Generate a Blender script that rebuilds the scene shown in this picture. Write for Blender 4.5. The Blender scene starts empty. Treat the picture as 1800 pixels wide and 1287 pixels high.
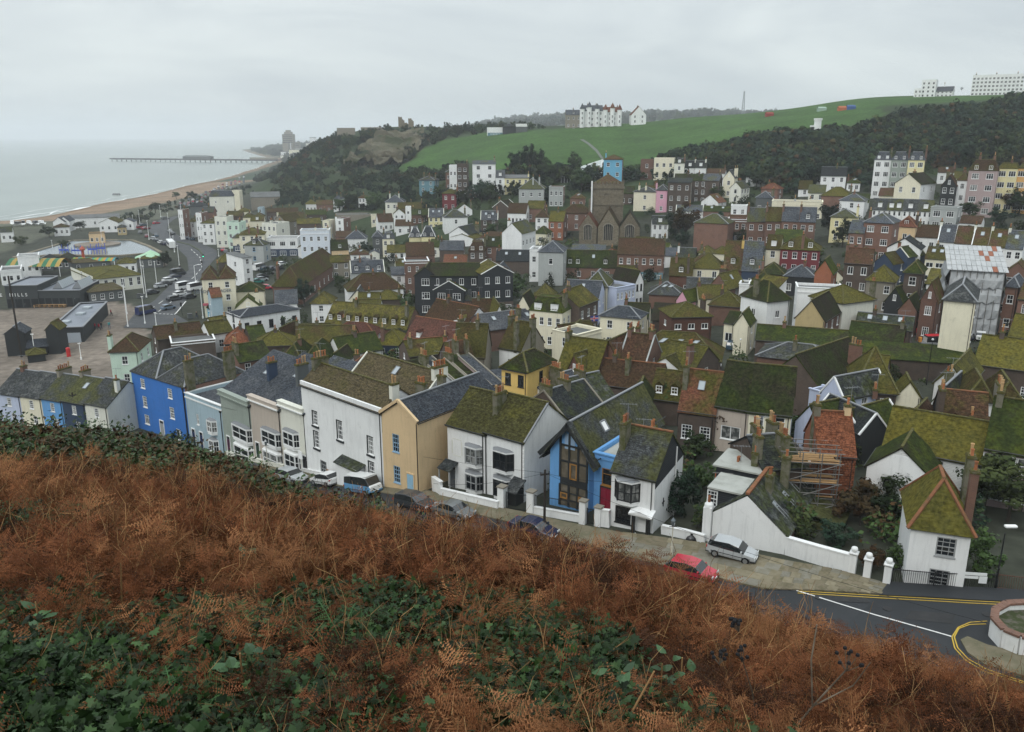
import bpy,math,random
import numpy as np
from mathutils import Vector,Matrix
R=math.radians
random.seed(7);NP=np.random.RandomState(7)
SC=bpy.context.scene
COL=SC.collection
# camera
F,CX,CY,HY,CAMZ=1450.0,900.0,643.5,237.0,50.0
PITCH=math.atan((CY-HY)/F)
cam=bpy.data.cameras.new('camera');camo=bpy.data.objects.new('camera',cam);COL.objects.link(camo)
camo.location=(0,0,CAMZ);camo.rotation_euler=(math.pi/2-PITCH,0,0)
cam.sensor_fit='HORIZONTAL';cam.sensor_width=36.0;cam.lens=F*36.0/1800.0
cam.clip_start=0.1;cam.clip_end=30000
SC.camera=camo
# sky, sun, exposure
SUN_EL,SUN_AZ=R(46),R(-150)
w=bpy.data.worlds.new('World');SC.world=w;w.use_nodes=True
nt=w.node_tree;nt.nodes.clear();nn=nt.nodes.new;lk=nt.links.new
sky=nn('ShaderNodeTexSky');sky.sky_type='NISHITA';sky.sun_disc=False
sky.sun_elevation=SUN_EL;sky.sun_rotation=SUN_AZ;sky.air_density=1.0;sky.dust_density=3.0
hsv=nn('ShaderNodeHueSaturation');hsv.inputs['Saturation'].default_value=0.25;hsv.inputs['Value'].default_value=0.6
lk(sky.outputs[0],hsv.inputs['Color'])
tc=nn('ShaderNodeTexCoord');sep=nn('ShaderNodeSeparateXYZ');lk(tc.outputs['Generated'],sep.inputs[0])
grad=nn('ShaderNodeValToRGB');lk(sep.outputs['Z'],grad.inputs[0])
ce=grad.color_ramp.elements
ce[0].position=0.0;ce[0].color=(6.5,7.1,7.15,1);ce[1].position=1.0;ce[1].color=(14.6,15.6,16.2,1)
e=ce.new(0.10);e.color=(6.5,7.1,7.25,1)
e=ce.new(0.22);e.color=(6.9,7.5,7.75,1)
mp=nn('ShaderNodeMapping');mp.inputs['Scale'].default_value=(1.5,1.5,6.5);lk(tc.outputs['Generated'],mp.inputs[0])
cn=nn('ShaderNodeTexNoise');cn.inputs['Scale'].default_value=1.5;cn.inputs['Detail'].default_value=5;cn.inputs['Roughness'].default_value=0.55;cn.inputs['Distortion'].default_value=0.6
lk(mp.outputs[0],cn.inputs['Vector'])
cr=nn('ShaderNodeValToRGB');lk(cn.outputs['Fac'],cr.inputs[0])
cr.color_ramp.elements[0].position=0.36;cr.color_ramp.elements[0].color=(0.86,0.88,0.91,1)
cr.color_ramp.elements[1].position=0.62;cr.color_ramp.elements[1].color=(1.12,1.12,1.11,1)
ml=nn('ShaderNodeMix');ml.data_type='RGBA';ml.blend_type='MULTIPLY';ml.inputs[0].default_value=1
lk(grad.outputs[0],ml.inputs[6]);lk(cr.outputs[0],ml.inputs[7])
mx=nn('ShaderNodeMix');mx.data_type='RGBA';mx.inputs[0].default_value=0.9
lk(hsv.outputs[0],mx.inputs[6]);lk(ml.outputs[2],mx.inputs[7])
bg=nn('ShaderNodeBackground');bg.inputs['Strength'].default_value=0.1;lk(mx.outputs[2],bg.inputs['Color'])
wo=nn('ShaderNodeOutputWorld');lk(bg.outputs[0],wo.inputs[0])
sl=bpy.data.lights.new('sun','SUN');sl.energy=1.1;sl.angle=R(25);sl.color=(1.0,0.97,0.92)
so=bpy.data.objects.new('sun',sl);COL.objects.link(so);so.location=(0,0,300)
sd=Vector((math.sin(SUN_AZ)*math.cos(SUN_EL),math.cos(SUN_AZ)*math.cos(SUN_EL),math.sin(SUN_EL)))
so.rotation_euler=sd.to_track_quat('Z','Y').to_euler()
vs=SC.view_settings;vs.view_transform='Standard';vs.look='None';vs.gamma=1.0;vs.use_curve_mapping=False;vs.exposure=0.2
cy=SC.cycles;cy.use_denoising=True;cy.max_bounces=5;cy.diffuse_bounces=3;cy.glossy_bounces=2;cy.transmission_bounces=2
cy.volume_bounces=1;cy.transparent_max_bounces=6;cy.caustics_reflective=False;cy.caustics_refractive=False
HAZE_D=.00021
# pixel -> world
FRM={'F1':(0,180,3),'F2':(600,130,3),'F3':(1200,120,3),'F4':(300,480,3.6),'F5':(700,480,3.6),'F6':(1100,480,2.571),'N1':(0,520,3),'N2':(400,560,3.6),'N3':(760,600,3.333),'N4':(1150,700,2.768),'B1':(0,370,4.95),'G2':(200,360,5.987),'G3':(480,340,5.987),'G4':(300,280,5.987),'H5':(1380,230,4.286),'H6':(1180,420,5.597),'H7':(1480,420,5.597),'L1':(0,480,8.045),'L2':(340,460,11.7),'K3':(1160,690,5.294),'K4':(1480,620,5.597),'K5':(980,380,6.773),'J1':(1180,220,5.625),'J2':(960,240,6.435),'J3':(720,260,6.773),'J4':(720,540,6.429),'J5':(940,600,6.429),'J6':(380,560,5.294),'T0':(0,0,1),'C8':(460,170,6.0),'N6':(900,850,2.0),'N5':(0,720,2.0)}
def px(fr,x,y):
 a=FRM[fr];return a[0]+x/a[2],a[1]+y/a[2]
def ray(u,v):
 dx,dy=(u-CX)/F,(v-CY)/F
 c,s=math.cos(PITCH),math.sin(PITCH)
 return np.array([dx,c-dy*s,-s-dy*c])
def proj(p):
 c,s=math.cos(PITCH),math.sin(PITCH)
 x,y,z=p[0],p[1],p[2]-CAMZ
 zc=y*c-z*s
 return CX+F*x/zc,CY+F*(-z*c-y*s)/zc,zc
# terrain: drop below the eye per sight column
TAB={-900:[(0,42),(120,45),(380,46),(430,50),(470,54),(560,58),(3000,60)],-300:[(0,42),(115,45),(400,45.8),(455,50),(500,54),(600,58),(3000,60)],0:[(0,42),(100,43.5),(118,44.3),(160,45),(440,45.5),(465,46.5),(500,50),(530,53),(600,57),(3000,60)],200:[(0,41),(100,42.5),(114,43.2),(160,44.6),(520,45.5),(560,46.6),(655,50),(720,53),(820,57),(3000,60)],330:[(0,40),(100,42),(112,42.8),(160,44.3),(300,45),(600,45.5),(700,46.6),(870,50),(960,53),(1100,57),(3000,60)],420:[(0,39),(95,40),(110,41.2),(160,43.5),(300,44.5),(600,45),(800,46.2),(1150,50),(1300,53),(1600,56),(3000,58)],470:[(0,38),(92,39.5),(160,43),(300,44),(540,44),(600,41),(650,38),(700,40),(780,45),(900,46),(1500,49),(1750,51),(2400,46),(3000,40)],560:[(0,36.5),(88,38),(110,39.6),(160,42.5),(300,43.4),(400,41.5),(460,35),(500,29),(560,17),(640,5),(700,6),(780,24),(860,44),(1000,46),(1800,48),(2300,40),(3000,22)],640:[(0,35.5),(82,36.2),(110,39),(170,42),(320,42.5),(390,38),(430,32),(520,22),(580,8),(650,-5),(720,-5),(800,12),(900,30),(3000,10)],720:[(0,34.8),(75,35.2),(100,37.5),(170,41),(290,41.6),(340,38),(390,31),(430,27),(500,20),(590,4),(650,-7),(710,-9),(800,4),(1000,16),(3000,0)],800:[(0,34.5),(75,35),(100,37.2),(170,40.8),(280,40),(320,34.5),(360,26),(400,22),(480,14),(560,4),(640,-6),(720,-6),(900,8),(3000,-10)],900:[(0,34),(65,34),(75,34.5),(110,37.5),(160,40.3),(250,38.5),(300,32.5),(340,24),(380,17.5),(430,12),(500,4),(570,-4),(640,-6),(720,-4),(1000,14),(1500,-5),(3000,-60)],1100:[(0,33.3),(62,33.3),(75,34.3),(110,37),(160,39),(200,38.2),(250,37.2),(285,34.2),(320,26),(350,18.5),(400,14),(480,4),(540,-7),(610,-9),(800,2),(1300,-10),(2000,-40),(3000,-60)],1300:[(0,32.6),(60,32.9),(75,34),(100,35.3),(145,36.2),(200,35),(250,31),(290,25),(330,17.3),(370,10.5),(430,-1),(500,-9),(570,-13),(650,-13),(800,-2),(1300,-10),(2000,-45),(3000,-60)],1500:[(0,32.2),(55,32.4),(70,33.4),(100,35),(130,35.6),(160,35),(200,31),(240,26),(290,20),(330,14),(370,4),(420,-9),(480,-19),(530,-22),(650,-22),(900,-12),(2000,-30),(3000,-40)],1800:[(0,31.8),(52,31.8),(70,33),(100,34.6),(120,35),(150,34),(180,31),(215,27),(250,20),(290,12),(330,3),(380,-9),(430,-19),(475,-22.5),(540,-22.5),(700,-22),(3000,-30)],2700:[(0,31),(50,31),(100,34),(150,33),(180,30),(215,26),(250,19),(290,11),(330,2),(380,-10),(430,-20),(475,-23),(540,-23),(700,-22),(3000,-30)]}
HILL={-900:(.40,34),0:(.413,33),300:(.434,31),430:(.476,25),560:(.510,19),700:(.528,17),900:(.555,16),1100:(.596,15),1250:(.638,14),1450:(.700,13),1600:(.735,12),1800:(.795,11),2700:(.92,9)}
def ucol(u):return(u-900.0)/F*0.99
S_AX=np.linspace(-1.7,1.7,221);L0,L1=math.log(2.0),math.log(3000.0)
Y_AX=np.exp(np.linspace(L0,L1,420))
cols=sorted(TAB);cs=np.array([ucol(u)for u in cols])
GR=np.array([np.interp(Y_AX,[p[0]for p in TAB[u]],[p[1]for p in TAB[u]])for u in cols])
GR=np.array([[0]*0 or np.interp(S_AX,cs,GR[:,j])for j in range(len(Y_AX))]).T
def blur(a,ax,n):
 for _ in range(n):
  b=np.concatenate([np.take(a,[0],ax),a,np.take(a,[-1],ax)],ax)
  i0=[slice(None)]*2;i1=[slice(None)]*2;i2=[slice(None)]*2
  i0[ax]=slice(0,-2);i1[ax]=slice(1,-1);i2[ax]=slice(2,None)
  a=b[tuple(i0)]*.25+b[tuple(i1)]*.5+b[tuple(i2)]*.25
 return a
GR=blur(blur(GR,1,10),0,6)
hc=sorted(HILL);hs_=np.array([ucol(u)for u in hc]);HTAN=np.array([HILL[u][0]for u in hc]);HLIP=np.array([HILL[u][1]for u in hc])
def hill_drop(s,Y):
 T=np.interp(s,hs_,HTAN);L=np.interp(s,hs_,HLIP)
 c_in=2.3/L**2
 c=np.where(Y<L,c_in,np.where(s<-.3,.0035,.012))
 return T*Y+c*(Y-L)**2
def ground_np(X,Y):
 X=np.asarray(X,float);Y=np.asarray(Y,float)
 Yc=np.maximum(Y,2.0);s=np.clip(X/np.maximum(Yc,5.0),-1.69,1.69)
 fs=(s-S_AX[0])/(S_AX[1]-S_AX[0]);i=np.clip(fs.astype(int),0,len(S_AX)-2);fs=fs-i
 fy=(np.log(np.minimum(Yc,2999))-L0)/(L1-L0)*(len(Y_AX)-1);j=np.clip(fy.astype(int),0,len(Y_AX)-2);fy=fy-j
 D=(GR[i,j]*(1-fs)+GR[i+1,j]*fs)*(1-fy)+(GR[i,j+1]*(1-fs)+GR[i+1,j+1]*fs)*fy
 dh=hill_drop(s,np.maximum(Y,0.0))
 k=1.2;h=np.clip(.5+.5*(D-dh)/k,0,1)
 return CAMZ-(D*(1-h)+dh*h-k*h*(1-h))
def gz(x,y):return float(ground_np(x,y))
_st=38.0*np.exp(np.linspace(0,math.log(2900/38.0),760))
_sn=2.2*np.exp(np.linspace(0,math.log(120/2.2),500))
def hit(u,v,h=0.0,near=False):
 """world point where the sight line through a photo pixel meets the ground raised by h"""
 d=ray(u,v);d=d/d[1]
 Y=_sn if near else _st
 df=CAMZ+d[2]*Y-(ground_np(d[0]*Y,Y)+h)
 k=np.where((df[1:]<=0)&(df[:-1]>0))[0]+1
 if len(k)==0:y=Y[-1]if d[2]>0 else min(Y[-1],(CAMZ-h)/max(1e-6,-d[2]))
 else:
  a,b=k[0]-1,k[0];y=Y[a]+(Y[b]-Y[a])*df[a]/(df[a]-df[b])
 return Vector((d[0]*y,y,CAMZ+d[2]*y))
def on_z(u,v,z):
 d=ray(u,v);t=(z-CAMZ)/d[2];return Vector((d[0]*t,d[1]*t,z))
def at_y(u,v,y):
 d=ray(u,v);d=d/d[1];return Vector((d[0]*y,y,CAMZ+d[2]*y))
# mesh helpers
ORD='first second third fourth fifth sixth seventh eighth ninth tenth eleventh twelfth thirteenth fourteenth fifteenth sixteenth seventeenth eighteenth nineteenth twentieth twenty-first twenty-second twenty-third twenty-fourth twenty-fifth twenty-sixth'.split()
class M:
 def __init__(s):s.v=[];s.f=[];s.m=[]
 def quad(s,*p,mat=0):
  n=len(s.v);s.v+=[tuple(q)for q in p];s.f.append(tuple(range(n,n+len(p))));s.m.append(mat)
 def box(s,x0,x1,y0,y1,z0,z1,mat=0,bottom=True):
  n=len(s.v)
  s.v+=[(x0,y0,z0),(x1,y0,z0),(x1,y1,z0),(x0,y1,z0),(x0,y0,z1),(x1,y0,z1),(x1,y1,z1),(x0,y1,z1)]
  fs=[(0,1,5,4),(1,2,6,5),(2,3,7,6),(3,0,4,7),(4,5,6,7)]+([(3,2,1,0)]if bottom else[])
  for f in fs:s.f.append(tuple(n+i for i in f));s.m.append(mat)
 def obox(s,a,b,w,t,mat=0,up=(0,0,1)):
  """bar from a to b, width w sideways, thickness t along up"""
  a,b=Vector(a),Vector(b);d=(b-a);sd_=d.cross(Vector(up))
  if sd_.length<1e-6:sd_=d.cross(Vector((1,0,0)))
  sd_=sd_.normalized()*w*.5;u_=sd_.cross(d).normalized()*t*.5;n=len(s.v)
  for p in(a,b):s.v+=[tuple(p-sd_-u_),tuple(p+sd_-u_),tuple(p+sd_+u_),tuple(p-sd_+u_)]
  for f in((3,2,1,0),(4,5,6,7),(0,1,5,4),(1,2,6,5),(2,3,7,6),(3,0,4,7)):s.f.append(tuple(n+i for i in f));s.m.append(mat)
 def cyl(s,a,b,r0,r1=None,n=8,mat=0,caps=True):
  r1=r0 if r1 is None else r1
  a,b=Vector(a),Vector(b);d=(b-a).normalized()
  x=d.cross(Vector((0,0,1)));x=Vector((1,0,0))if x.length<1e-4 else x.normalized()
  y=d.cross(x);k=len(s.v)
  for p,r in((a,r0),(b,r1)):
   for i in range(n):
    t=2*math.pi*i/n;s.v.append(tuple(p+x*(r*math.cos(t))+y*(r*math.sin(t))))
  for i in range(n):
   j=(i+1)%n;s.f.append((k+i,k+j,k+n+j,k+n+i));s.m.append(mat)
  if caps:s.f.append(tuple(k+i for i in range(n))[::-1]);s.m.append(mat);s.f.append(tuple(k+n+i for i in range(n)));s.m.append(mat)
 def lathe(s,prof,c=(0,0,0),n=12,mat=0):
  k=len(s.v)
  for r,z in prof:
   for i in range(n):
    t=2*math.pi*i/n;s.v.append((c[0]+r*math.cos(t),c[1]+r*math.sin(t),c[2]+z))
  for a in range(len(prof)-1):
   for i in range(n):
    j=(i+1)%n;s.f.append((k+a*n+i,k+a*n+j,k+(a+1)*n+j,k+(a+1)*n+i));s.m.append(mat)
 def prism(s,pts,z0,z1,mat=0,mtop=None):
  n=len(pts);k=len(s.v)
  s.v+=[(p[0],p[1],z0)for p in pts]+[(p[0],p[1],z1)for p in pts]
  for i in range(n):
   j=(i+1)%n;s.f.append((k+i,k+j,k+n+j,k+n+i));s.m.append(mat)
  s.f.append(tuple(k+n+i for i in range(n)));s.m.append(mat if mtop is None else mtop)
  s.f.append(tuple(k+i for i in range(n))[::-1]);s.m.append(mat)
 def mesh(s,name,mats,smooth=False):
  me=bpy.data.meshes.new(name);me.from_pydata(s.v,[],s.f)
  for m in mats:me.materials.append(m)
  if len(mats)>1:me.polygons.foreach_set('material_index',s.m)
  if smooth:me.polygons.foreach_set('use_smooth',[True]*len(me.polygons))
  uvmap(me);return me
 def build(s,name,mats,parent=None,smooth=False,loc=None,rz=None):
  if not isinstance(mats,(list,tuple)):mats=[mats]
  return link(name,s.mesh(name,mats,smooth),parent,loc,rz)
def uvmap(me):
 if not me.polygons:return
 nl=len(me.loops);n=len(me.polygons);nv=len(me.vertices)
 co=np.empty(nv*3);me.vertices.foreach_get('co',co);co=co.reshape(-1,3)
 vi=np.empty(nl,int);me.loops.foreach_get('vertex_index',vi)
 no=np.empty(n*3);me.polygons.foreach_get('normal',no);no=no.reshape(-1,3)
 lt=np.empty(n,int);me.polygons.foreach_get('loop_total',lt)
 N=np.repeat(no,lt,0);P=co[vi]
 flat=np.abs(N[:,2])>.97
 T=np.stack([-N[:,1],N[:,0],np.zeros(nl)],1);T[flat]=(1,0,0)
 T/=np.maximum(np.linalg.norm(T,axis=1,keepdims=True),1e-6)
 B=np.cross(N,T)
 uv=np.stack([(P*T).sum(1),(P*B).sum(1)],1)
 me.uv_layers.new(name='UVMap').data.foreach_set('uv',uv.ravel())
def link(name,me,parent=None,loc=None,rz=None):
 o=bpy.data.objects.new(name,me);COL.objects.link(o)
 if parent is not None:o.parent=parent
 if loc is not None:o.location=loc
 if rz is not None:o.rotation_euler=(0,0,rz)
 return o
def tag(o,label=None,cat=None,group=None,kind=None):
 if label:o['label']=label
 if cat:o['category']=cat
 if group:o['group']=group
 if kind:o['kind']=kind
 return o
def thing(name,label,cat,loc=(0,0,0),rz=0.0,group=None):
 o=bpy.data.objects.new(name,None);COL.objects.link(o);o.location=loc;o.rotation_euler=(0,0,rz);o.empty_display_size=.3
 return tag(o,label,cat,group)
KIDS={}
def dup(root,loc,rz,label=None,group=None,mats=None):
 r=root.copy();COL.objects.link(r);r.location=loc;r.rotation_euler=(0,0,rz)
 if label:r['label']=label
 if group:r['group']=group
 if root.name not in KIDS:KIDS[root.name]=[(c,list(c.children))for c in root.children]
 for ch,sub in KIDS[root.name]:
  c=ch.copy();COL.objects.link(c);c.parent=r
  for g in sub:
   d=g.copy();COL.objects.link(d);d.parent=c
 return r
# materials
MATS={}
def mat(name,rgb,rough=.8,spec=.3,noise=None,bump=0.0,bscale=8.0,metal=0.0,rnd=0.0,emit=0.0,coord='Object',streak=0.0):
 """noise: list of (scale, rgb, lo, hi, detail) layers mixed over the base colour"""
 if name in MATS:return MATS[name]
 m=bpy.data.materials.new(name);m.use_nodes=True;t=m.node_tree;N=t.nodes;L=t.links.new
 b=N['Principled BSDF'];b.inputs['Roughness'].default_value=rough;b.inputs['Specular IOR Level'].default_value=spec;b.inputs['Metallic'].default_value=metal
 b.inputs['Base Color'].default_value=(*rgb,1)
 co=N.new('ShaderNodeTexCoord');oi=N.new('ShaderNodeObjectInfo')
 vec=N.new('ShaderNodeVectorMath');vec.operation='MULTIPLY_ADD';L(oi.outputs['Random'],vec.inputs[0]);vec.inputs[1].default_value=(37,91,53);L(co.outputs[coord],vec.inputs[2])
 cur=None
 for(sc,c,lo,hi,det)in(noise or[]):
  n=N.new('ShaderNodeTexNoise');n.inputs['Scale'].default_value=sc;n.inputs['Detail'].default_value=det;n.inputs['Roughness'].default_value=.6;L(vec.outputs[0],n.inputs['Vector'])
  mr=N.new('ShaderNodeMapRange');mr.inputs[1].default_value=lo;mr.inputs[2].default_value=hi;L(n.outputs['Fac'],mr.inputs[0])
  x=N.new('ShaderNodeMix');x.data_type='RGBA';L(mr.outputs[0],x.inputs[0]);x.inputs[7].default_value=(*c,1)
  if cur is None:x.inputs[6].default_value=(*rgb,1)
  else:L(cur,x.inputs[6])
  cur=x.outputs[2]
 if streak:
  mp_=N.new('ShaderNodeMapping');mp_.inputs['Scale'].default_value=(2.2,2.2,.22);L(vec.outputs[0],mp_.inputs[0]);n=N.new('ShaderNodeTexNoise');n.inputs['Scale'].default_value=1.3;n.inputs['Detail'].default_value=5;n.inputs['Roughness'].default_value=.7;L(mp_.outputs[0],n.inputs['Vector'])
  mr=N.new('ShaderNodeMapRange');mr.inputs[1].default_value=.5;mr.inputs[2].default_value=.8;mr.inputs[4].default_value=streak;L(n.outputs['Fac'],mr.inputs[0])
  x=N.new('ShaderNodeMix');x.data_type='RGBA';L(mr.outputs[0],x.inputs[0]);L(cur,x.inputs[6]);x.inputs[7].default_value=tuple(k*.42+.02 for k in rgb)+(1,);cur=x.outputs[2]
 if rnd:
  h=N.new('ShaderNodeHueSaturation');mr=N.new('ShaderNodeMapRange');mr.inputs[3].default_value=1-rnd;mr.inputs[4].default_value=1+rnd;L(oi.outputs['Random'],mr.inputs[0]);L(mr.outputs[0],h.inputs['Value'])
  if cur is None:h.inputs['Color'].default_value=(*rgb,1)
  else:L(cur,h.inputs['Color'])
  cur=h.outputs[0]
 if cur is not None:L(cur,b.inputs['Base Color'])
 if bump:
  n=N.new('ShaderNodeTexNoise');n.inputs['Scale'].default_value=bscale;n.inputs['Detail'].default_value=4;L(vec.outputs[0],n.inputs['Vector'])
  bp=N.new('ShaderNodeBump');bp.inputs['Strength'].default_value=bump;bp.inputs['Distance'].default_value=.05;L(n.outputs['Fac'],bp.inputs['Height']);L(bp.outputs[0],b.inputs['Normal'])
 if emit:b.inputs['Emission Color'].default_value=(*rgb,1);b.inputs['Emission Strength'].default_value=emit
 MATS[name]=m;return m
def brickmat(name,c1,c2,mortar,bw,bh,ms,noise=None,rough=.85,off=.5,bump=.4,spec=.25,rv=0.0):
 """courses of brick, tile or slate in metres on the UV map, with soft noise layers over them"""
 if name in MATS:return MATS[name]
 m=mat(name,c1,rough,spec);t=m.node_tree;N=t.nodes;L=t.links.new;b=N['Principled BSDF']
 uv=N.new('ShaderNodeUVMap');br=N.new('ShaderNodeTexBrick');br.offset=off
 br.inputs['Color1'].default_value=(*c1,1);br.inputs['Color2'].default_value=(*c2,1);br.inputs['Mortar'].default_value=(*mortar,1)
 br.inputs['Scale'].default_value=1;br.inputs['Brick Width'].default_value=bw;br.inputs['Row Height'].default_value=bh;br.inputs['Mortar Size'].default_value=ms;br.inputs['Mortar Smooth'].default_value=.3
 L(uv.outputs[0],br.inputs['Vector']);cur=br.outputs['Color']
 co=N.new('ShaderNodeTexCoord');oi=N.new('ShaderNodeObjectInfo')
 vec=N.new('ShaderNodeVectorMath');vec.operation='MULTIPLY_ADD';L(oi.outputs['Random'],vec.inputs[0]);vec.inputs[1].default_value=(37,91,53);L(co.outputs['Object'],vec.inputs[2])
 for(sc,c,lo,hi,det)in(noise or[]):
  n=N.new('ShaderNodeTexNoise');n.inputs['Scale'].default_value=sc;n.inputs['Detail'].default_value=det;n.inputs['Roughness'].default_value=.62;L(vec.outputs[0],n.inputs['Vector'])
  sh=N.new('ShaderNodeMath');sh.operation='MULTIPLY_ADD';sh.inputs[1].default_value=rv*(1 if len(MATS)+int(sc*100)&1 else-1);L(oi.outputs['Random'],sh.inputs[0]);L(n.outputs['Fac'],sh.inputs[2])
  mr=N.new('ShaderNodeMapRange');mr.inputs[1].default_value=lo+rv*(.5 if sh.inputs[1].default_value>0 else-.5);mr.inputs[2].default_value=hi+rv*(.5 if sh.inputs[1].default_value>0 else-.5);L(sh.outputs[0],mr.inputs[0])
  x=N.new('ShaderNodeMix');x.data_type='RGBA';L(mr.outputs[0],x.inputs[0]);x.inputs[7].default_value=(*c,1);L(cur,x.inputs[6]);cur=x.outputs[2]
 if rv:
  n=N.new('ShaderNodeTexNoise');n.inputs['Scale'].default_value=3.2;n.inputs['Detail'].default_value=3;L(vec.outputs[0],n.inputs['Vector'])
  mr=N.new('ShaderNodeMapRange');mr.inputs[1].default_value=.3;mr.inputs[2].default_value=.7;mr.inputs[3].default_value=.55;mr.inputs[4].default_value=1.5;L(n.outputs['Fac'],mr.inputs[0])
  x=N.new('ShaderNodeMix');x.data_type='RGBA';x.blend_type='MULTIPLY';x.inputs[0].default_value=1;L(cur,x.inputs[6]);L(mr.outputs[0],x.inputs[7]);cur=x.outputs[2]
 h=N.new('ShaderNodeHueSaturation');mr=N.new('ShaderNodeMapRange');mr.inputs[3].default_value=.78;mr.inputs[4].default_value=1.18;L(oi.outputs['Random'],mr.inputs[0]);L(mr.outputs[0],h.inputs['Value']);L(cur,h.inputs['Color'])
 L(h.outputs[0],b.inputs['Base Color'])
 bp=N.new('ShaderNodeBump');bp.invert=True;bp.inputs['Strength'].default_value=bump;bp.inputs['Distance'].default_value=.03;L(br.outputs['Fac'],bp.inputs['Height']);L(bp.outputs[0],b.inputs['Normal'])
 return m
def stucco(name,rgb,stain=None,rough=.75):
 st=stain or tuple(c*.62 for c in rgb)
 return mat(name,rgb,rough,.3,[(.35,tuple(c*.9 for c in rgb),.45,.75,4),(1.3,st,.6,.95,6)],bump=.12,bscale=14,streak=.42)
W={'white':stucco('white_render',(.74,.75,.74),(.5,.52,.5)),'cream':stucco('cream_render',(.70,.66,.51)),'pale':stucco('pale_render',(.66,.66,.58)),'blue':stucco('royal_blue_paint',(.035,.155,.47)),'skyblue':stucco('sky_blue_paint',(.13,.32,.60)),'ltblue':stucco('pale_blue_paint',(.32,.42,.47)),'lilac':stucco('lilac_paint',(.46,.51,.64)),'sage':stucco('sage_paint',(.27,.31,.27)),'beige':stucco('beige_paint',(.45,.39,.33)),'peach':stucco('peach_paint',(.62,.46,.27)),'yellow':stucco('yellow_paint',(.66,.46,.15)),'lemon':stucco('lemon_paint',(.68,.62,.36)),'mint':stucco('mint_paint',(.52,.66,.55)),'powder':stucco('powder_white_paint',(.62,.67,.73)),'pink':stucco('pink_paint',(.56,.33,.30)),'rose':stucco('rose_paint',(.62,.33,.42)),'mauve':stucco('mauve_paint',(.36,.28,.27)),'grey':stucco('grey_render',(.36,.38,.37)),'dgrey':stucco('dark_grey_paint',(.09,.10,.10)),'tan':stucco('tan_render',(.42,.33,.17)),'teal':stucco('teal_paint',(.11,.22,.26)),'azure':stucco('azure_paint',(.13,.36,.52)),'navy':stucco('navy_paint',(.03,.05,.09)),'maroon':stucco('maroon_paint',(.15,.025,.03)),'black':stucco('black_boarding',(.018,.021,.022),(.03,.035,.03)),'stone':stucco('grey_stone',(.22,.2,.16),(.12,.11,.08)),'orange':stucco('orange_paint',(.62,.36,.13)),'brick':brickmat('red_brick',(.195,.085,.055),(.145,.068,.047),(.17,.14,.115),.23,.075,.012,[(.5,(.10,.06,.045),.5,.85,4)]),'dbrick':brickmat('dark_brown_brick',(.1,.068,.05),(.075,.053,.041),(.09,.08,.07),.23,.075,.012,[(.5,(.05,.04,.032),.5,.85,4)]),'obrick':brickmat('orange_brick',(.30,.085,.035),(.24,.07,.03),(.24,.15,.1),.23,.075,.012,[(.5,(.16,.06,.03),.55,.9,4)]),'rubble':brickmat('rubble_stone',(.2,.165,.11),(.12,.1,.068),(.15,.135,.1),.45,.25,.03,[(1.2,(.08,.07,.05),.45,.8,5)]),'boards':brickmat('dark_weatherboard',(.035,.04,.045),(.028,.032,.037),(.008,.01,.01),3.5,.18,.02),'wboards':brickmat('white_weatherboard',(.7,.71,.69),(.66,.67,.66),(.34,.35,.34),6.0,.15,.012),'hung':brickmat('hung_tile',(.13,.055,.035),(.09,.042,.03),(.05,.03,.022),.17,.11,.01,[(.6,(.07,.04,.028),.5,.8,4)]),}
MO,MO2,MO3=(.056,.054,.014),(.1,.088,.02),(.025,.035,.01)
def roofm(name,c1,c2,ml_,bw=.28,bh=.22):
 return brickmat(name,c1,c2,tuple(c*.35 for c in c1),bw,bh,.022,ml_,rough=.92,bump=.7,spec=.05,rv=.3)
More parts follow.
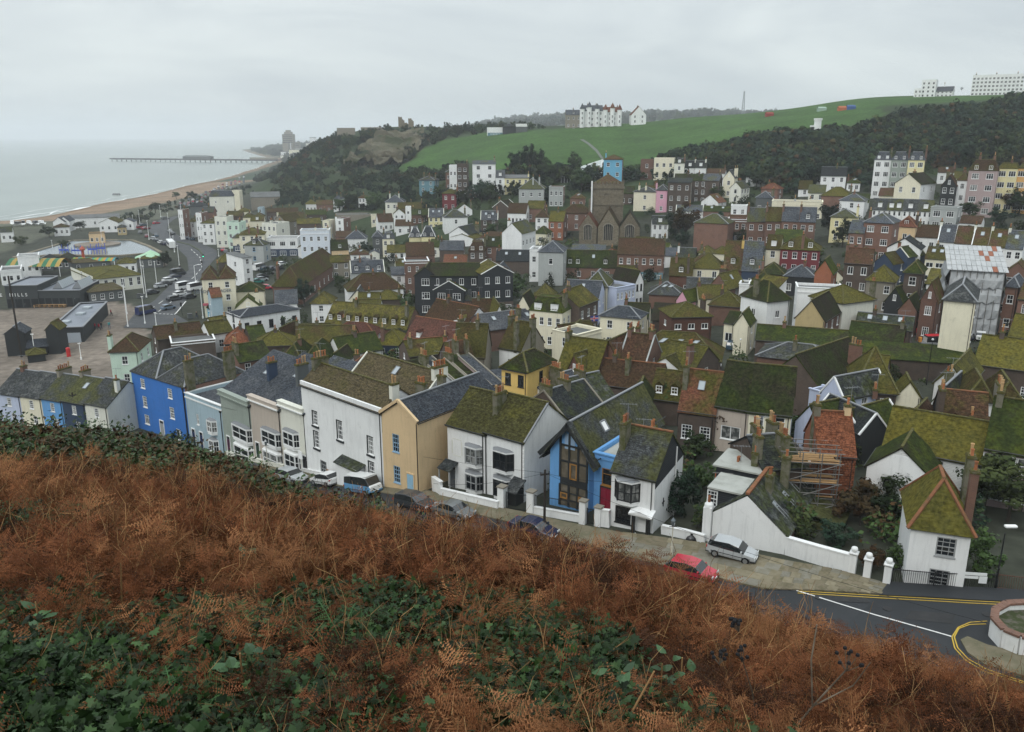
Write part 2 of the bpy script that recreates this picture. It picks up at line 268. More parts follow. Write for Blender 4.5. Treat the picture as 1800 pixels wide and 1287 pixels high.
RF={'moss':roofm('mossy_tile',(.085,.05,.028),(.06,.038,.022),[(.22,MO,.36,.52,5),(.5,MO2,.52,.72,5),(.9,(.05,.04,.02),.6,.8,6)]),'mossb':roofm('bright_mossy_tile',(.09,.06,.026),(.07,.05,.022),[(.25,(.07,.066,.017),.3,.5,5),(.55,(.085,.074,.014),.5,.75,5),(.3,MO,.55,.75,5),(1.2,(.05,.045,.015),.6,.85,6)]),'mossd':roofm('dark_mossy_tile',(.04,.034,.022),(.03,.026,.018),[(.3,MO3,.36,.55,5),(.6,(.05,.06,.01),.55,.75,5)]),'brown':roofm('brown_tile',(.105,.055,.034),(.075,.042,.028),[(.3,(.06,.04,.022),.4,.7,5),(.45,MO,.52,.72,5)]),'red':roofm('red_tile',(.17,.066,.04),(.125,.053,.034),[(.4,(.1,.05,.03),.45,.8,5),(.3,MO,.58,.75,5)]),'orange':roofm('orange_tile',(.19,.07,.036),(.155,.06,.033),[(.5,(.15,.06,.03),.5,.85,5)]),'maroont':roofm('plum_tile',(.115,.05,.037),(.095,.043,.033),[(.5,(.07,.037,.028),.5,.8,5)]),'slate':roofm('blue_grey_slate',(.085,.095,.11),(.06,.068,.08),[(.4,(.105,.11,.115),.5,.8,5),(.35,(.07,.072,.035),.6,.78,5)],.25,.2),'slaten':roofm('new_dark_slate',(.05,.057,.068),(.043,.049,.058),[(.4,(.065,.07,.075),.5,.8,5)],.25,.2),'slatem':roofm('lichened_slate',(.075,.08,.082),(.05,.055,.056),[(.35,(.06,.063,.025),.44,.62,5),(.8,(.12,.125,.12),.6,.8,6)],.25,.2),'slated':roofm('dark_old_slate',(.04,.045,.047),(.028,.032,.034),[(.4,(.04,.047,.018),.5,.7,5),(1.2,(.075,.08,.078),.62,.8,6)],.25,.2),'conc':roofm('mossy_concrete_tile',(.09,.073,.042),(.078,.064,.037),[(.5,(.066,.06,.024),.45,.7,5)],.33,.3),'concg':roofm('green_mossy_concrete_tile',(.07,.066,.026),(.055,.054,.02),[(.4,(.085,.08,.017),.42,.66,5),(.7,(.045,.042,.018),.55,.8,5)],.33,.3),'felt':mat('roof_felt',(.12,.125,.125),.8,.2,[(.4,(.08,.085,.08),.4,.7,4),(2.0,(.17,.17,.165),.6,.8,5)]),'lead':mat('pale_roof_sheet',(.36,.37,.34),.6,.3,[(.8,(.26,.27,.24),.45,.7,5)]),}
MOSSCAP=mat('mossy_cap',(.075,.07,.02),.95,.1,[(3,(.13,.12,.09),.5,.7,4)])
FRAME=mat('white_window_frame',(.76,.77,.76),.5,.4)
BLKFR=mat('black_window_frame',(.015,.016,.017),.5,.4)
GREYFR=mat('grey_window_frame',(.3,.31,.31),.6,.3)
BLUEFR=mat('pale_blue_window_frame',(.26,.4,.52),.6,.3)
WOODFR=mat('oak_window_frame',(.3,.15,.04),.6,.3)
REDFR=mat('red_window_frame',(.3,.02,.03),.6,.3)
GLASS=mat('window_glass',(.022,.028,.032),.08,.45,[(.9,(.12,.125,.12),.6,.64,2),(.5,(.01,.013,.016),.35,.5,2)])
CURT=mat('net_curtain_behind_glass',(.24,.245,.235),.12,.5,[(1.5,(.06,.065,.063),.42,.58,3)])
SKYG=mat('skylight_glass',(.3,.34,.36),.03,1.0)
TERRA=mat('terracotta_pot',(.34,.13,.055),.85,.2,[(3,(.2,.085,.045),.4,.7,3)],rnd=.3)
RIDGE=mat('weathered_ridge_tile',(.2,.085,.045),.9,.1,[(2,(.1,.07,.035),.45,.7,4)],rnd=.2)
BUFF=mat('buff_pot',(.42,.27,.13),.85,.2,[(3,(.25,.17,.09),.4,.7,3)],rnd=.2)
STACK=mat('old_stack_render',(.15,.14,.105),.9,.15,[(1.3,(.075,.08,.03),.42,.62,5),(3,(.2,.19,.16),.6,.8,4)])
BLACK=mat('black_paint',(.012,.013,.014),.45,.4)
WHITE=mat('white_gloss_paint',(.78,.79,.78),.45,.4)
LEADF=mat('grey_lead',(.2,.21,.22),.6,.3)
# ground, sea, roads
def inpoly(P,x,y):
 x=np.asarray(x);y=np.asarray(y);r=np.zeros(x.shape,bool);n=len(P)
 for i in range(n):
  (x0,y0),(x1,y1)=P[i],P[(i+1)%n]
  c=((y0>y)!=(y1>y));r^=c&(x<(x1-x0)*(y-y0)/((y1-y0)if y1!=y0 else 1e-9)+x0)
 return r
def wpoly(pts,fr='T0'):
 o=[]
 for p in pts:
  q=hit(*px(fr,*p));o.append((q.x,q.y))
 return o
MEADOW=wpoly([(690,296),(742,264),(792,245),(862,233),(960,227),(1100,223),(1250,213),(1400,203),(1545,190),(1562,202),(1500,222),(1452,236),(1420,266),(1350,250),(1290,246),(1230,266),(1180,287),(1140,296),(1060,303),(1000,308),(930,303),(880,303),(830,285),(800,293)])
ROCK=wpoly([(596,300),(622,272),(650,255),(690,238),(745,229),(748,250),(738,266),(700,296),(660,300),(640,292)])
PLAZA=wpoly([(0,545),(190,528),(240,540),(265,585),(245,640),(200,690),(0,700),(-200,690),(-200,560)])
nS,nY=330,330
sA=np.linspace(-1.35,1.2,nS);yA=np.concatenate([np.linspace(2.2,40,60),np.exp(np.linspace(math.log(41),math.log(2950),nY-60))])
SS,YY=np.meshgrid(sA,yA,indexing='ij');XX=SS*YY;ZZ=ground_np(XX,YY)
def vnoise(x,y,sc,seed=0):
 x=x/sc;y=y/sc;xi=np.floor(x).astype(int);yi=np.floor(y).astype(int);fx=x-xi;fy=y-yi;fx=fx*fx*(3-2*fx);fy=fy*fy*(3-2*fy)
 def h(a,b):return np.modf(np.abs(np.sin(a*127.1+b*311.7+seed*74.7)*43758.5453))[0]
 return(h(xi,yi)*(1-fx)+h(xi+1,yi)*fx)*(1-fy)+(h(xi,yi+1)*(1-fx)+h(xi+1,yi+1)*fx)*fy
rock=inpoly(ROCK,XX,YY)
ZZ=ZZ+np.where((YY>300)&(ZZ>8),(vnoise(XX,YY,40)-.5)*2.2,0)+np.where(rock,(np.floor(vnoise(XX,YY,14,3)*5)/5-.5)*6+(vnoise(XX,YY,5,4)-.5)*3,0)
C=np.zeros(XX.shape+(3,));C[:]=(.042,.046,.034)
far=(YY>300)&(ZZ>9);C[far]=(.028,.042,.018)
C[(ZZ<4.7)&(YY>100)]=(.15,.14,.115);C[(ZZ<4.7)&(YY>300)]=(.085,.09,.065)
bm=(ZZ<3.75)&(YY>400)&(XX<0);C[bm]=(.22,.16,.11)
C[bm&(ZZ<.9)]=(.17,.115,.07)
C[inpoly(MEADOW,XX,YY)|((YY>452)&(SS>ucol(1040))&(YY<700)&(ZZ>50))]=(.04,.084,.02);C[rock]=(.1,.09,.06)
C[inpoly(PLAZA,XX,YY)]=(.165,.14,.115)
C[(YY<48)&(ZZ>20)]=(.03,.022,.012)
C[(YY<70)&(hill_drop(SS,YY)<CAMZ-ZZ+.6)]=(.02,.024,.01)
C[(YY>900)&(ZZ>1)]=(.04,.06,.035)
v=np.stack([XX,YY,ZZ],-1).reshape(-1,3)
I=np.arange(nS*nY).reshape(nS,nY);fc=np.stack([I[:-1,:-1],I[1:,:-1],I[1:,1:],I[:-1,1:]],-1).reshape(-1,4)
me=bpy.data.meshes.new('ground');me.from_pydata(v.tolist(),[],fc.tolist());me.polygons.foreach_set('use_smooth',[True]*len(me.polygons))
ca=me.color_attributes.new('tint','FLOAT_COLOR','POINT');ca.data.foreach_set('color',np.concatenate([C.reshape(-1,3),np.ones((nS*nY,1))],1).ravel())
gm=mat('ground_cover',(.1,.1,.1),.95,.1);t=gm.node_tree;b=t.nodes['Principled BSDF']
at=t.nodes.new('ShaderNodeVertexColor');at.layer_name='tint';tcn=t.nodes.new('ShaderNodeTexCoord')
def nmix(t,cur,sc,lo,hi,a,bcol,det=5):
 n=t.nodes.new('ShaderNodeTexNoise');n.inputs['Scale'].default_value=sc;n.inputs['Detail'].default_value=det;t.links.new(tcn.outputs['Object'],n.inputs['Vector'])
 m=t.nodes.new('ShaderNodeMapRange');m.inputs[1].default_value=lo;m.inputs[2].default_value=hi;m.inputs[3].default_value=a;m.inputs[4].default_value=bcol;t.links.new(n.outputs['Fac'],m.inputs[0])
 x=t.nodes.new('ShaderNodeMix');x.data_type='RGBA';x.blend_type='MULTIPLY';x.inputs[0].default_value=1;t.links.new(cur,x.inputs[6]);t.links.new(m.outputs[0],x.inputs[7]);return x.outputs[2]
cur=nmix(t,at.outputs[0],.05,.3,.7,.72,1.25);cur=nmix(t,cur,.6,.3,.7,.7,1.3);t.links.new(cur,b.inputs['Base Color'])
me.materials.append(gm);g=link('ground',me);tag(g,kind='structure')
def patch(name,x0,x1,y0,y1,n,mt_,zf,kind='structure'):
 m=M()
 for i in range(n):
  for j in range(n):
   q=[(x0+(x1-x0)*a/n,y0+(y1-y0)*b_/n)for a,b_ in((i,j),(i+1,j),(i+1,j+1),(i,j+1))]
   m.quad(*[(p[0],p[1],zf(*p))for p in q])
 return tag(m.build(name,mt_),kind=kind)
HB=mat('hilltop_turf',(.03,.035,.014),.95,.1,[(.5,(.05,.035,.015),.4,.7,5)])
patch('hilltop',-60,60,-70,2.3,16,HB,lambda x,y:min(gz(max(-3,min(3,x)),2.3)-.05,46.9)if y>-5 else 46.9)
SEA=mat('sea_water',(.185,.222,.2),.3,.4,[(.01,(.16,.195,.178),.4,.65,4),(.0035,(.22,.255,.23),.45,.7,3)])
tt=SEA.node_tree;wv=tt.nodes.new('ShaderNodeTexNoise');wv.inputs['Scale'].default_value=.25;wv.inputs['Detail'].default_value=6
mpn=tt.nodes.new('ShaderNodeMapping');mpn.inputs['Scale'].default_value=(.35,1,1);tcc=tt.nodes.new('ShaderNodeTexCoord');tt.links.new(tcc.outputs['Object'],mpn.inputs[0]);tt.links.new(mpn.outputs[0],wv.inputs['Vector'])
bp=tt.nodes.new('ShaderNodeBump');bp.inputs['Strength'].default_value=.5;bp.inputs['Distance'].default_value=1.2;tt.links.new(wv.outputs['Fac'],bp.inputs['Height']);tt.links.new(bp.outputs[0],tt.nodes['Principled BSDF'].inputs['Normal'])
m=M();xs_=[-9000,-6000,-3000,-1500,-700,-200,600,1500];ys_=[200,500,900,1500,2500,4000,6500,9800]
for i in range(7):
 for j in range(7):m.quad((xs_[i],ys_[j],0),(xs_[i+1],ys_[j],0),(xs_[i+1],ys_[j+1],0),(xs_[i],ys_[j+1],0))
tag(m.build('sea',SEA),kind='structure')
m=M();m.quad((-9400,-400,-12),(9400,-400,-12),(9400,10000,-12),(-9400,10000,-12));tag(m.build('seabed',mat('seabed_shingle',(.1,.09,.07))),kind='structure')
def strip(name,L_,R_,off,mt_,nl=8,na=4,edge=0.0,kind='structure',fr=None,parent=None,zf=None):
 zf=zf or gz
 if fr:L_=[hit(*px(fr,*p))for p in L_];R_=[hit(*px(fr,*p))for p in R_]
 L_=[Vector((p[0],p[1],0))for p in L_];R_=[Vector((p[0],p[1],0))for p in R_];rows=[]
 for i in range(len(L_)-1):
  for k in range(nl+(1 if i==len(L_)-2 else 0)):
   f=k/nl;l,r=L_[i].lerp(L_[i+1],f),R_[i].lerp(R_[i+1],f)
   rows.append([(lambda p:(p.x,p.y,zf(p.x,p.y)+off))(l.lerp(r,a/na))for a in range(na+1)])
 m=M()
 for a,b_ in zip(rows,rows[1:]):
  for k in range(na):m.quad(a[k],a[k+1],b_[k+1],b_[k])
  if edge:
   for k in(0,na):m.quad(a[k],b_[k],(b_[k][0],b_[k][1],b_[k][2]-edge),(a[k][0],a[k][1],a[k][2]-edge))
 me=m.mesh(name,[mt_],True)
 if sum(p.normal.z for p in me.polygons)<0:me.flip_normals()
 return tag(link(name,me,parent),kind=kind)
ASPH=mat('asphalt',(.052,.056,.06),.8,.25,[(.25,(.085,.087,.088),.45,.7,5),(3,(.04,.042,.045),.5,.8,4)],bump=.15,bscale=30)
ASPHN=mat('fresh_asphalt',(.022,.025,.028),.7,.3,[(.3,(.032,.034,.037),.45,.75,5),(.12,(.016,.018,.02),.5,.7,3)],bump=.2,bscale=40)
PAVE=mat('worn_paving',(.16,.14,.095),.9,.2,[(.6,(.105,.10,.06),.42,.66,5),(2.5,(.21,.185,.13),.55,.8,4)],bump=.2,bscale=18)
PROM=mat('promenade_paving',(.21,.18,.145),.9,.2,[(.08,(.17,.15,.125),.4,.65,5),(.6,(.25,.21,.175),.5,.8,4)])
SHORE=[(-60,400),(0,391),(70,380),(140,368),(205,357),(260,347),(330,334),(390,321),(440,309),(470,299),(495,290)]
strip('seafront_road',[(100,1300),(230,1140),(430,1010),(620,820),(790,690),(770,560),(690,480),(560,400),(420,330),(370,270),(400,210),(480,165),(640,125)],[(900,1300),(640,1150),(760,1010),(920,770),(1000,650),(1090,540),(1080,480),(900,400),(700,330),(560,270),(570,210),(620,165),(700,118)],.12,ASPH,fr='G2')
LINE=mat('road_paint_white',(.62,.62,.6),.8,.2,[(4,(.4,.4,.39),.55,.8,3)]);YEL=mat('road_paint_yellow',(.48,.33,.05),.8,.2,[(4,(.3,.22,.06),.5,.8,3)])
def dashes(fr,pts,n,wd,off=.15,mt_=None,name='road_markings',duty=.5):
 P=[hit(*px(fr,*p))for p in pts];m=M();L_=[0]
 for a,b_ in zip(P,P[1:]):L_.append(L_[-1]+(b_-a).length)
 def pt(s):
  for i in range(len(P)-1):
   if s<=L_[i+1]+1e-6:return P[i].lerp(P[i+1],(s-L_[i])/max(1e-6,L_[i+1]-L_[i]))
  return P[-1]
 for i in range(n):
  sub=1 if duty<1 else 1;s0,s1=L_[-1]*i/n,L_[-1]*(i+duty)/n;a,b_=pt(s0),pt(s1);d=(b_-a);d.z=0
  if d.length<1e-4:continue
  nrm=Vector((-d.y,d.x,0)).normalized()*wd/2
  q=[a+nrm,a-nrm,b_-nrm,b_+nrm];m.quad(*[(p.x,p.y,gz(p.x,p.y)+off)for p in q])
 me=m.mesh(name,[mt_ or LINE])
 if sum(p.normal.z for p in me.polygons)<0:me.flip_normals()
 return tag(link(name,me),kind='structure')
dashes('G2',[(380,1110),(600,960),(850,760),(930,660),(910,560),(800,460)],16,.25)
dashes('G2',[(470,1130),(640,1000),(900,780)],9,.25)
dashes('G2',[(640,1160),(670,1130),(760,1020)],6,.3,duty=1)
dashes('G2',[(440,1150),(640,1160)],5,.4)
strip('central_reservation',[(660,395),(800,430),(900,490),(930,540)],[(672,390),(812,425),(915,485),(945,545)],.35,mat('verge_planting',(.05,.06,.03)),fr='G2',edge=.3)
LKP=[(120,412),(330,350),(620,264),(880,258),(1145,260),(1290,310),(1400,366),(1040,396),(700,392),(500,388),(400,392),(250,415)];lz=max(hit(*px('B1',*p)).z for p in LKP)+.1
LAKE=[on_z(*px('B1',*p),lz)for p in LKP]
m=M();m.quad(*[(p.x,p.y,lz)for p in LAKE]);me=m.mesh('boating_lake',[mat('lake_water',(.13,.165,.19),.12,.35,[(.05,(.11,.145,.165),.4,.6,3)],bump=.15,bscale=.8)])
if me.polygons[0].normal.z<0:me.flip_normals()
tag(link('boating_lake',me),kind='structure')
m=M()
for a,b_ in zip(LAKE,LAKE[1:]+LAKE[:1]):m.obox((a.x,a.y,lz),(b_.x,b_.y,lz),1.2,.7)
tag(m.build('lake_edge',mat('lake_edge_concrete',(.21,.18,.13),.9,.2,[(.5,(.12,.11,.07),.45,.7,4)])),'low concrete kerb around the boating lake','kerb')
for k,(o,wd)in enumerate(((0,3.2),(9,1.6),(22,1.2))):
 P=[]
 for u,v_ in SHORE:
  q=on_z(u,v_,.15);P.append(q)
 m=M();last=None
 n_=160
 for i in range(n_+1):
  s_=i/n_*(len(P)-1);a=int(min(s_,len(P)-2));q=P[a].lerp(P[a+1],s_-a);d=P[a+1]-P[a];nr=Vector((-d.y,d.x,0)).normalized()
  wob=(vnoise(np.array([q.x]),np.array([q.y]),18,k)[0]-.5)*14;wv_=wd*(.15+1.6*vnoise(np.array([q.x]),np.array([q.y]),30,k+5)[0])
  c_=q+nr*(o+wob*.6+2);cur_=((c_-nr*wv_/2),(c_+nr*wv_/2))
  if last:m.quad((last[0].x,last[0].y,.15),(cur_[0].x,cur_[0].y,.15),(cur_[1].x,cur_[1].y,.15),(last[1].x,last[1].y,.15))
  last=cur_
 tag(m.build('surf',mat('sea_foam',(.7,.72,.71),.9,.1)),kind='structure')
# the near street
KERB=[(395,806),(470,829),(560,850),(690,871),(785,893),(880,916),(1000,950),(1090,978),(1240,1014),(1340,1037),(1450,1041),(1560,1047)]
BLDG=[(395,792),(470,812),(540,830),(690,852),(785,872),(880,894),(1000,921),(1090,938),(1240,958),(1380,988),(1470,1004),(1562,1030)]
NEAR=[(330,815),(440,852),(570,880),(700,905),(800,930),(900,960),(1020,1000),(1120,1035),(1240,1085),(1330,1125),(1450,1190),(1600,1240)]
KW=[hit(*p)for p in KERB];BW=[hit(*p)for p in BLDG]
RW=[]
for i,p in enumerate(KW):
 a,b_=KW[max(0,i-1)],KW[min(len(KW)-1,i+1)];d=b_-a;n=Vector((d.y,-d.x,0)).normalized();
 if n.y>0:n=-n
 RW.append(p+n*(5.6 if i<8 else 5.6+(i-8)*2.2))
strip('street',KW,RW,.06,ASPHN,nl=6)
strip('street_verge',[p+Vector((0,0,0))for p in RW],[p+(p-k).normalized()*3 for p,k in zip(RW,KW)],.1,mat('street_verge_soil',(.03,.035,.015)),nl=6)
PAVEO=strip('pavement',BW,KW,.17,PAVE,nl=6,edge=.2)
JX=[hit(*p)for p in[(1545,1049),(1620,1052),(1700,1057),(1800,1062),(1950,1072)]]
JN=[hit(*p)for p in[(1420,1160),(1560,1230),(1680,1290),(1900,1330),(2150,1340)]]
strip('road_junction',JX,JN,.07,ASPHN,nl=6,na=6)
strip('junction_footway',[hit(*p)for p in[(1562,1026),(1650,1032),(1720,1036),(1800,1040),(1950,1048)]],JX,.18,ASPHN,nl=4,edge=.2)
for dy in(0,4):dashes('T0',[(1402,1041+dy*.9),(1560,1050+dy),(1700,1058+dy),(1800,1063+dy)],40,.09,.10,YEL,'yellow_lines',1)
dashes('T0',[(1400,1040),(1535,1082),(1672,1121)],26,.13,.10,LINE,'give_way_line',1)
for k in range(2):dashes('T0',[(1735-k*2,1094+k*5),(1705-k,1096+k*4),(1684+k,1105+k*2),(1673+k*4,1122),(1678+k*5,1142-k),(1697+k*5,1163-k*2),(1730+k*4,1183-k*4),(1800,1204-k*3)],60,.08,.10,YEL,'yellow_lines',1)
strip('corner_pavement',[hit(*p)for p in[(1688,1128),(1700,1150),(1730,1171),(1800,1192),(1900,1205)]],[hit(*p)for p in[(1700,1122),(1735,1137),(1790,1150),(1850,1158),(1950,1165)]],.17,PAVE,nl=5,edge=.2)
SLAB=[mat('flagstone_buff',(.2,.175,.12),.9,.2,[(1.5,(.15,.13,.08),.4,.7,5)],bump=.2,bscale=12,rnd=.13),mat('flagstone_brown',(.165,.14,.095),.9,.2,[(1.5,(.1,.09,.05),.4,.7,5)],bump=.2,bscale=12,rnd=.13),mat('flagstone_grey',(.19,.18,.145),.9,.2,[(1.2,(.13,.12,.085),.4,.7,5)],bump=.2,bscale=12,rnd=.13)]
def slabs(L_,R_,rows,length,parent,seed=1):
 rn=random.Random(seed);cache={}
 tot=sum((b_-a).length for a,b_ in zip(L_,L_[1:]))
 def at(P,f):
  s_=f*(len(P)-1);i=min(int(s_),len(P)-2);return P[i].lerp(P[i+1],s_-i)
 n=int(tot/length);cnt=0
 for r in range(rows):
  off=rn.random()*.6
  for i in range(n):
   f0,f1=(i+off)/n,(i+1+off)/n
   if f1>1:continue
   l,rr=at(L_,(f0+f1)/2),at(R_,(f0+f1)/2);c_=l.lerp(rr,(r+.5)/rows);w_=(rr-l).length/rows;d=at(L_,f1)-at(L_,f0)
   key=rn.randrange(3)
   if key not in cache:
    m=M();m.box(-.5,.5,-.5,.5,-.06,0);cache[key]=m.mesh('paving_slab',[SLAB[key]])
   o=link('paving_slab',cache[key],parent,(c_.x,c_.y,gz(c_.x,c_.y)+.185+rn.uniform(0,.012)),math.atan2(d.y,d.x))
   o.scale=(d.length*.96,w_*.95,1);cnt+=1
   o.rotation_euler[1]=-math.atan2(gz(c_.x+d.x*.5,c_.y+d.y*.5)-gz(c_.x-d.x*.5,c_.y-d.y*.5),d.length)
 return cnt
slabs(BW[7:],KW[7:],5,.95,PAVEO)
rx0,rx1,ry0,ry1=min(p[0]for p in ROCK),max(p[0]for p in ROCK),min(p[1]for p in ROCK),max(p[1]for p in ROCK)
nx,ny=150,130;gx,gy=np.meshgrid(np.linspace(rx0-4,rx1+4,nx),np.linspace(ry0-4,ry1+4,ny),indexing='ij');zz=ground_np(gx,gy);ins=inpoly(ROCK,gx,gy)
bed=zz+(vnoise(gx,gy,30,41)-.5)*5;st_=3.4;fr_=np.modf(np.abs(bed)/st_)[0];led=(np.clip(fr_*3.2,0,1)-fr_)*st_
zz=zz+.6+led*1.5+(vnoise(gx,gy,6,42)-.5)*4.5+(vnoise(gx,gy,2.4,43)-.5)*1.6+(vnoise(gx,gy,22,44)-.5)*6;gy2=gy-led*1.6-(vnoise(gx,gy,9,45)-.5)*4
I2=np.arange(nx*ny).reshape(nx,ny);q=np.stack([I2[:-1,:-1],I2[1:,:-1],I2[1:,1:],I2[:-1,1:]],-1).reshape(-1,4);keep=(ins[:-1,:-1]&ins[1:,1:]).ravel()
me=bpy.data.meshes.new('cliff');me.from_pydata(np.stack([gx,gy2,zz],-1).reshape(-1,3).tolist(),[],q[keep].tolist())
me.materials.append(mat('sandstone',(.11,.098,.066),.95,.1,[(.12,(.085,.08,.052),.42,.58,5),(.35,(.17,.15,.1),.55,.75,5),(.05,(.05,.06,.03),.5,.62,4),(1.1,(.07,.065,.045),.55,.75,4)],bump=.8,bscale=1.2));tag(link('cliff',me),kind='structure')
PATCH=mat('patched_asphalt',(.034,.035,.036),.85,.15,[(1,(.045,.045,.045),.45,.7,4)],bump=.2,bscale=30)
for k,(a,b,c_,d)in enumerate((((1450,1046),(1520,1049),(1530,1062),(1455,1058)),((1600,1075),(1680,1082),(1672,1098),(1590,1090)),((760,902),(800,914),(790,921),(752,909)))):
 strip('road_patch',[hit(*a),hit(*b)],[hit(*d),hit(*c_)],.085,PATCH,nl=2,na=2)
for(u,v_)in((1560,1072),(1440,1052),(1735,1082)):
 p=hit(u,v_);m=M();m.cyl((0,0,0),(0,0,.03),.32,n=12);o=m.build('drain_cover',mat('cast_iron',(.03,.03,.031),.6,.4,metal=.4),loc=(p.x,p.y,gz(p.x,p.y)+.07));tag(o,kind='structure')
# buildings
WCACHE={}
def win_mesh(wd,hg,kind,near,fr=FRAME,glass=GLASS):
 """a window frame with bars and its pane, origin at the middle of the sill line, facing -Y"""
 wd,hg=round(wd,2),round(hg,2);key=(wd,hg,kind,near,fr.name,glass.name)
 if key in WCACHE:return WCACHE[key]
 m=M();t=.09 if kind!='fat' else.16;y0,y1=-.05,.06
 m.box(-wd/2,-wd/2+t,y0,y1,0,hg);m.box(wd/2-t,wd/2,y0,y1,0,hg)
 m.box(-wd/2+t,wd/2-t,y0,y1,hg-t,hg);m.box(-wd/2+t,wd/2-t,y0,y1,0,t)
 m.box(-wd/2-.06,wd/2+.06,-.16,y0,-.07,.025)
 ib=.035
 def vb(x,b=ib):m.box(x-b/2,x+b/2,y0+.03,y1-.02,t,hg-t)
 def hb(z,b=ib):m.box(-wd/2+t,wd/2-t,y0+.02,y1-.03,z-b/2,z+b/2)
 if kind in('s','fat'):hb(hg*.5,.07);vb(0)
 elif kind=='p':
  hb(hg*.5,.07);hb(hg*.27);hb(hg*.75)
  for k in(1,2):vb(-wd/2+wd*k/3)
 elif kind=='c':vb(0,.08);
 elif kind=='c3':
  for k in(1,2):vb(-wd/2+wd*k/3,.08)
  hb(hg*.68)
 elif kind=='x':hb(hg*.66);
 p=M();p.quad((-wd/2+.02,.035,.02),(wd/2-.02,.035,.02),(wd/2-.02,.035,hg-.02),(-wd/2+.02,.035,hg-.02))
 if near:r=(m.mesh('window',[fr]),p.mesh('pane',[glass]))
 else:
  n=len(m.v);m.v+=p.v;m.f.append(tuple(n+i for i in range(4)));m.m.append(1)
  r=(m.mesh('window',[fr,glass]),None)
 WCACHE[key]=r;return r
def put_window(parent,x,y,z,rz,wd,hg,kind,near,fr=FRAME,name='window'):
 g=CURT if random.random()<.14 else GLASS
 a,b=win_mesh(wd,hg,kind,near,fr,g)
 o=link(name,a,parent,(x,y,z),rz)
 if b:link('pane',b,o)
 return o
def wall_face(m,o,ux,W_,z0,z1,ops,mat=0,rev=.13,rmat=None):
 """a vertical wall face from o along ux, outward normal to its right (ux x z), with recessed openings (x, z, w, h)"""
 o=Vector(o);ux=Vector(ux).normalized();n=Vector((ux.y,-ux.x,0));rmat=mat if rmat is None else rmat
 xs=sorted({0,round(W_,4)}|{round(a,4)for q in ops for a in(q[0],q[0]+q[2])})
 zs=sorted({z0,z1}|{round(a,4)for q in ops for a in(q[1],q[1]+q[3])})
 P=lambda x,z,d=0:tuple(o+ux*x-n*d+Vector((0,0,z)))
 for i in range(len(xs)-1):
  for j in range(len(zs)-1):
   cx_,cz=(xs[i]+xs[i+1])/2,(zs[j]+zs[j+1])/2
   if any(q[0]<cx_<q[0]+q[2]and q[1]<cz<q[1]+q[3]for q in ops):continue
   m.quad(P(xs[i],zs[j]),P(xs[i+1],zs[j]),P(xs[i+1],zs[j+1]),P(xs[i],zs[j+1]),mat=mat)
 for(x,z,w_,h_)in ops:
  m.quad(P(x,z),P(x+w_,z),P(x+w_,z,rev),P(x,z,rev),mat=rmat);m.quad(P(x,z+h_,rev),P(x+w_,z+h_,rev),P(x+w_,z+h_),P(x,z+h_),mat=rmat)
  m.quad(P(x,z),P(x,z,rev),P(x,z+h_,rev),P(x,z+h_),mat=rmat);m.quad(P(x+w_,z,rev),P(x+w_,z),P(x+w_,z+h_),P(x+w_,z+h_,rev),mat=rmat)
  m.quad(P(x,z,rev+.06),P(x+w_,z,rev+.06),P(x+w_,z+h_,rev+.06),P(x,z+h_,rev+.06),mat=rmat)
def slab(m,a,b,c,d,t=.11):
 """roof slab, top face a b c d (counter-clockwise from above), thickness t"""
 a,b,c,d=map(Vector,(a,b,c,d));n=(b-a).cross(d-a).normalized()*t if(d-a).length>1e-6 else(b-a).cross(c-a).normalized()*t
 tri=(c-d).length<1e-4;top=(a,b,c)if tri else(a,b,c,d);bot=[p-n for p in top]
 m.quad(*top);m.quad(*bot[::-1])
 for i in range(len(top)):
  j=(i+1)%len(top);m.quad(top[i],bot[i],bot[j],top[j])
def tile_skin(quads,tw,th,mat_,parent,jit=.012,lift=.03):
 """every tile a lifted, jittered plate with its own lower edge; one joined mesh"""
 m=M();rn=random.Random(5)
 for(a,b,c,d)in quads:
  a,b,c,d=map(Vector,(a,b,c,d));n=(b-a).cross((c+d)/2-a).normalized()
  ln=((c+d)/2-(a+b)/2).length;rows=max(2,int(ln/th))
  for r in range(rows):
   l0,l1=a.lerp(d,r/rows),a.lerp(d,min(1,(r+1.12)/rows));r0,r1=b.lerp(c,r/rows),b.lerp(c,min(1,(r+1.12)/rows))
   w_=(r0-l0).length;nc=max(1,int(w_/tw));of=.5 if r%2 else 0
   xs=[0]+[(k+of)/nc for k in range(1 if not of else 0,nc)if 0<(k+of)/nc<1]+[1]
   for k in range(len(xs)-1):
    x0,x1=xs[k]+.02/nc,xs[k+1]-.02/nc;e=lift+rn.uniform(-jit,jit);e2=rn.uniform(-jit,jit)
    p,q=l0 .lerp(r0,x0)+n*e,l0 .lerp(r0,x1)+n*(e+e2*.5);s_,u_=l1 .lerp(r1,x1)+n*.006,l1 .lerp(r1,x0)+n*.006
    m.quad(p,q,s_,u_);m.quad(l0 .lerp(r0,x0),l0 .lerp(r0,x1),q,p)
 o=m.build('roof_tiles',mat_,parent);o['kind']='stuff';return o
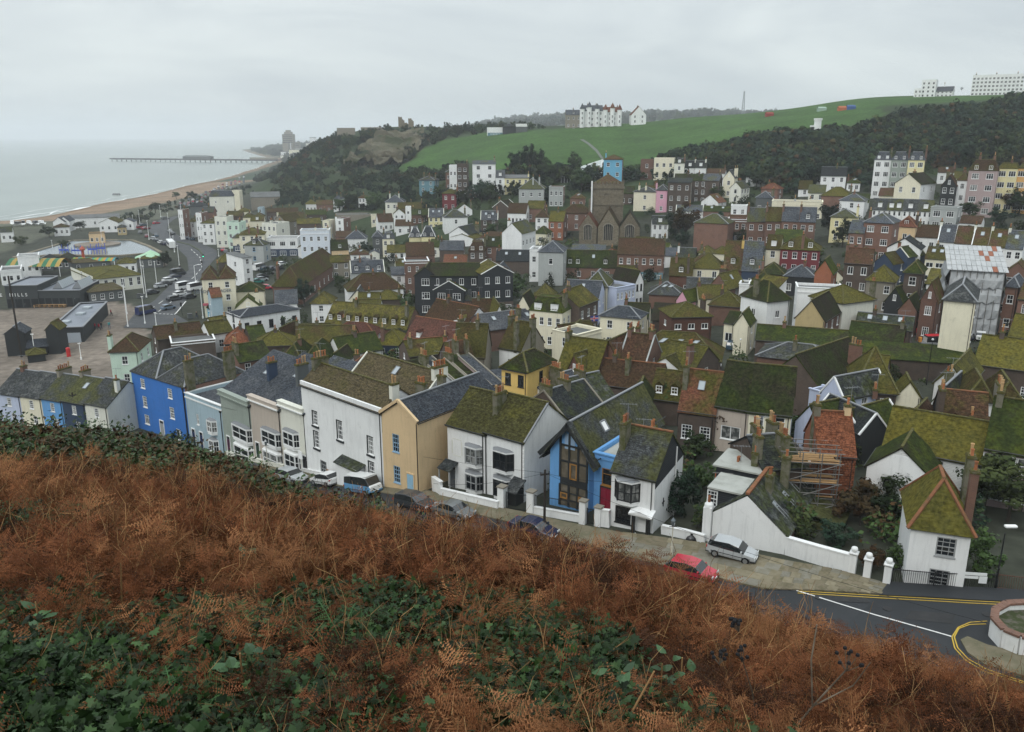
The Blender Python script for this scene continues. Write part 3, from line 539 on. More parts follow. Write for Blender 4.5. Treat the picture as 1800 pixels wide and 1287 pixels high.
def chimney(parent,x,y,zb,zt,n=2,mt=None,along='y',pots=True,near=True,pot=None,w_=.55):
 mt=mt or STACK;L_=max(.6,.36*n+.2);a,b=(w_/2,L_/2)if along=='y' else(L_/2,w_/2)
 m=M();m.box(-a,a,-b,b,zb,zt-.22);m.box(-a-.07,a+.07,-b-.07,b+.07,zt-.22,zt-.1,1);m.box(-a-.02,a+.02,-b-.02,b+.02,zt-.1,zt,1)
 o=m.build('chimney',[mt,MOSSCAP],parent,loc=(x,y,0))
 if pots and n:
  key=('pot',near)
  if key not in WCACHE:
   q=M();q.lathe([(.13,0),(.115,.1),(.105,.5),(.14,.52),(.14,.6),(.085,.6),(.085,.4)],n=9 if near else 6);
   q2=M();q2 .lathe([(.12,0),(.10,.06),(.115,.7),(.15,.74),(.13,.8),(.08,.8),(.08,.5)],n=9 if near else 6)
   WCACHE[key]=(q.mesh('chimney_pot',[TERRA]),q2 .mesh('chimney_pot',[BUFF]))
  for i in range(n):
   t=(i-(n-1)/2)*.36;me=WCACHE[key][random.random()<(.3 if pot is None else pot)]
   p=link('chimney_pot',me,o,(0,t,zt)if along=='y' else(t,0,zt),random.random()*6);s_=random.uniform(.85,1.15);p.scale=(1,1,s_)
 return o
GROUP='houses of the old town'
HOUSES=[]
def house(fr,label,A,B,h,dep,rt,rise,wall,roof,nf=(2,2),c=(),d=0,s=0,yaw=None,side=None,wk='s',ws=(1,2),name='house',cat='house',ov=.28,base=None,near=None,fr_m=FRAME,pos=None,wid=None,tiles=None,ww=None,att=False,drop=3.0,dm=None,coping=None,ridge=None,wh=None,front=None,dside=False,wl=None,swl=None,reveal=None,Y=None,C=None):
 """A, B: photo pixels of the left and right end of the front eave; the terrain under them gives the place, the two together the turn"""
 if pos is None:
  u1,v1=px(fr,*A);u2,v2=px(fr,*B)
  if Y is None:rise,dep=rise*(.86 if rt not in('f','s')else 1),dep*.93
  pa=hit(u1,v1,h)if Y is None else at_y(u1,v1,Y)
  if Y:h=pa.z-gz(pa.x,pa.y)
  if yaw is None:
   pb=on_z(u2,v2,pa.z)if v2>HY+6 else at_y(u2,v2,pa.y)
   ya=math.atan2(pb.y-pa.y,pb.x-pa.x)
   if abs(ya)>R(62):yaw=math.degrees((R(62)if ya>0 else-R(62))+math.atan2(pa.x,pa.y))
   if C:
    pc=on_z(*px(fr,*C),pa.z);yc=math.atan2(pc.y-pb.y,pc.x-pb.x)-math.pi/2;w1,w2=(pb-pa).length,(pc-pb).length;yaw=math.degrees((ya*w1+yc*w2)/(w1+w2)+math.atan2(pa.x,pa.y));dep=w2
  if yaw is not None:
   ya=R(yaw)-math.atan2(pa.x,pa.y)
   ya=max(-1.25,min(1.25,ya));dr=ray(u2,v2);k=dr[0]/dr[1]
   den=math.cos(ya)-k*math.sin(ya);t=(k*pa.y-pa.x)/den;pb=pa+Vector((t*math.cos(ya),t*math.sin(ya),0))
  W_=math.hypot(pb.x-pa.x,pb.y-pa.y);mid=(pa+pb)/2;org=Vector((mid.x,mid.y,pa.z-h));rz=ya
 else:org,rz,W_=Vector(pos[:3]),pos[3],wid
 dist=org.length if org.y>0 else 50;dist=math.hypot(org.x,org.y)
 if near is None:near=dist<185
 T=thing(name,label,cat,org,rz,GROUP)
 hw=W_/2;wm=W[wall];sm=W[side or wall]
 tc_=Matrix.Rotation(-rz,3,'Z')@Vector((-org.x,-org.y,0));left_seen=tc_.x<-hw;right_seen=tc_.x>hw
 wins=[]
 def layout(Wd,cols,floors,sill=.3,hh=None):
  ops=[];fh=h/max(1,floors)
  for k in range(floors):
   for i in range(cols):
    ww_=ww or min(1.05,Wd/cols*.52);hg=wh or min(1.55,fh*.56);x=Wd*(i+.5)/cols-ww_/2;z=k*fh+fh*sill
    ops.append((round(x,3),round(z,3),round(ww_,2),round(hg,2)))
  return ops
 fo=layout(W_,*nf)if nf and nf[0]else[]
 so_=layout(dep,*ws)if ws and ws[0]else[]
 fk=[(wk,fr_m)]*len(fo);sk=[(wk,fr_m)]*len(so_)
 if wl is not None:
  fo=[(round(W_*q_[0]-q_[2]/2,3),q_[1],q_[2],q_[3])for q_ in wl];fk=[(q_[4]if len(q_)>4 else wk,q_[5]if len(q_)>5 else fr_m)for q_ in wl]
 if swl is not None:
  so_=[(round(dep*q_[0]-q_[2]/2,3),q_[1],q_[2],q_[3])for q_ in swl];sk=[(q_[4]if len(q_)>4 else wk,q_[5]if len(q_)>5 else fr_m)for q_ in swl]
 m=M();mats=[wm,sm,reveal or wm]
 wall_face(m,(-hw,0,0),(1,0,0),W_,-drop,h,fo,0,rmat=2)
 wall_face(m,(hw,0,0),(0,1,0),dep,-drop,h,so_ if right_seen else[],1)
 wall_face(m,(hw,dep,0),(-1,0,0),W_,-drop,h,[],1)
 wall_face(m,(-hw,dep,0),(0,-1,0),dep,-drop,h,so_ if left_seen else[],1)
 zr=h+rise;q=[];cap=[]
 v=.12 if rt in('g','e')else ov
 if coping:v=-.02
 if rt=='g':
  m.quad((hw,0,h),(hw,dep,h),(hw,dep/2,zr),mat=1);m.quad((-hw,dep,h),(-hw,0,h),(-hw,dep/2,zr),mat=1)
  k=rise/(dep/2);e=h-ov*k+.1
  q=[((-hw-v,-ov,e),(hw+v,-ov,e),(hw+v,dep/2,zr+.1),(-hw-v,dep/2,zr+.1)),((hw+v,dep+ov,e),(-hw-v,dep+ov,e),(-hw-v,dep/2,zr+.1),(hw+v,dep/2,zr+.1))]
  cap=[((-hw-v,dep/2,zr+.12),(hw+v,dep/2,zr+.12))]
 elif rt=='e':
  m.quad((-hw,0,h),(hw,0,h),(0,0,zr),mat=0);m.quad((hw,dep,h),(-hw,dep,h),(0,dep,zr),mat=1)
  k=rise/hw;e=h-ov*k+.1
  q=[((-hw-ov,dep+v,e),(-hw-ov,-v,e),(0,-v,zr+.1),(0,dep+v,zr+.1)),((hw+ov,-v,e),(hw+ov,dep+v,e),(0,dep+v,zr+.1),(0,-v,zr+.1))]
  cap=[((0,-v,zr+.12),(0,dep+v,zr+.12))]
 elif rt in('h','hx','hy','h2'):
  secs=[(-hw,hw)]if rt!='h2' else[(-hw,0),(0,hw)]
  for(x0,x1)in secs:
   wx=x1-x0;ax=rt if rt in('hx','hy')else('hy' if rt=='h2' or wx<dep else 'hx')
   x0e,x1e=x0-(ov if x0==-hw else 0),x1+(ov if x1==hw else 0);e=h+.06;xm=(x0+x1)/2
   if ax=='hx':
    i=min(dep/2,wx/2-.05);l,r_=(x0+i,dep/2,zr),(x1-i,dep/2,zr)
    q+=[((x0e,-ov,e),(x1e,-ov,e),r_,l),((x1e,-ov,e),(x1e,dep+ov,e),r_,r_),((x1e,dep+ov,e),(x0e,dep+ov,e),l,r_),((x0e,dep+ov,e),(x0e,-ov,e),l,l)]
    cap+=[(l,r_)]
   else:
    i=min(wx/2,dep/2-.05);l,r_=(xm,i,zr),(xm,dep-i,zr)
    q+=[((x0e,-ov,e),(x1e,-ov,e),l,l),((x1e,-ov,e),(x1e,dep+ov,e),r_,l),((x1e,dep+ov,e),(x0e,dep+ov,e),r_,r_),((x0e,dep+ov,e),(x0e,-ov,e),l,r_)]
    cap+=[(l,r_)]
   cap+=[((x0e,-ov,e),l),((x1e,-ov,e),r_ if ax=='hx' else l),((x1e,dep+ov,e),r_),((x0e,dep+ov,e),l if ax=='hx' else r_)]
 elif rt=='s':
  m.quad((hw,0,h),(hw,dep,h),(hw,dep,zr),mat=1);m.quad((-hw,dep,h),(-hw,0,h),(-hw,dep,zr),mat=1);m.quad((hw,dep,h),(-hw,dep,h),(-hw,dep,zr),(hw,dep,zr),mat=1)
  k=rise/dep;q=[((-hw-v,-ov,h-ov*k+.1),(hw+v,-ov,h-ov*k+.1),(hw+v,dep+.1,zr+.1),(-hw-v,dep+.1,zr+.1))]
 elif rt=='m':
  i=.28*rise+.3;zt=h+rise*.86;e=h+.05;o2=.18
  a_,b_,c_,d_=(-hw-o2,-o2,e),(hw+o2,-o2,e),(hw+o2,dep+o2,e),(-hw-o2,dep+o2,e)
  a2,b2,c2,d2=(-hw+i,i,zt),(hw-i,i,zt),(hw-i,dep-i,zt),(-hw+i,dep-i,zt)
  q=[(a_,b_,b2,a2),(b_,c_,c2,b2),(c_,d_,d2,c2),(d_,a_,a2,d2),(a2,b2,c2,d2)]
  cap=[(a2,b2),(b2,c2),(c2,d2),(d2,a2)]
 if rt=='f':
  pt=.25
  wall_face(m,(-hw,0,0),(1,0,0),W_,h,zr,[],0);wall_face(m,(hw,0,0),(0,1,0),dep,h,zr,[],1)
  wall_face(m,(hw,dep,0),(-1,0,0),W_,h,zr,[],1);wall_face(m,(-hw,dep,0),(0,-1,0),dep,h,zr,[],1)
  for(x0,x1,y0,y1)in((-hw,hw,0,pt),(-hw,hw,dep-pt,dep),(-hw,-hw+pt,pt,dep-pt),(hw-pt,hw,pt,dep-pt)):m.quad((x0,y0,zr),(x1,y0,zr),(x1,y1,zr),(x0,y1,zr),mat=0)
  for(p,u_,L_)in(((-hw+pt,pt,0),(0,1,0),dep-2*pt),((-hw+pt,dep-pt,0),(1,0,0),W_-2*pt),((hw-pt,dep-pt,0),(0,-1,0),dep-2*pt),((hw-pt,pt,0),(-1,0,0),W_-2*pt)):wall_face(m,p,u_,L_,h-.2,zr,[],1)
 wo_=m.build('wall',mats,T)
 rf=RF[roof]
 r=M()
 if rt=='f':
  r.quad((-hw+.25,.25,h+max(.05,rise-.45)),(hw-.25,.25,h+max(.05,rise-.45)),(hw-.25,dep-.25,h+max(.05,rise-.45)),(-hw+.25,dep-.25,h+max(.05,rise-.45)))
  if near or dist<330:
   k=M();k.box(-hw-.12,hw+.12,-.12,.32,zr,zr+.12);k.box(hw-.2,hw+.12,.32,dep+.1,zr,zr+.12);k.box(-hw-.12,-hw+.2,.32,dep+.1,zr,zr+.12);k.box(-hw-.07,hw+.07,-.1,-.01,h-.12,h+.08);k.build('coping',W[coping]if coping else(wm if wall not in('brick','dbrick')else W['white']),T)
 else:
  for a in q:slab(r,*a)
 ro=r.build('roof',rf,T)
 if q and(tiles or(tiles is None and dist<118)):
  tw,th=(.33,.33)if roof.startswith('conc')else(.27,.24)
  tile_skin(q,tw,th,rf,ro)
 if cap and dist<420:
  k=M()
  for a,b in cap:k.obox(Vector(a)+Vector((0,0,.06)),Vector(b)+Vector((0,0,.06)),.24,.12)
  k.build('ridge_tiles',ridge or(MOSSCAP if roof.startswith('moss')or roof in('brown','conc','concg')else(RIDGE if roof in('red','orange','maroont')else LEADF)),ro)
 if coping and rt in('g','e','s','m'):
  for(i0,i1)in((0,3),(1,2)):
   k=M()
   for n_,a in enumerate(q[:2 if rt in('g','e')else 1]):
    j0,j1=(i0,i1)if n_==0 or rt=='e' else((1,2)if i0==0 else(0,3))
    if rt=='e':j0,j1=((0,3),(1,2))[(i0==0)^(n_==0)]if False else(((1,2)if i0==0 else(0,3))if n_==0 else((0,3)if i0==0 else(1,2)))
    k.obox(Vector(a[j0])+Vector((0,0,.07)),Vector(a[j1])+Vector((0,0,.07)),.2,.16)
   k.build('verge_coping',W[coping],T)
 if near and rt in('g','h','hx','h2','e'):
  k=M();e=h-.02
  if rt=='e':k.cyl((-hw-ov,0,e-.1),(-hw-ov,dep,e-.1),.055,n=6);k.cyl((hw+ov,0,e-.1),(hw+ov,dep,e-.1),.055,n=6)
  else:k.cyl((-hw-.1,-ov-.04,e),(hw+.1,-ov-.04,e),.055,n=6)
  k.build('gutter',BLACK,T)
  k=M();xx=hw-.25 if rt!='e' else hw-.12;k.cyl((xx,-.08,-drop),(xx,-.08,h-.15),.045,n=6);k.build('drainpipe',BLACK,T)
 for(x,z,ww_,hg),(k_,f_)in zip(fo,fk):
  if k_:put_window(T,-hw+x+ww_/2,.08,z,0,ww_,hg,k_,near,f_)
 if right_seen:
  for(x,z,ww_,hg),(k_,f_)in zip(so_,sk):put_window(T,hw-.08,x+ww_/2,z,math.pi/2,ww_,hg,k_,near,f_)
 if left_seen:
  for(x,z,ww_,hg),(k_,f_)in zip(so_,sk):put_window(T,-hw+.08,dep-x-ww_/2,z,-math.pi/2,ww_,hg,k_,near,f_)
 if att and rt=='e':put_window(T,0,-.01,h+rise*.12,0,min(.9,W_*.16),min(1.1,rise*.42),'c',near,fr_m,'attic_window')
 if c is not None and not c and rt in('g','h','hx','h2','e','m')and cat=='house' and wall not in('black','navy')and W_>4 and random.random()<.7:
  c=[(random.choice((.06,.94,.5,.3)),.5 if rt!='e' else.7,random.choice((2,2,3,4)),random.choice(('','brick','dbrick')),.9 if rt=='g' else.5)]
 if c and dist<200 and random.random()<.75:
  k=M();xa,ya_,za=-hw+c[0][0]*W_+.2,c[0][1]*dep,zr+(c[0][4]if len(c[0])>4 else.9);k.cyl((xa,ya_,za-.6),(xa,ya_,za+1.7),.022,n=4);k.cyl((xa-.7,ya_-.3,za+1.6),(xa+.7,ya_+.3,za+1.6),.016,n=4)
  for i in range(6):f_=-.6+i*.24;k.cyl((xa+f_-.1,ya_+f_*.43+.25,za+1.6),(xa+f_+.1,ya_+f_*.43-.25,za+1.6),.012,n=3)
  k.build('aerial',LEADF,T)
 for ch in c or():
  fx,fy,n=ch[:3];mt=W[ch[3]]if len(ch)>3 and ch[3]in W else None;ex=ch[4]if len(ch)>4 else.9
  chimney(T,-hw+fx*W_,fy*dep,h-.5,zr+ex,n,mt,'y' if rt!='e' else 'x',near=near)
 if d:
  dw,dh=(dm or(1.15,1.25));k=rise/(dep/2)if rt in('g','h','hx')else(rise*.86/(.28*rise+.48)if rt=='m' else rise/(dep/2));xs=[(i+.5)/d for i in range(d)]
  if front:xs=front
  for f_ in xs:
   y0=dep*.09 if rt!='m' else.12;z0=h+k*y0+.12;yb=y0+dh/max(k,.3);x_=-hw+f_*W_
   m2=M();m2 .box(x_-dw/2,x_+dw/2,y0,max(yb,y0+.8),z0-.25,z0+dh)
   m2 .quad((x_-dw/2-.1,y0-.15,z0+dh),(x_+dw/2+.1,y0-.15,z0+dh),(x_,y0-.15,z0+dh+.45),mat=1);yb2=max(yb,y0+.8)+.55/max(k,.3)
   m2 .quad((x_-dw/2-.12,yb2,z0+dh-.02),(x_-dw/2-.12,y0-.2,z0+dh-.02),(x_,y0-.2,z0+dh+.5),(x_,yb2,z0+dh+.5),mat=1);m2 .quad((x_+dw/2+.12,y0-.2,z0+dh-.02),(x_+dw/2+.12,yb2,z0+dh-.02),(x_,yb2,z0+dh+.5),(x_,y0-.2,z0+dh+.5),mat=1)
   do=m2 .build('dormer',[W['white']if wall in('white','cream','pale')else rf,rf],T)
   a,b=win_mesh(dw*.82,dh*.84,'c' if wk!='s' else 's',near,FRAME,GLASS);wobj=link('window',a,do,(x_,y0-.03,z0+dh*.05),0)
   if b:
    link('pane',b,do,(x_,y0-.03,z0+dh*.05),0)
 if s:
  a,b,c_,d_=map(Vector,q[0])if rt!='e' else map(Vector,q[1]);n=(b-a).cross(c_-a).normalized()
  for i in range(s):
   f_=(i+.5)/s*.8+.1;p0=a.lerp(b,f_).lerp(d_.lerp(c_,f_),.55);up=(d_-a).normalized();al=(b-a).normalized()
   k=M();pts=[p0-al*.35,p0+al*.35,p0+al*.35+up*1.1,p0-al*.35+up*1.1]
   k.quad(*[p+n*.14 for p in pts],mat=1)
   for a_,b_ in zip(pts,pts[1:]+pts[:1]):k.quad(a_-n*.02,b_-n*.02,b_+n*.14,a_+n*.14)
   for a_,b_ in zip(pts,pts[1:]+pts[:1]):k.obox(a_+n*.15,b_+n*.15,.07,.05)
   k.build('skylight',[LEADF,SKYG],T)
 if base:
  k=M();bh=base[1];k.box(-hw-.06,hw+.06,-.14,-.02,-drop,bh);o_=k.build('ground_floor_front',W[base[0]],T)
  for i in range(max(1,nf[0]if nf else 2)):
   ww_=W_/max(1,nf[0])*.62;x_=-hw+W_*(i+.5)/max(1,nf[0]);put_window(T,x_,-.17,.7,0,round(ww_,2),round(bh*.55,2),'c3',near,fr_m,'shop_window')
 HOUSES.append((T,W_,dep,h,rise,rt,rz));T_=T
 return T
# the town, house by house
H=house
H('F4','long mossy roof with nine white dormers along its eave',(975,318),(1490,362),3.4,9,'g',4.6,'brick','moss',(0,0),c=[(.95,.3,2),(.3,.45,2)],d=9,dm=(.95,1.2))
H('F4','white single storey row with black framed windows and low slate roof',(440,284),(815,228),4.6,8,'hx',1.3,'white','slaten',(5,1),fr_m=BLKFR,wh=1.9,ww=1.1)
PUB=H('L2','cream pub with dark painted lettering and twin orange mossy roofs',(170,378),(850,345),9.6,9,'h2',3.0,'cream','brown',(2,3),c=[(.5,.5,2)],ws=(1,3))
H('L2','cream house with green hipped roof beside the cream pub',(885,628),(1450,600),5.2,8,'hx',2.3,'cream','mossd',(2,1),yaw=-4)
H('L2','small tile hung gable over a cream ground floor near the pub',(868,962),(1390,950),2.8,6,'e',3.0,'cream','mossd',(2,1),att=True,c=[(.85,.5,2,'cream')],yaw=-4)
H('L2','narrow blue grey house with red tiled roof before the cream pub',(370,735),(590,735),6.2,5,'g',2.0,'ltblue','red',(0,0),yaw=10)
H('L2','tiny turquoise gabled kiosk in front of the cream pub',(345,960),(545,930),2.8,3,'e',1.7,'azure','mossd',(1,1),yaw=15,wk='c')
H('F4','white cottage with hipped moss roof left of the nine dormer roof',(888,196),(1012,196),5.0,7,'h',2.6,'white','moss',(1,2))
H('F4','salmon pink cottage with a plain red hipped roof',(1012,386),(1292,398),2.7,6,'hx',2.4,'pink','maroont',(2,1),c=[(.2,.5,2)])
H('F4','white walled house under a plum tiled roof with two tiny dormers',(1475,424),(1792,478),4.2,8,'g',4.2,'white','maroont',(3,1),c=[(.9,.5,3)],d=2,dm=(.8,.9))
H('J6','broad moss roofed house in the middle of the rooftops, gable of orange brick',(735,240),(1270,290),4.0,8,'g',3.2,'obrick','moss',(0,0),c=[(.3,.6,1)],s=0,yaw=-16)
H('J6','mossy hip roof with bright yellow moss streak left of the broad roof',(355,262),(730,240),3.6,7,'h',2.6,'dbrick','mossb',(0,0),yaw=-8)
H('J6','pair of dark green hipped roofs behind the white three storey house',(600,405),(1010,430),4.2,9,'h2',3.2,'dbrick','mossd',(0,0),yaw=-18)
H('J6','white gable with climbing ivy above the white three storey house',(1035,420),(1165,420),4.0,7,'e',2.0,'white','mossd',(1,1),yaw=-22,wk='c')
H('J6','mossy roof running behind the ivy gable, white end wall',(1165,345),(1555,385),3.6,7,'g',3.0,'white','mossd',(2,1),yaw=22)
H('J6','flame red hipped roof with a brown stack by the white row',(80,238),(330,250),3.0,7,'h',3.0,'dbrick','orange',(0,0),c=[(.6,.4,2,'dbrick')],yaw=-5)
H('J6','dark green roof right of the flame red hip',(330,208),(480,205),3.4,7,'g',2.6,'dbrick','mossd',(0,0),yaw=14)
H('J6','little timber framed gable with white panels among moss roofs',(548,178),(640,182),3.6,7,'e',2.2,'white','moss',(2,1),yaw=-28,wk='x',fr_m=BLKFR)
H('J6','low mossy range behind the timber framed little gable',(740,170),(1060,178),3.2,6,'g',2.2,'dbrick','moss',(0,0),c=[(.02,.5,2)],yaw=-6)
H('J6','mossy house with white end wall at the far left of the rooftops',(0,130),(150,85),3.6,7,'g',3.0,'white','moss',(1,1),yaw=24)
H('J6','mossy hip right of the salmon pink cottage',(1478,245),(1740,300),3.0,7,'h',2.8,'navy','mossb',(2,1),c=[(.25,.1,1,'brick')],yaw=-18)
H('N1','mint green house with hipped red and moss roof by the plaza',(578,300),(728,302),6.6,9,'h',2.6,'mint','brown',(1,2),c=[(.02,.1,3,'mint')],ws=(2,2),yaw=-18)
H('N1','flat felt roof between moss roofs behind the mint house',(905,262),(1135,240),4.0,7,'f',.4,'dbrick','felt',(0,0))
H('N1','mossy roof with tall green stack behind the mint house',(830,232),(1075,225),4.0,7,'g',2.4,'dbrick','moss',(0,0),c=[(.45,.3,2)],yaw=8)
H('N1','brick wing with moss roof and white gutter behind the royal blue house',(1262,352),(1432,322),5.4,7,'g',2.6,'brick','mossd',(2,2),c=[(.05,.3,4)],ws=(0,0))
H('N1','white house end with mossy roof left of the white row',(1105,205),(1222,192),4.2,6,'g',2.4,'white','moss',(1,1),yaw=18)
H('J4','humped moss roof with orange ridge and a red cheeked dormer',(140,160),(610,265),4.2,9,'g',4.6,'white','moss',(0,0),d=1,front=[.85],ws=(3,1),ridge=RIDGE,c=[])
H('J4','white walled annex with three dark windows beside the humped moss roof',(600,240),(850,175),4.6,5,'f',.4,'white','felt',(3,1),fr_m=GREYFR)
H('J4','moss roof with a black and white half timbered gable',(940,165),(1090,135),4.4,9,'e',3.8,'white','mossb',(3,1),yaw=8,wk='x',fr_m=BLKFR)
H('J4','wide mossy roof left of the half timbered gable',(700,150),(930,160),3.8,9,'g',4.2,'dbrick','moss',(0,0),yaw=-4)
HOTEL=H('J4','cream hotel with dark mansard roof and white dormers',(1355,38),(1725,50),7.4,9,'m',3.6,'cream','mossd',(4,2),C=(1907,8),d=2,ws=(2,2),dm=(1.5,1.3))
H('J4','cream gable joined to the left of the mansard hotel',(1208,0),(1355,38),7.0,7,'e',2.8,'cream','mossd',(1,2),wk='c',yaw=-14)
H('J4','large lilac slate roof with brick end and roof lights',(860,268),(1560,180),4.2,9,'g',2.6,'brick','slate',(0,0),c=[(.62,.3,3)],s=3)
H('J4','mossy roof between two tall chimneys, white wall below',(1012,455),(1255,495),4.6,8,'g',4.6,'white','mossb',(1,1),c=[(.02,.5,4),(1,.5,3),(.75,.05,2)],ws=(0,0),side='stone')
H('J4','moss roof with tall grey rendered gable on its right',(490,560),(850,600),4.4,9,'g',5.2,'stone','mossb',(0,0),c=[(.68,.5,4)],ws=(0,0),yaw=-10)
H('J4','low moss roof with orange ridge left of the slim brick chimney',(0,560),(440,505),3.6,8,'g',2.2,'dbrick','moss',(0,0),c=[(.98,.2,1,'obrick'),(.1,.3,3)],ridge=RIDGE,yaw=14)
H('J4','reddish tiled slope with a stack of buff pots',(460,650),(740,600),4.0,7,'g',3.2,'dbrick','brown',(0,0),c=[(.3,.2,5),(.75,.2,3)],ridge=RIDGE,yaw=16)
for i,(a,b,rf_,wl,lab)in enumerate([((290,955),(500,920),'mossd','white','dark mossy roof of the terrace, nearest the mossy semi'),((500,920),(632,880),'slate','white','plain slate roof of the mono pitch terrace'),((636,948),(772,895),'mossd','white','striped moss roof second from the yellow house'),((772,895),(910,840),'mossd','white','dark moss roofed white terrace house'),((914,885),(1040,820),'slate','mauve','slate roofed mauve terrace house touching the yellow house')]):
 H('J4',lab,a,b,5.0,7.5,'s',2.6,wl,rf_,(1,2),ws=(0,0),yaw=40,coping='stone',c=[(0,.9,4)]if i in(1,3)else[])
H('J4','tall yellow house with hipped moss roof and black windows',(1040,690),(1330,735),8.6,8.5,'h',2.2,'yellow','mossd',(2,3),ws=(1,3),fr_m=BLKFR,ww=.9,C=(1660,612))
H('J4','low yellow wing with red door and red windows, slate lean-to roof',(1045,915),(1395,795),3.4,4,'s',1.6,'yellow','slate',(3,1),fr_m=REDFR,wk='c3',yaw=24,ws=(0,0))
H('J5','moss roofed house with brown tile hung gable and white casements',(245,330),(690,395),5.2,8,'g',4.8,'hung','mossb',(4,2),wk='c3',c=[(.02,.5,3)])
H('J5','projecting brown tile hung gable with white casements',(360,345),(530,385),5.2,3,'e',3.2,'hung','moss',(1,2),wk='c3',att=True)
H('J5','Victorian brick house front gable with tall white sash windows',(705,205),(950,245),6.2,8,'e',3.4,'brick','brown',(2,2),ww=.9,wh=2.0)
H('J5','Victorian brick range beside its gable, three tall white sashes',(955,195),(1265,235),6.2,7,'g',3.6,'brick','brown',(3,2),ww=.9,wh=2.0,c=[(.1,.5,3,'brick'),(.9,.5,3,'brick')],coping='grey')
H('J5','white modern gable with large square windows under pale moss roof',(1312,268),(1640,330),5.4,7,'e',1.6,'white','concg',(2,2),wk='c',ww=1.7,wh=1.5)
H('J5','long pale moss roof behind the white modern gable',(1390,250),(1800,330),5.4,8,'g',3.0,'dbrick','concg',(0,0),c=[(.8,.1,3,'brick')],s=0)
H('J5','brown ridge roof with red chimney pots below the Victorian brick house',(690,480),(1410,470),3.8,7,'g',3.2,'dbrick','brown',(0,0),c=[(.2,.5,2,'dbrick'),(.45,.3,3)],ridge=RIDGE,yaw=-16)
H('J5','mossy slope with two tiny half timbered dormers',(1300,640),(1650,690),3.6,7,'g',3.4,'dbrick','moss',(0,0),d=2,dm=(1.0,1.1),yaw=-14)
H('J5','pale pink cottage with dark mossy hipped roof',(1060,738),(1285,750),4.8,6.5,'h',2.8,'pale','mossd',(2,2),wk='c',yaw=-6)
H('J5','blue slate roof with white gable end below the brown casement house',(190,700),(620,560),4.2,7,'g',2.4,'white','slate',(0,0),c=[(.4,.4,4)],s=0)
H('J5','dark slate roofs in a terrace behind the blue timber framed house',(330,870),(780,720),4.4,7,'g',2.8,'dbrick','slated',(0,0),c=[(.05,.5,4),(.5,.5,4)],coping='stone')
H('J5','old dark slate slope under the broad grey stack with four pots',(580,720),(910,640),4.4,7,'g',3.0,'dbrick','slated',(0,0),c=[(.35,.5,4),(.0,.9,5)])
H('F5','cream house with crisp blue slate hip and lamp post before it',(1278,270),(1528,288),6.4,8,'h',1.9,'cream','slaten',(2,2),C=(1592,255),ws=(1,2))
H('F5','small cream gable, left of two, by a stepped parapet',(975,378),(1046,402),4.4,8,'e',1.9,'cream','moss',(0,0),wk='c')
H('F5','small cream gable, right of two, by a stepped parapet',(1044,405),(1132,412),4.4,8,'e',1.9,'cream','moss',(2,1),wk='c')
H('F5','cream rendered wall house with ragged stepped parapet',(1132,412),(1286,372),5.6,6,'f',.5,'cream','felt',(0,0))
H('F5','dark brick house with Union flag hanging beside it',(1145,215),(1265,168),7.4,8,'g',3.0,'dbrick','moss',(3,2))
H('F6','long mossy pantiled roof with three skylights low on its slope',(20,372),(425,398),4.4,9,'h',3.8,'dbrick','moss',(0,0),c=[(.05,.3,5,'brick'),(.2,.25,3,'brick')],s=3,yaw=-9)
H('K3','brick cottage with reddish mossy roof and white paned sashes',(175,160),(515,205),4.8,7,'g',4.6,'dbrick','red',(2,1),wk='p',ww=1.2,wh=1.7,c=[(.05,.3,2)],s=1)
H('K3','grey rendered left half of the dark moss roofed pair',(520,120),(828,170),5.4,8,'g',5.0,'beige','mossd',(1,1),wk='c',ww=2.2,wh=1.6)
H('K3','cream right half of the dark moss roofed pair, white gable end',(830,172),(1222,215),5.4,8,'g',5.0,'cream','mossd',(2,2),side='white',ws=(0,0),wk='x')
H('F6','hall with one slate and one mossy slope, gable towards the street',(645,462),(875,520),4.6,15,'e',4.0,'dbrick','mossd',(0,0),yaw=-30)
H('F6','powder blue gabled cottage with white barge boards',(885,536),(980,582),5.6,8,'e',2.4,'lilac','slated',(0,0),coping='white')
H('F6','powder blue flat fronted wing joined to the blue gabled cottage',(980,582),(1040,566),4.6,5,'f',.4,'lilac','felt',(1,2),wk='c')
H('K3','little sky blue gable with one black paned window',(1262,262),(1502,362),3.6,7,'e',2.7,'lilac','mossd',(1,1),wk='p',fr_m=BLKFR)
H('K4','black boarded gable with white edged verges, left of the pair',(-120,690),(180,790),3.6,8,'e',2.2,'black','mossd',(0,0),coping='white')
H('K4','black boarded gable with white edged verges, right of the pair',(190,795),(450,760),3.6,8,'e',2.2,'black','slated',(0,0),coping='white')
H('K4','brown brick house under a big mossy hip with square white windows',(140,380),(536,412),5.4,11,'hx',5.0,'dbrick','mossb',(2,2),wk='c',ww=1.2,wh=1.3,c=[(.45,-.03,3,'brick',-3.6)])
H('K4','white gabled wing of the brown brick mossy house',(538,418),(770,438),5.0,4,'e',2.0,'cream','mossb',(1,1),wk='x',ww=1.1,wh=2.2)
H('K4','steep dark slate roof with deep open gable',(790,582),(1195,500),3.6,8,'e',4.0,'white','slated',(1,1),wk='c',yaw=-12)
H('K4','tall white gable with two tone mossy corrugated roof',(912,290),(1228,322),5.8,11,'e',2.6,'white','concg',(2,2),wk='c',yaw=-10)
H('K4','white house with slate front roof between two mossy hips',(1228,468),(1778,522),5.6,8,'h2',2.6,'white','mossb',(2,1),fr_m=BLKFR,ww=1.2,wh=2.0,c=[(.53,-.02,5,'stone',.2)],ws=(0,0))
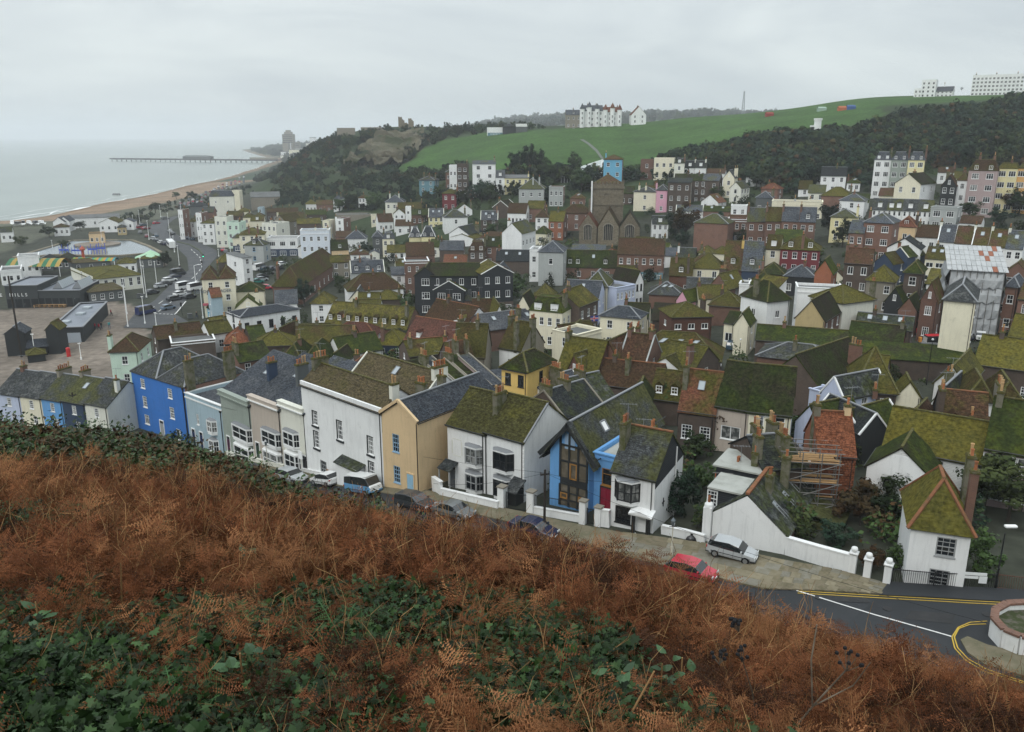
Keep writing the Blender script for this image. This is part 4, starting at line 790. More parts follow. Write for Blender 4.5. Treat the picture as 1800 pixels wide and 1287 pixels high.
H('K4','long brown tiled roof with two black and white dormers',(945,795),(1430,850),4.2,8,'g',4.2,'black','brown',(0,0),d=2,dm=(1.1,1.0),c=[(0,.2,4,'dbrick'),(.65,.1,2,'dbrick',-1.5)],ridge=RIDGE,front=[.3,.82])
H('K4','small white gable with rust and moss roof slopes',(505,748),(826,812),4.2,7,'e',2.2,'white','brown',(1,1),wk='p',fr_m=BLKFR)
H('K4','dusty pink house under a dark moss roof at the right edge',(1415,935),(1900,1020),5.6,8,'g',4.4,'mauve','mossd',(3,2),ww=1.5,wh=1.5,c=[(.1,.5,4)])
H('K4','brown mossy lean-to slope behind the white weatherboarded house',(945,1000),(1285,1030),3.2,6,'s',3.0,'dbrick','brown',(0,0),yaw=-12)
H('H6','long low mossy brick range beside the yard',(830,990),(1732,1060),4.2,7,'g',2.0,'dbrick','mossd',(4,1),wk='c')
H('H6','old slate hip roof with an arched moss panel below the long brick range',(845,1150),(1620,1200),3.4,8,'hx',2.0,'brick','slatem',(0,0),c=[(.45,.3,2)],yaw=-10)
H('H7','dark mossy shed roof with a red painted end wall',(50,1005),(590,1050),4.2,8,'g',2.8,'dbrick','mossd',(1,1),side='maroon',ws=(2,1),yaw=-6)
H('H7','dark shed roof with three white skylights',(130,850),(690,880),4.0,6,'g',2.0,'dbrick','slated',(0,0),s=3,yaw=-6)
H('H7','tall blank cream wall block under slate and moss hips',(1005,602),(1318,622),11.5,7.5,'h',2.6,'cream','slatem',(0,0),ws=(2,3),side='dbrick',C=(1388,503))
H('H7','brick house end with blue slate hip at the right of the wrapped building',(1610,470),(1735,470),8.4,7,'h',2.0,'brick','slate',(1,2),yaw=-8)
H('H7','brick house with brown roof at the right edge behind the yard',(1735,590),(1900,590),7.0,8,'g',2.8,'brick','brown',(1,2),yaw=-8,wk='p')
H('K4','mossy warehouse with barred windows and a white sign board',(1300,108),(1960,140),5.4,11,'g',3.4,'dbrick','mossb',(3,1),fr_m=WHITE and FRAME,wk='p',wh=1.6,yaw=-6)
H('H7','mossy roofed brick shed beside the marked car park',(1640,955),(1860,975),4.0,8,'g',3.4,'dbrick','mossb',(0,0),yaw=-8)
H('H7','long low strip of moss roof in front of the yard',(205,1160),(1290,1235),3.2,5,'s',1.4,'dbrick','mossd',(0,0))
H('K4','yellow moss roof behind the powder blue cottage',(-60,205),(420,215),4.0,7,'g',2.8,'dbrick','mossb',(0,0),yaw=-8)
H('H6','brown tile hung house with hipped moss roof and white windows',(5,775),(400,765),6.2,8,'hx',2.4,'hung','mossb',(3,2),wk='c',ww=1.2,wh=1.0)
H('H6','cream house with half gable and green sloping roof by the dark car',(622,838),(768,852),5.4,6,'e',2.2,'cream','mossd',(0,0))
H('H6','cream wing with one white window beside the half gable',(520,825),(622,838),4.6,6,'g',1.8,'cream','mossd',(1,1),wk='c',ww=1.3)
H('H6','brick barn with bright moss hip',(372,652),(702,682),4.2,7,'h',2.8,'brick','mossb',(0,0),yaw=-8)
H('H6','cream cottage behind the brick barn, yellow moss roof',(275,588),(560,600),4.0,7,'g',2.6,'cream','mossb',(1,1),yaw=10)
H('H6','white angular house with stepped skyline and small windows',(745,560),(945,590),8.0,7,'s',3.0,'white','moss',(1,2),ws=(1,1),wk='x',ww=.8,wh=.8)
H('H6','white house with jettied tile hung upper floor under a domed moss roof',(945,625),(1165,600),8.4,7,'h',3.6,'white','mossd',(1,2),base=('white',3.0),wk='c',ww=1.0,wh=1.3)
H('H6','white parapet house behind the green gable',(1240,520),(1690,540),7.8,6,'f',.8,'white','felt',(0,0))
H('H6','tan fronted house with green gable roof and white triangle',(1222,772),(1510,792),6.4,11,'e',3.6,'tan','mossd',(0,0),ws=(3,2),side='brick',yaw=-16)
H('H7','cream house with stepped chimney wall and yellow moss hip',(12,640),(325,600),7.4,8,'h',2.8,'pale','mossb',(1,1),c=[(1,.1,2)])
H('H7','brick gable with bright green roof behind the sheds',(555,692),(742,695),4.8,7,'e',2.6,'brick','mossd',(1,1),wk='c3',yaw=-10)
H('H7','tall brick gable with two white casements',(778,595),(945,590),7.4,8,'e',3.6,'brick','brown',(1,2),wk='c3',att=True,yaw=-8)
H('H7','black boarded gable with a single white window',(420,610),(610,610),4.4,8,'e',3.2,'black','mossd',(0,0),att=True,yaw=-20)
H('H7','narrow brown brick house with stacked white windows',(615,335),(790,335),9.5,7,'h',2.4,'dbrick','mossd',(1,3),ww=1.2,wh=1.6,yaw=-6)
H('H7','brown flint house under a broad moss hip',(240,410),(520,420),6.6,7,'h',3.2,'stone','mossb',(2,2),yaw=-6)
H('H7','tall brick house with reddish roof and paired white windows',(25,235),(290,240),9.5,7,'g',3.0,'dbrick','brown',(2,3),c=[(0,.5,3,'brick')],wk='c',yaw=-6,ridge=RIDGE)
H('H7','black boarded gable with fresh green roof',(322,225),(500,250),5.2,9,'e',2.4,'navy','mossb',(2,1),wk='c',yaw=-28)
H('H7','black boarded second gable with pale verge by the white stepped gable',(480,160),(640,235),6.0,9,'e',2.2,'navy','mossd',(0,0),yaw=-26,coping='pale')
H('H7','big white blank gable with brick chimney breast',(445,85),(770,130),7.0,8,'e',2.6,'white','slated',(1,1),wk='x',ww=.9,wh=.9,yaw=-8,c=[(.36,0,1,'obrick',-.8)])
H('H7','cream bungalow row with mossy roof and three skylights',(820,190),(1110,208),5.6,8,'g',2.4,'cream','moss',(3,2),wk='c',ww=1.5,wh=1.1,s=3,yaw=-6)
H('H6','deep red painted house with white sashes and mossy mansard dormers',(1075,102),(1462,120),8.6,8,'h',3.2,'maroon','mossb',(4,3),c=[(.55,.1,3,'brick')],d=2)
H('H6','cream bay of the same height left of the deep red house',(932,95),(1073,102),8.6,8,'g',3.2,'cream','mossb',(1,3),d=1)
H('H6','steep slate roofed house with a white dormer',(695,300),(880,310),5.0,8,'g',7.0,'navy','slate',(1,1),d=1,yaw=-4)
H('H6','steep brown roofed house with a tall yellow stack',(512,290),(690,300),5.0,8,'g',7.0,'brick','brown',(1,1),d=1,c=[(.95,.45,3,'yellow',.6)],yaw=-4)
H('H6','cream house under a fat yellow moss roof',(205,290),(500,312),5.8,8,'hx',4.0,'cream','mossb',(2,2),wk='c',yaw=-4)
H('H6','brick gable with green roof and bubble skylight',(370,470),(560,470),4.8,8,'e',3.4,'brick','mossb',(1,2),s=1,yaw=-30,wk='c')
H('H6','wide slate roof with black boarded walls and brick stack',(1112,368),(1418,388),4.4,8,'hx',2.6,'black','slaten',(3,1),c=[(.6,.45,2,'brick')],wk='c',yaw=-4)
H('H6','fire red brick flank with no windows',(1412,330),(1590,330),8.5,7,'e',3.0,'obrick','mossd',(0,0),yaw=-8)
H('H6','dark mossy hip before the deep red house',(870,345),(1110,355),5.0,7,'h',2.6,'dbrick','mossd',(2,1),wk='c',yaw=-4)
H('H6','cream pair with small windows under yellow moss hips',(270,140),(560,180),4.6,7,'h2',1.8,'cream','mossb',(3,1),wk='c',yaw=-4)
H('H6','white flat fronted annex with one square window',(668,460),(765,460),4.6,6,'f',.4,'white','felt',(1,1),wk='c',yaw=-4)
H('H6','cream annex with an oval green door under a dark green hip',(770,452),(1020,450),4.4,7,'h',3.0,'cream','mossd',(1,1),wk='x',yaw=-4)
H('H6','mossy roof with white chimney and pink gable',(50,600),(160,690),4.0,7,'e',2.4,'rose','mossd',(0,0),yaw=-36)
H('K5','long red brick shop with green shop front and rows of white sashes',(715,445),(1262,462),7.6,8,'g',4.2,'brick','brown',(6,2),base=('teal',2.9),c=[(1,.5,2)],wk='s',ww=.95)
H('K5','long dark moss roof with white dormers over brick cottages',(5,600),(850,600),3.8,8,'g',4.6,'brick','mossd',(5,1),d=3,front=[.17,.28,.67],s=1,wk='c',yaw=-3)
H('K5','purple slate roof ending in a periwinkle blue gable',(70,945),(488,968),6.4,8,'g',3.2,'lilac','slaten',(2,2),s=1,ws=(2,2))
H('K5','cream house with grey hipped roof facing the lane',(320,835),(590,925),7.0,9,'h',3.6,'cream','slatem',(0,0),ws=(2,2),yaw=-10)
H('K5','pale lavender parapet terrace going up the lane',(702,890),(930,772),6.0,8,'f',.6,'lilac','felt',(5,2),yaw=50)
H('K5','black and white timber front at the head of the lane',(930,780),(1025,728),6.4,8,'e',2.6,'white','mossd',(2,2),fr_m=BLKFR,yaw=45)
H('K5','bare brick gable with moss roof behind the black and white front',(700,770),(930,690),5.0,7,'g',3.6,'brick','moss',(1,1),yaw=-8)
H('K5','low slate hip with two bright skylights',(1090,930),(1482,952),3.4,8,'hx',2.8,'brick','slatem',(0,0),s=2,yaw=-4)
H('K5','mossy brown house with a small oval window',(1330,700),(1600,760),5.4,8,'g',4.0,'hung','mossb',(2,1),c=[(.25,.4,2,'brick'),(.8,.1,2,'dbrick')],yaw=-4,d=1)
H('K5','grey slate cottage with a white chimney on its left',(1420,510),(1640,512),3.6,7,'g',3.0,'dbrick','slated',(0,0),c=[(.05,.3,1,'white')],yaw=-4)
H('K5','flat dark green roof behind the blue slate hip',(1130,1240),(1450,1245),3.6,8,'s',2.0,'dbrick','mossd',(0,0),yaw=-4)
H('K5','white house pieces beside the church with small panes',(1130,90),(1320,80),5.6,6,'g',2.6,'white','slated',(3,2),wk='c',yaw=4,d=1)
H('K5','low grey roof with a dark turret cap before the church',(170,400),(560,430),3.4,6,'s',1.0,'cream','slate',(2,1),yaw=-4,wk='c')
H('G3','cream fronted house with dark moss roof and brick side',(615,598),(795,595),4.4,8,'g',3.4,'peach','mossd',(1,1),d=1,side='dbrick',yaw=4,wk='c')
H('G3','dark flint cottage behind the cream fronted moss house',(605,728),(820,725),5.4,7,'g',1.8,'stone','moss',(2,2),yaw=4,wk='c')
H('G3','pale grey house with slate and moss roof and white dormers',(820,838),(1175,845),5.2,8,'g',3.2,'grey','slate',(3,2),wk='x',ww=.8,wh=.8,d=3,side='grey',coping='pale',yaw=2)
H('G3','tall narrow brick block with white trimmed flat roof',(1390,738),(1642,735),9.2,8,'f',.5,'brick','felt',(3,3),ww=.7,wh=1.3,coping='white',yaw=2)
H('G3','white flat fronted house squeezed beside the narrow brick block',(1255,860),(1395,865),5.6,7,'s',1.2,'white','slate',(1,2),wk='c3',yaw=2)
H('G3','brick house with swept brown roof and blunt gable',(1405,655),(1700,650),4.4,8,'g',4.2,'brick','brown',(2,1),c=[(.85,.5,2,'brick')],yaw=2)
H('G3','white triangular gable beneath a huge swept moss roof',(805,1112),(978,1125),3.2,7,'e',2.6,'cream','slatem',(0,0),yaw=-8)
H('G3','huge swept moss roof behind the white triangular gable',(790,1035),(1370,985),4.2,9,'h',4.4,'white','moss',(0,0),yaw=6)
H('G3','small yellow moss hip right of the white triangular gable',(1060,1120),(1340,1140),3.0,6,'h',2.2,'dbrick','mossb',(0,0),c=[(.95,.2,2)],yaw=-6)
H('G3','grey slate house with curved white windows',(765,480),(975,470),5.0,8,'h',3.6,'white','slate',(4,1),yaw=-6,wk='c')
H('G3','slim white house front with brick flank and tall white chimney',(655,280),(740,280),8.0,8,'f',.6,'white','felt',(1,3),side='brick',yaw=-24,c=[(0,.1,1,'white')])
H('G3','slate hung house beside a cream house with white door case',(1045,465),(1150,470),6.6,7,'h',2.4,'dgrey','slate',(1,2),yaw=-3)
H('G3','cream house with dark slate mansard and dark brick flank',(1150,482),(1275,480),6.4,8,'m',2.6,'cream','slate',(2,2),d=1,side='dbrick',yaw=-3,c=[(.1,.5,3)])
H('G3','small classical white porch house with pediment',(1015,630),(1115,630),4.0,4,'e',1.0,'pale','slate',(1,1),yaw=-3,wk='p')
H('G3','tall white gable house with square side tower',(1268,215),(1385,210),7.6,7,'e',2.2,'white','moss',(2,3),wk='x',ww=.9,wh=1.1,yaw=-3)
H('G3','white square tower beside the tall white gable house',(1392,155),(1448,155),10.0,5,'f',.5,'white','felt',(1,3),wk='x',ww=.9,wh=1.1,yaw=-3)
H('G3','white cottage with brown mossy roof left of the tall white gable',(1110,300),(1265,290),4.4,7,'g',3.4,'white','brown',(3,1),yaw=10,wk='c')
H('G3','slate fronted mansard house with white party wall, left of pair',(1432,465),(1555,465),4.6,8,'m',4.6,'lemon','slate',(2,1),d=2,coping='white',yaw=-3)
H('G3','slate fronted mansard house with black flank, right of pair',(1560,460),(1705,462),4.6,8,'m',4.6,'lemon','slaten',(2,1),d=2,coping='white',side='black',ws=(0,0),yaw=-3)
H('G3','long low grey garage roof under the wooded slope',(660,235),(1030,245),4.0,10,'f',.4,'stone','felt',(0,0),yaw=0)
H('G3','cream flat block with shuttered openings below the wooded slope',(1030,240),(1140,245),4.4,7,'f',.4,'cream','felt',(2,1),yaw=0,wk='c')
H('G3','pale green twin slate roofed house with raised party walls',(1635,250),(1795,245),5.0,8,'g',3.4,'lemon','slate',(3,2),coping='pale',s=2,yaw=-3)
INN=H('G3','powder white corner hotel with stepped parapet and dark mansard slates',(285,430),(590,432),10.5,8,'f',1.2,'powder','felt',(4,3),ww=1.0,yaw=-6,c=[(.5,.6,4,'pale'),(.95,.3,3,'pale')],coping='white')
H('G4','white fronted pub with black ground floor and wide panes',(1015,850),(1340,940),6.4,9,'f',.7,'white','felt',(3,2),base=('navy',3.0),wk='c3',ww=2.0,wh=1.6,yaw=-12,coping='white')
H('G3','very long mossy hipped roof running away to the sea',(-5,985),(300,992),5.0,48,'hy',5.6,'brick','moss',(0,0),ws=(8,1),yaw=-17,c=[(.15,.04,3,'brick')])
H('G3','red brick house with moss and slate roof under the slope',(455,120),(630,122),4.6,7,'g',2.4,'brick','brown',(2,1),yaw=0,c=[(.2,.5,2)])
H('G3','white house with yellow moss roof left of the red brick one',(345,115),(455,120),4.6,7,'h',2.6,'white','mossb',(3,1),yaw=0,c=[(.8,.5,2)])
H('G3','row of cream cottages with dark windows under moss roofs',(35,195),(265,200),4.6,7,'g',2.0,'cream','moss',(6,1),yaw=-2,c=[(.3,.5,3),(.6,.5,3)])
H('G3','dark brick house with broad moss roof below the cream cottages',(60,260),(330,250),5.0,9,'g',2.6,'dbrick','moss',(3,1),yaw=-2)
H('G3','brown house with low moss roof among the lower town',(340,225),(560,228),4.0,8,'g',2.2,'dbrick','mossd',(2,1),yaw=-2)
H('G3','tall stucco pair behind the powder white hotel',(520,300),(585,300),8.0,8,'f',.5,'cream','felt',(1,3),yaw=-20)
H('G3','green roofed hall gable with blank dark flank wall',(0,300),(140,300),6.6,14,'e',3.4,'stone','mossb',(0,0),yaw=-34)
H('G3','white villa with narrow sash windows on the wooded slope edge',(632,60),(712,60),6.4,6,'h',2.0,'white','slate',(2,2),yaw=-20,c=[(.3,.5,2),(.8,.5,2)])
H('G3','white cottage with mossy hip among the slope trees',(898,52),(1005,52),5.2,6,'h',1.8,'white','brown',(3,2),yaw=-4)
H('G3','large pale villa with slate hip and bay below the slope',(1180,95),(1372,92),7.4,9,'h',3.4,'pale','slate',(3,2),yaw=-8,c=[(.2,.5,2,'pale'),(.7,.5,2,'pale')])
H('G3','terracotta red cottage with white dormer windows',(1455,225),(1630,230),4.6,7,'g',2.4,'brick','mossd',(3,1),yaw=-3,c=[(.1,.5,2),(.9,.5,2)],d=1)
H('G3','long yellow mossed roof above the terracotta red cottage',(1310,160),(1590,140),4.4,8,'g',2.6,'dbrick','mossb',(2,1),yaw=-3,c=[(.9,.5,2,'brick'),(.5,.6,2)])
SEA=[((75,548),(125,560),'white',12.5,'first seafront house, white with a brick flank','brick'),((180,660),(245,655),'white',7.0,'low white seafront house with mossy roof, next to the first',None),((262,580),(322,585),'white',12,'tall white seafront house with balconies and brick flank','brick'),((318,675),(450,665),'white',9,'white seafront house under a shallow moss hip',None),((460,620),(590,640),'pale',12,'pale green tall seafront house with blank flank',None),((588,680),(720,690),'mint',10,'mint stucco seafront house with heavy parapet',None)]
for i,(a,b,wl,hh,lab,sd__)in enumerate(SEA):
 H('G4',lab,a,b,hh,8,'h' if i in(1,3)else 'f',1.6 if i in(1,3)else.6,wl,'moss' if i in(1,3)else 'felt',(2,3 if hh>8 else 2),yaw=-22,side=sd__,ws=(1,3)if hh>8 else(1,1),c=[(.8,.5,3)])
H('G4','gaunt ruinous stucco block with slate mansard above the seafront',(405,395),(660,385),17,9,'m',3.4,'pale','slate',(2,4),yaw=-4,ws=(0,0),wk='x',ww=.7,wh=1.0)
H('G4','cream slab house with blue pipe beside the gaunt block',(635,340),(720,330),13,8,'f',.5,'cream','felt',(0,0),yaw=-14)
H('G4','broad grey arched roof of the theatre under the cliff',(840,400),(1150,390),8,14,'g',3.0,'stone','felt',(0,0),yaw=0)
H('G4','cream hipped corner house with two brick stacks by the road',(720,800),(985,798),9.0,9,'hx',2.6,'cream','moss',(3,3),yaw=-6,c=[(.4,.1,2,'brick'),(.75,.1,2,'brick')],ws=(2,3))
H('G4','small slate roofed house with blue trimmed dormer before the cream corner house',(775,905),(970,890),6.4,7,'h',2.6,'grey','slatem',(1,2),yaw=-24,fr_m=BLUEFR,d=1)
H('G4','white sliver of a house with black string lines by the car park',(758,1040),(848,1000),8.6,9,'s',.8,'white','felt',(1,3),yaw=34)
H('G4','domed moss roofed house behind the cream pub',(500,1090),(740,1100),3.4,6,'h',3.2,'dbrick','moss',(0,0),yaw=4,ws=(0,0))
H('G4','cream octagon shop with black base by the seafront road',(650,830),(755,825),5.6,5,'h',1.8,'cream','slatem',(1,1),base=('navy',2.6),yaw=-6)
H('G4','grey mansard terrace block with cornice beyond the seafront row',(960,690),(1110,720),9.4,9,'f',.8,'pale','felt',(3,3),yaw=-40,c=[(.2,.5,3,'pale'),(.8,.5,3,'pale')])
H('G4','low mossy roofs behind the mint seafront house',(590,600),(760,600),8,8,'g',2.2,'dbrick','moss',(2,2),yaw=-6,c=[(.5,.5,3)])
H('G4','cream cottage with square door and mossy hip, middle of lower town',(700,555),(830,540),7,8,'h',2.2,'cream','moss',(2,2),yaw=-6)
H('G4','mossy double roof left of the long cream cottages',(760,615),(980,620),7,9,'h2',2.2,'cream','moss',(3,2),yaw=-6)
H('G4','moss roof with white dormer at the middle of the lower town',(840,650),(980,655),6,8,'g',2.4,'cream','moss',(2,1),d=1,yaw=-6)
H('G4','thin blue and cream twin houses in the lower town',(915,520),(965,520),8,7,'f',.5,'ltblue','felt',(1,3),yaw=-10)
H('G4','low mossy gable roofs under the red brick hill house',(1010,560),(1120,560),5,8,'g',2.0,'dbrick','moss',(2,1),yaw=-2)
H('G4','mossy slab roof below the brown hill house',(1330,680),(1580,680),6,8,'g',2.2,'dbrick','moss',(2,1),yaw=-2,c=[(.4,.5,3)])
H('G4','dark slate roofs and yard behind the seafront row',(200,500),(400,490),5,10,'h',2.6,'dgrey','slated',(0,0),yaw=-4)
H('G4','tall slate and brick house behind the first seafront house',(330,560),(450,575),12,9,'g',2.4,'brick','slatem',(2,2),yaw=-10,c=[(.5,.5,3)])
H('J3','teal painted villa with slate hip and three stacks',(112,388),(298,386),8.6,8,'h',2.2,'teal','slatem',(2,3),yaw=-16,c=[(.2,.5,2),(.6,.3,2),(.95,.4,2)],ws=(2,3),side='teal')
H('J3','red brick house with white bay left of the brown bayed house',(428,292),(560,292),8.4,8,'h',2.0,'brick','slated',(2,2),yaw=-4,fr_m=FRAME)
H('J3','brown bayed tall house with stone trimmed windows',(562,220),(690,222),12.5,9,'f',1.0,'dbrick','felt',(2,4),yaw=-4,ww=1.3,c=[(.9,.5,4)])
H('J3','white house behind the red brick one with flat white cornice',(470,222),(560,215),11,8,'f',.6,'white','felt',(2,2),yaw=-4)
H('J3','tall white five storey house with black balconies',(748,192),(1022,190),13.5,9,'s',1.2,'white','slate',(2,4),yaw=-2,side='stone',c=[(.95,.9,3,'stone',1.4)],ws=(0,0),ww=1.5)
H('J3','narrow white house with slate roof beside the tall white one',(1025,350),(1132,352),7.4,8,'g',3.0,'white','slate',(1,2),yaw=-2,d=1)
H('J3','primrose yellow house with a white end stack',(1132,360),(1420,358),6.4,8,'s',1.0,'lemon','felt',(4,2),yaw=-2,c=[(.98,.3,1,'lemon')])
H('J3','big grey house with wide hipped slate roof and balcony',(1300,490),(1600,488),8.0,10,'hx',4.4,'grey','slatem',(3,2),yaw=-6,c=[(.55,.2,1,'grey'),(.8,.2,1,'grey')],ws=(1,2))
H('J3','grey flat roofed house with black fire stair',(1660,480),(1830,480),7.6,8,'f',.5,'grey','felt',(3,2),yaw=-6,side='brick')
H('J3','blood red painted cube house with white sashes and moss hip',(388,545),(555,540),7.0,8,'h',2.0,'maroon','moss',(2,2),yaw=-10,side='brick',ws=(2,2),c=[(.9,.9,3,'obrick')])
H('J3','white gabled cottage with tall buff stack',(560,740),(745,700),4.6,7,'e',2.6,'white','mossd',(2,1),yaw=8,c=[(.98,.4,1)])
H('J3','black and white Tudor house with mossy roof',(1165,770),(1385,770),5.6,6,'g',3.6,'white','moss',(5,1),fr_m=BLKFR,wk='x',yaw=-16,wh=1.9)
H('J3','tall white rendered house with blind arch and red capped chimney wall',(1100,1010),(1335,1010),10.5,12,'e',3.4,'white','slatem',(0,0),ws=(4,2),yaw=-24,c=[(.35,.02,2,'white')])
H('J3','white and cream cottage group with slate gable and black dormer box',(470,1020),(700,1000),5.0,12,'e',2.8,'white','slated',(0,0),yaw=-28,ws=(2,2),side='lemon')
H('J3','white house with wide grey roof above the cottage group',(415,830),(690,810),6.8,8,'hx',3.0,'white','slatem',(1,2),yaw=6)
H('J3','small blue slate house with two dark dormer boxes',(845,855),(1050,860),5.4,7,'g',3.2,'dbrick','slate',(2,2),yaw=-3,s=2,d=1,coping='pale')
H('J3','bare brick gable with white barge boards on the slope',(990,710),(1180,715),5.2,10,'e',2.8,'dbrick','mossd',(0,0),yaw=-20,coping='white')
H('J3','brown moss house behind the Tudor house',(1390,720),(1590,720),5.4,8,'g',2.8,'brick','moss',(2,1),yaw=-14)
H('J3','white square house with brown roof right of the blind arch house',(1500,830),(1655,830),7.4,7,'h',3.0,'white','brown',(2,3),yaw=-6,c=[(.8,.3,3,'brick')])
H('J3','orange brick house with yellow moss roof and white casements',(1655,870),(1830,860),6.4,8,'g',3.4,'obrick','mossb',(2,2),yaw=-12,wk='c',ws=(1,2),side='brick')
H('J3','lime moss gable roof before the cottage group',(485,1065),(760,1085),3.6,8,'e',1.6,'white','mossb',(0,0),yaw=-34)
H('J3','grey slate range with mossy end in the middle of town',(355,1215),(640,1230),4.6,8,'g',2.8,'dbrick','slate',(2,1),yaw=-6)
H('J3','brick house with two tall white dormers and brown roof',(700,1230),(900,1230),6.0,8,'m',3.6,'dbrick','brown',(2,2),d=2,yaw=-4,c=[(.95,.4,2)])
H('J3','crimson brick house with green glazed roof and chimneys',(900,1170),(1210,1170),6.2,8,'g',2.8,'brick','mossd',(3,2),yaw=-4,s=2,c=[(.05,.4,3),(.6,.4,3),(.98,.5,2)])
H('J3','cream cottage under a dark tent roof by the blind arch house',(1490,1020),(1625,1005),3.8,6,'h',2.6,'cream','mossd',(1,1),yaw=-20)
H('F2','tall cream and grey houses with blue slate hip by the dark hedge',(1040,940),(1170,945),9.0,9,'h',3.0,'grey','slate',(1,2),yaw=-8,wk='x')
H('F2','slim white house left of the blue slate hip',(993,935),(1040,940),8.4,8,'f',.5,'white','felt',(1,2),yaw=-8)
H('F2','dark low tiled house with white rooflights by the weatherboarded flats',(815,985),(990,990),4.4,8,'g',3.0,'dbrick','slated',(0,0),yaw=-6,s=2)
H('J2','sky blue house with arched white windows beside the glass house',(652,262),(862,262),11.5,9,'hx',2.2,'azure','brown',(2,3),yaw=-4,side='brick',ws=(1,2),ww=1.3,c=[(.1,.2,1,'azure')])
H('J2','brick house with dark glazed top behind the yellow bush',(1070,275),(1215,270),8,8,'f',.6,'brick','felt',(1,2),yaw=-2)
H('J2','butter cream house with bay windows on the hillside',(1222,262),(1450,262),8.4,8,'f',.7,'cream','felt',(3,2),yaw=-4,ww=1.2)
H('J2','cream parapet house in a row right of the butter cream one',(1450,305),(1565,305),7.4,8,'m',2.6,'pale','slated',(1,2),yaw=-4,d=1)
H('J1','white dormered house, left of the hillside pair',(135,420),(232,418),5.0,8,'g',3.0,'white','slated',(2,1),yaw=-4,d=1,c=[(1,.4,2,'pale')])
H('J1','white dormered house, right of the hillside pair, brick flank',(235,420),(345,418),5.0,8,'g',3.0,'white','slated',(2,1),yaw=-4,d=1,c=[(.9,.4,2,'pale')],side='dbrick')
H('J1','long brown hillside brick house with mossy roof',(30,545),(350,550),8.6,8,'g',2.4,'dbrick','mossd',(5,3),yaw=-4,c=[(.4,.5,2,'dbrick'),(.75,.4,2,'dbrick')])
H('J1','twin slate gabled brick house above the garden wall',(280,545),(475,545),7.6,8,'g',2.4,'dbrick','slate',(2,2),yaw=-10,c=[])
H('J1','white and brick cottage right of the twin slate gables',(350,475),(530,478),5.6,8,'g',1.8,'white','brown',(2,2),yaw=-6)
H('J1','tall cream gable house with twin cream chimneys',(515,520),(625,530),7.4,8,'e',3.0,'cream','slatem',(1,2),yaw=-10,c=[(.9,.4,1,'cream'),(.95,.8,1,'cream')],att=True)
H('J1','pale mint house below the tall cream gable',(580,620),(690,650),5.6,8,'e',2.4,'pale','slatem',(1,2),yaw=-24,ws=(3,2),wk='x')
H('J1','white bungalow with green roof under the wood',(740,512),(880,515),3.6,6,'g',1.6,'white','mossd',(2,1),yaw=-4,wk='c')
H('J1','white pair of cottages with slate roof under the wood',(1480,498),(1730,500),6.2,7,'g',3.2,'white','slated',(3,2),yaw=-2,c=[(.6,.5,3)],ws=(0,0))
H('J1','cream bow fronted mansion with glass roof and blue stack',(995,780),(1500,765),6.0,10,'f',.9,'cream','felt',(7,1),yaw=-2,c=[(.45,.5,2,'grey'),(.75,.5,2,'cream')],ww=.9)
H('J1','slate blue conservatory house with twin red topped stacks',(838,720),(1000,712),5.6,7,'h',2.4,'dgrey','slate',(2,1),yaw=-6,c=[(.95,.2,2),(.95,.8,2)])
for i,(a,b,rf_)in enumerate([((752,948),(935,935),'slatem'),((935,945),(1095,940),'mossb'),((1095,945),(1270,950),'slate'),((1270,952),(1425,955),'slate')]):
 H('J1',['mossed slate end house of the brick terrace','yellow moss roofed house second in the brick terrace','plain slate roofed house third in the brick terrace','brick terrace end house with a white dormer'][i],a,b,7.2,8,'g',4.0,'brick',rf_,(2,2),yaw=-2,c=[(0,.4,3,'brick')],d=1 if i==3 else 0,ww=1.1)
H('J1','white parapet pair left of the brick terrace',(45,848),(315,848),5.6,8,'g',1.8,'white','slate',(4,1),yaw=-2,coping='pale')
H('J1','small white cube house with two dark windows',(592,812),(748,808),6.2,7,'f',.5,'white','felt',(2,2),yaw=-2)
H('J1','low brick link building with roof lights between white houses',(318,850),(590,848),4.6,7,'g',1.6,'brick','mossd',(3,1),yaw=-2,s=2)
H('J1','brick shops with black shop front beside the brick terrace',(560,950),(748,948),6.4,8,'f',.5,'brick','felt',(3,2),base=('navy',2.8),yaw=-2)
H('J1','blank crimson brick flank with hipped slate roof',(228,965),(560,985),9.0,9,'hx',2.8,'brick','slatem',(0,0),yaw=-14,ws=(0,0))
H('H5','cream house with slate and moss hip beside the brick terrace',(345,650),(540,655),7.0,7,'h',2.4,'lemon','slatem',(2,2),yaw=-6,c=[(.98,.4,1,'lemon')],ww=1.0)
H('H5','brick house with white balcony loggia under grey hip',(595,690),(815,688),9.5,9,'h',2.6,'brick','slate',(2,3),yaw=-12,ww=1.6,wk='c3')
H('H5','narrow brick house left of the balcony loggia house',(480,765),(595,765),7.4,8,'g',3.0,'brick','slate',(2,2),yaw=-8)
H('H5','orange cottage with red tiled hip and white dormer',(835,722),(985,722),4.6,7,'h',3.0,'peach','red',(1,1),d=1,yaw=-8,wk='c')
H('H5','white low house with glass lean-to and brown roof',(985,795),(1150,800),4.0,7,'g',3.0,'white','brown',(2,1),yaw=-6,wk='c')
for i in range(5):
 a=(1150+128*i,830+13*i);b=(1278+128*i,843+13*i)
 H('H5',['white terrace house with new slate and white stack, left end','white terrace house under brown tile, second along','white terrace house with twin skylights, third along','white terrace house fourth along the long row','white terrace house at the right end, slate roof'][i],a,b,6.6,8,'g',4.0,'white','slate' if i in(0,4)else 'brown',(2,2),yaw=-5,s=1 if i in(0,2,3,4)else 0,coping='white' if i in(0,2)else None,c=[(0,.5,2,'pale')]if i!=1 else[],ww=1.0)
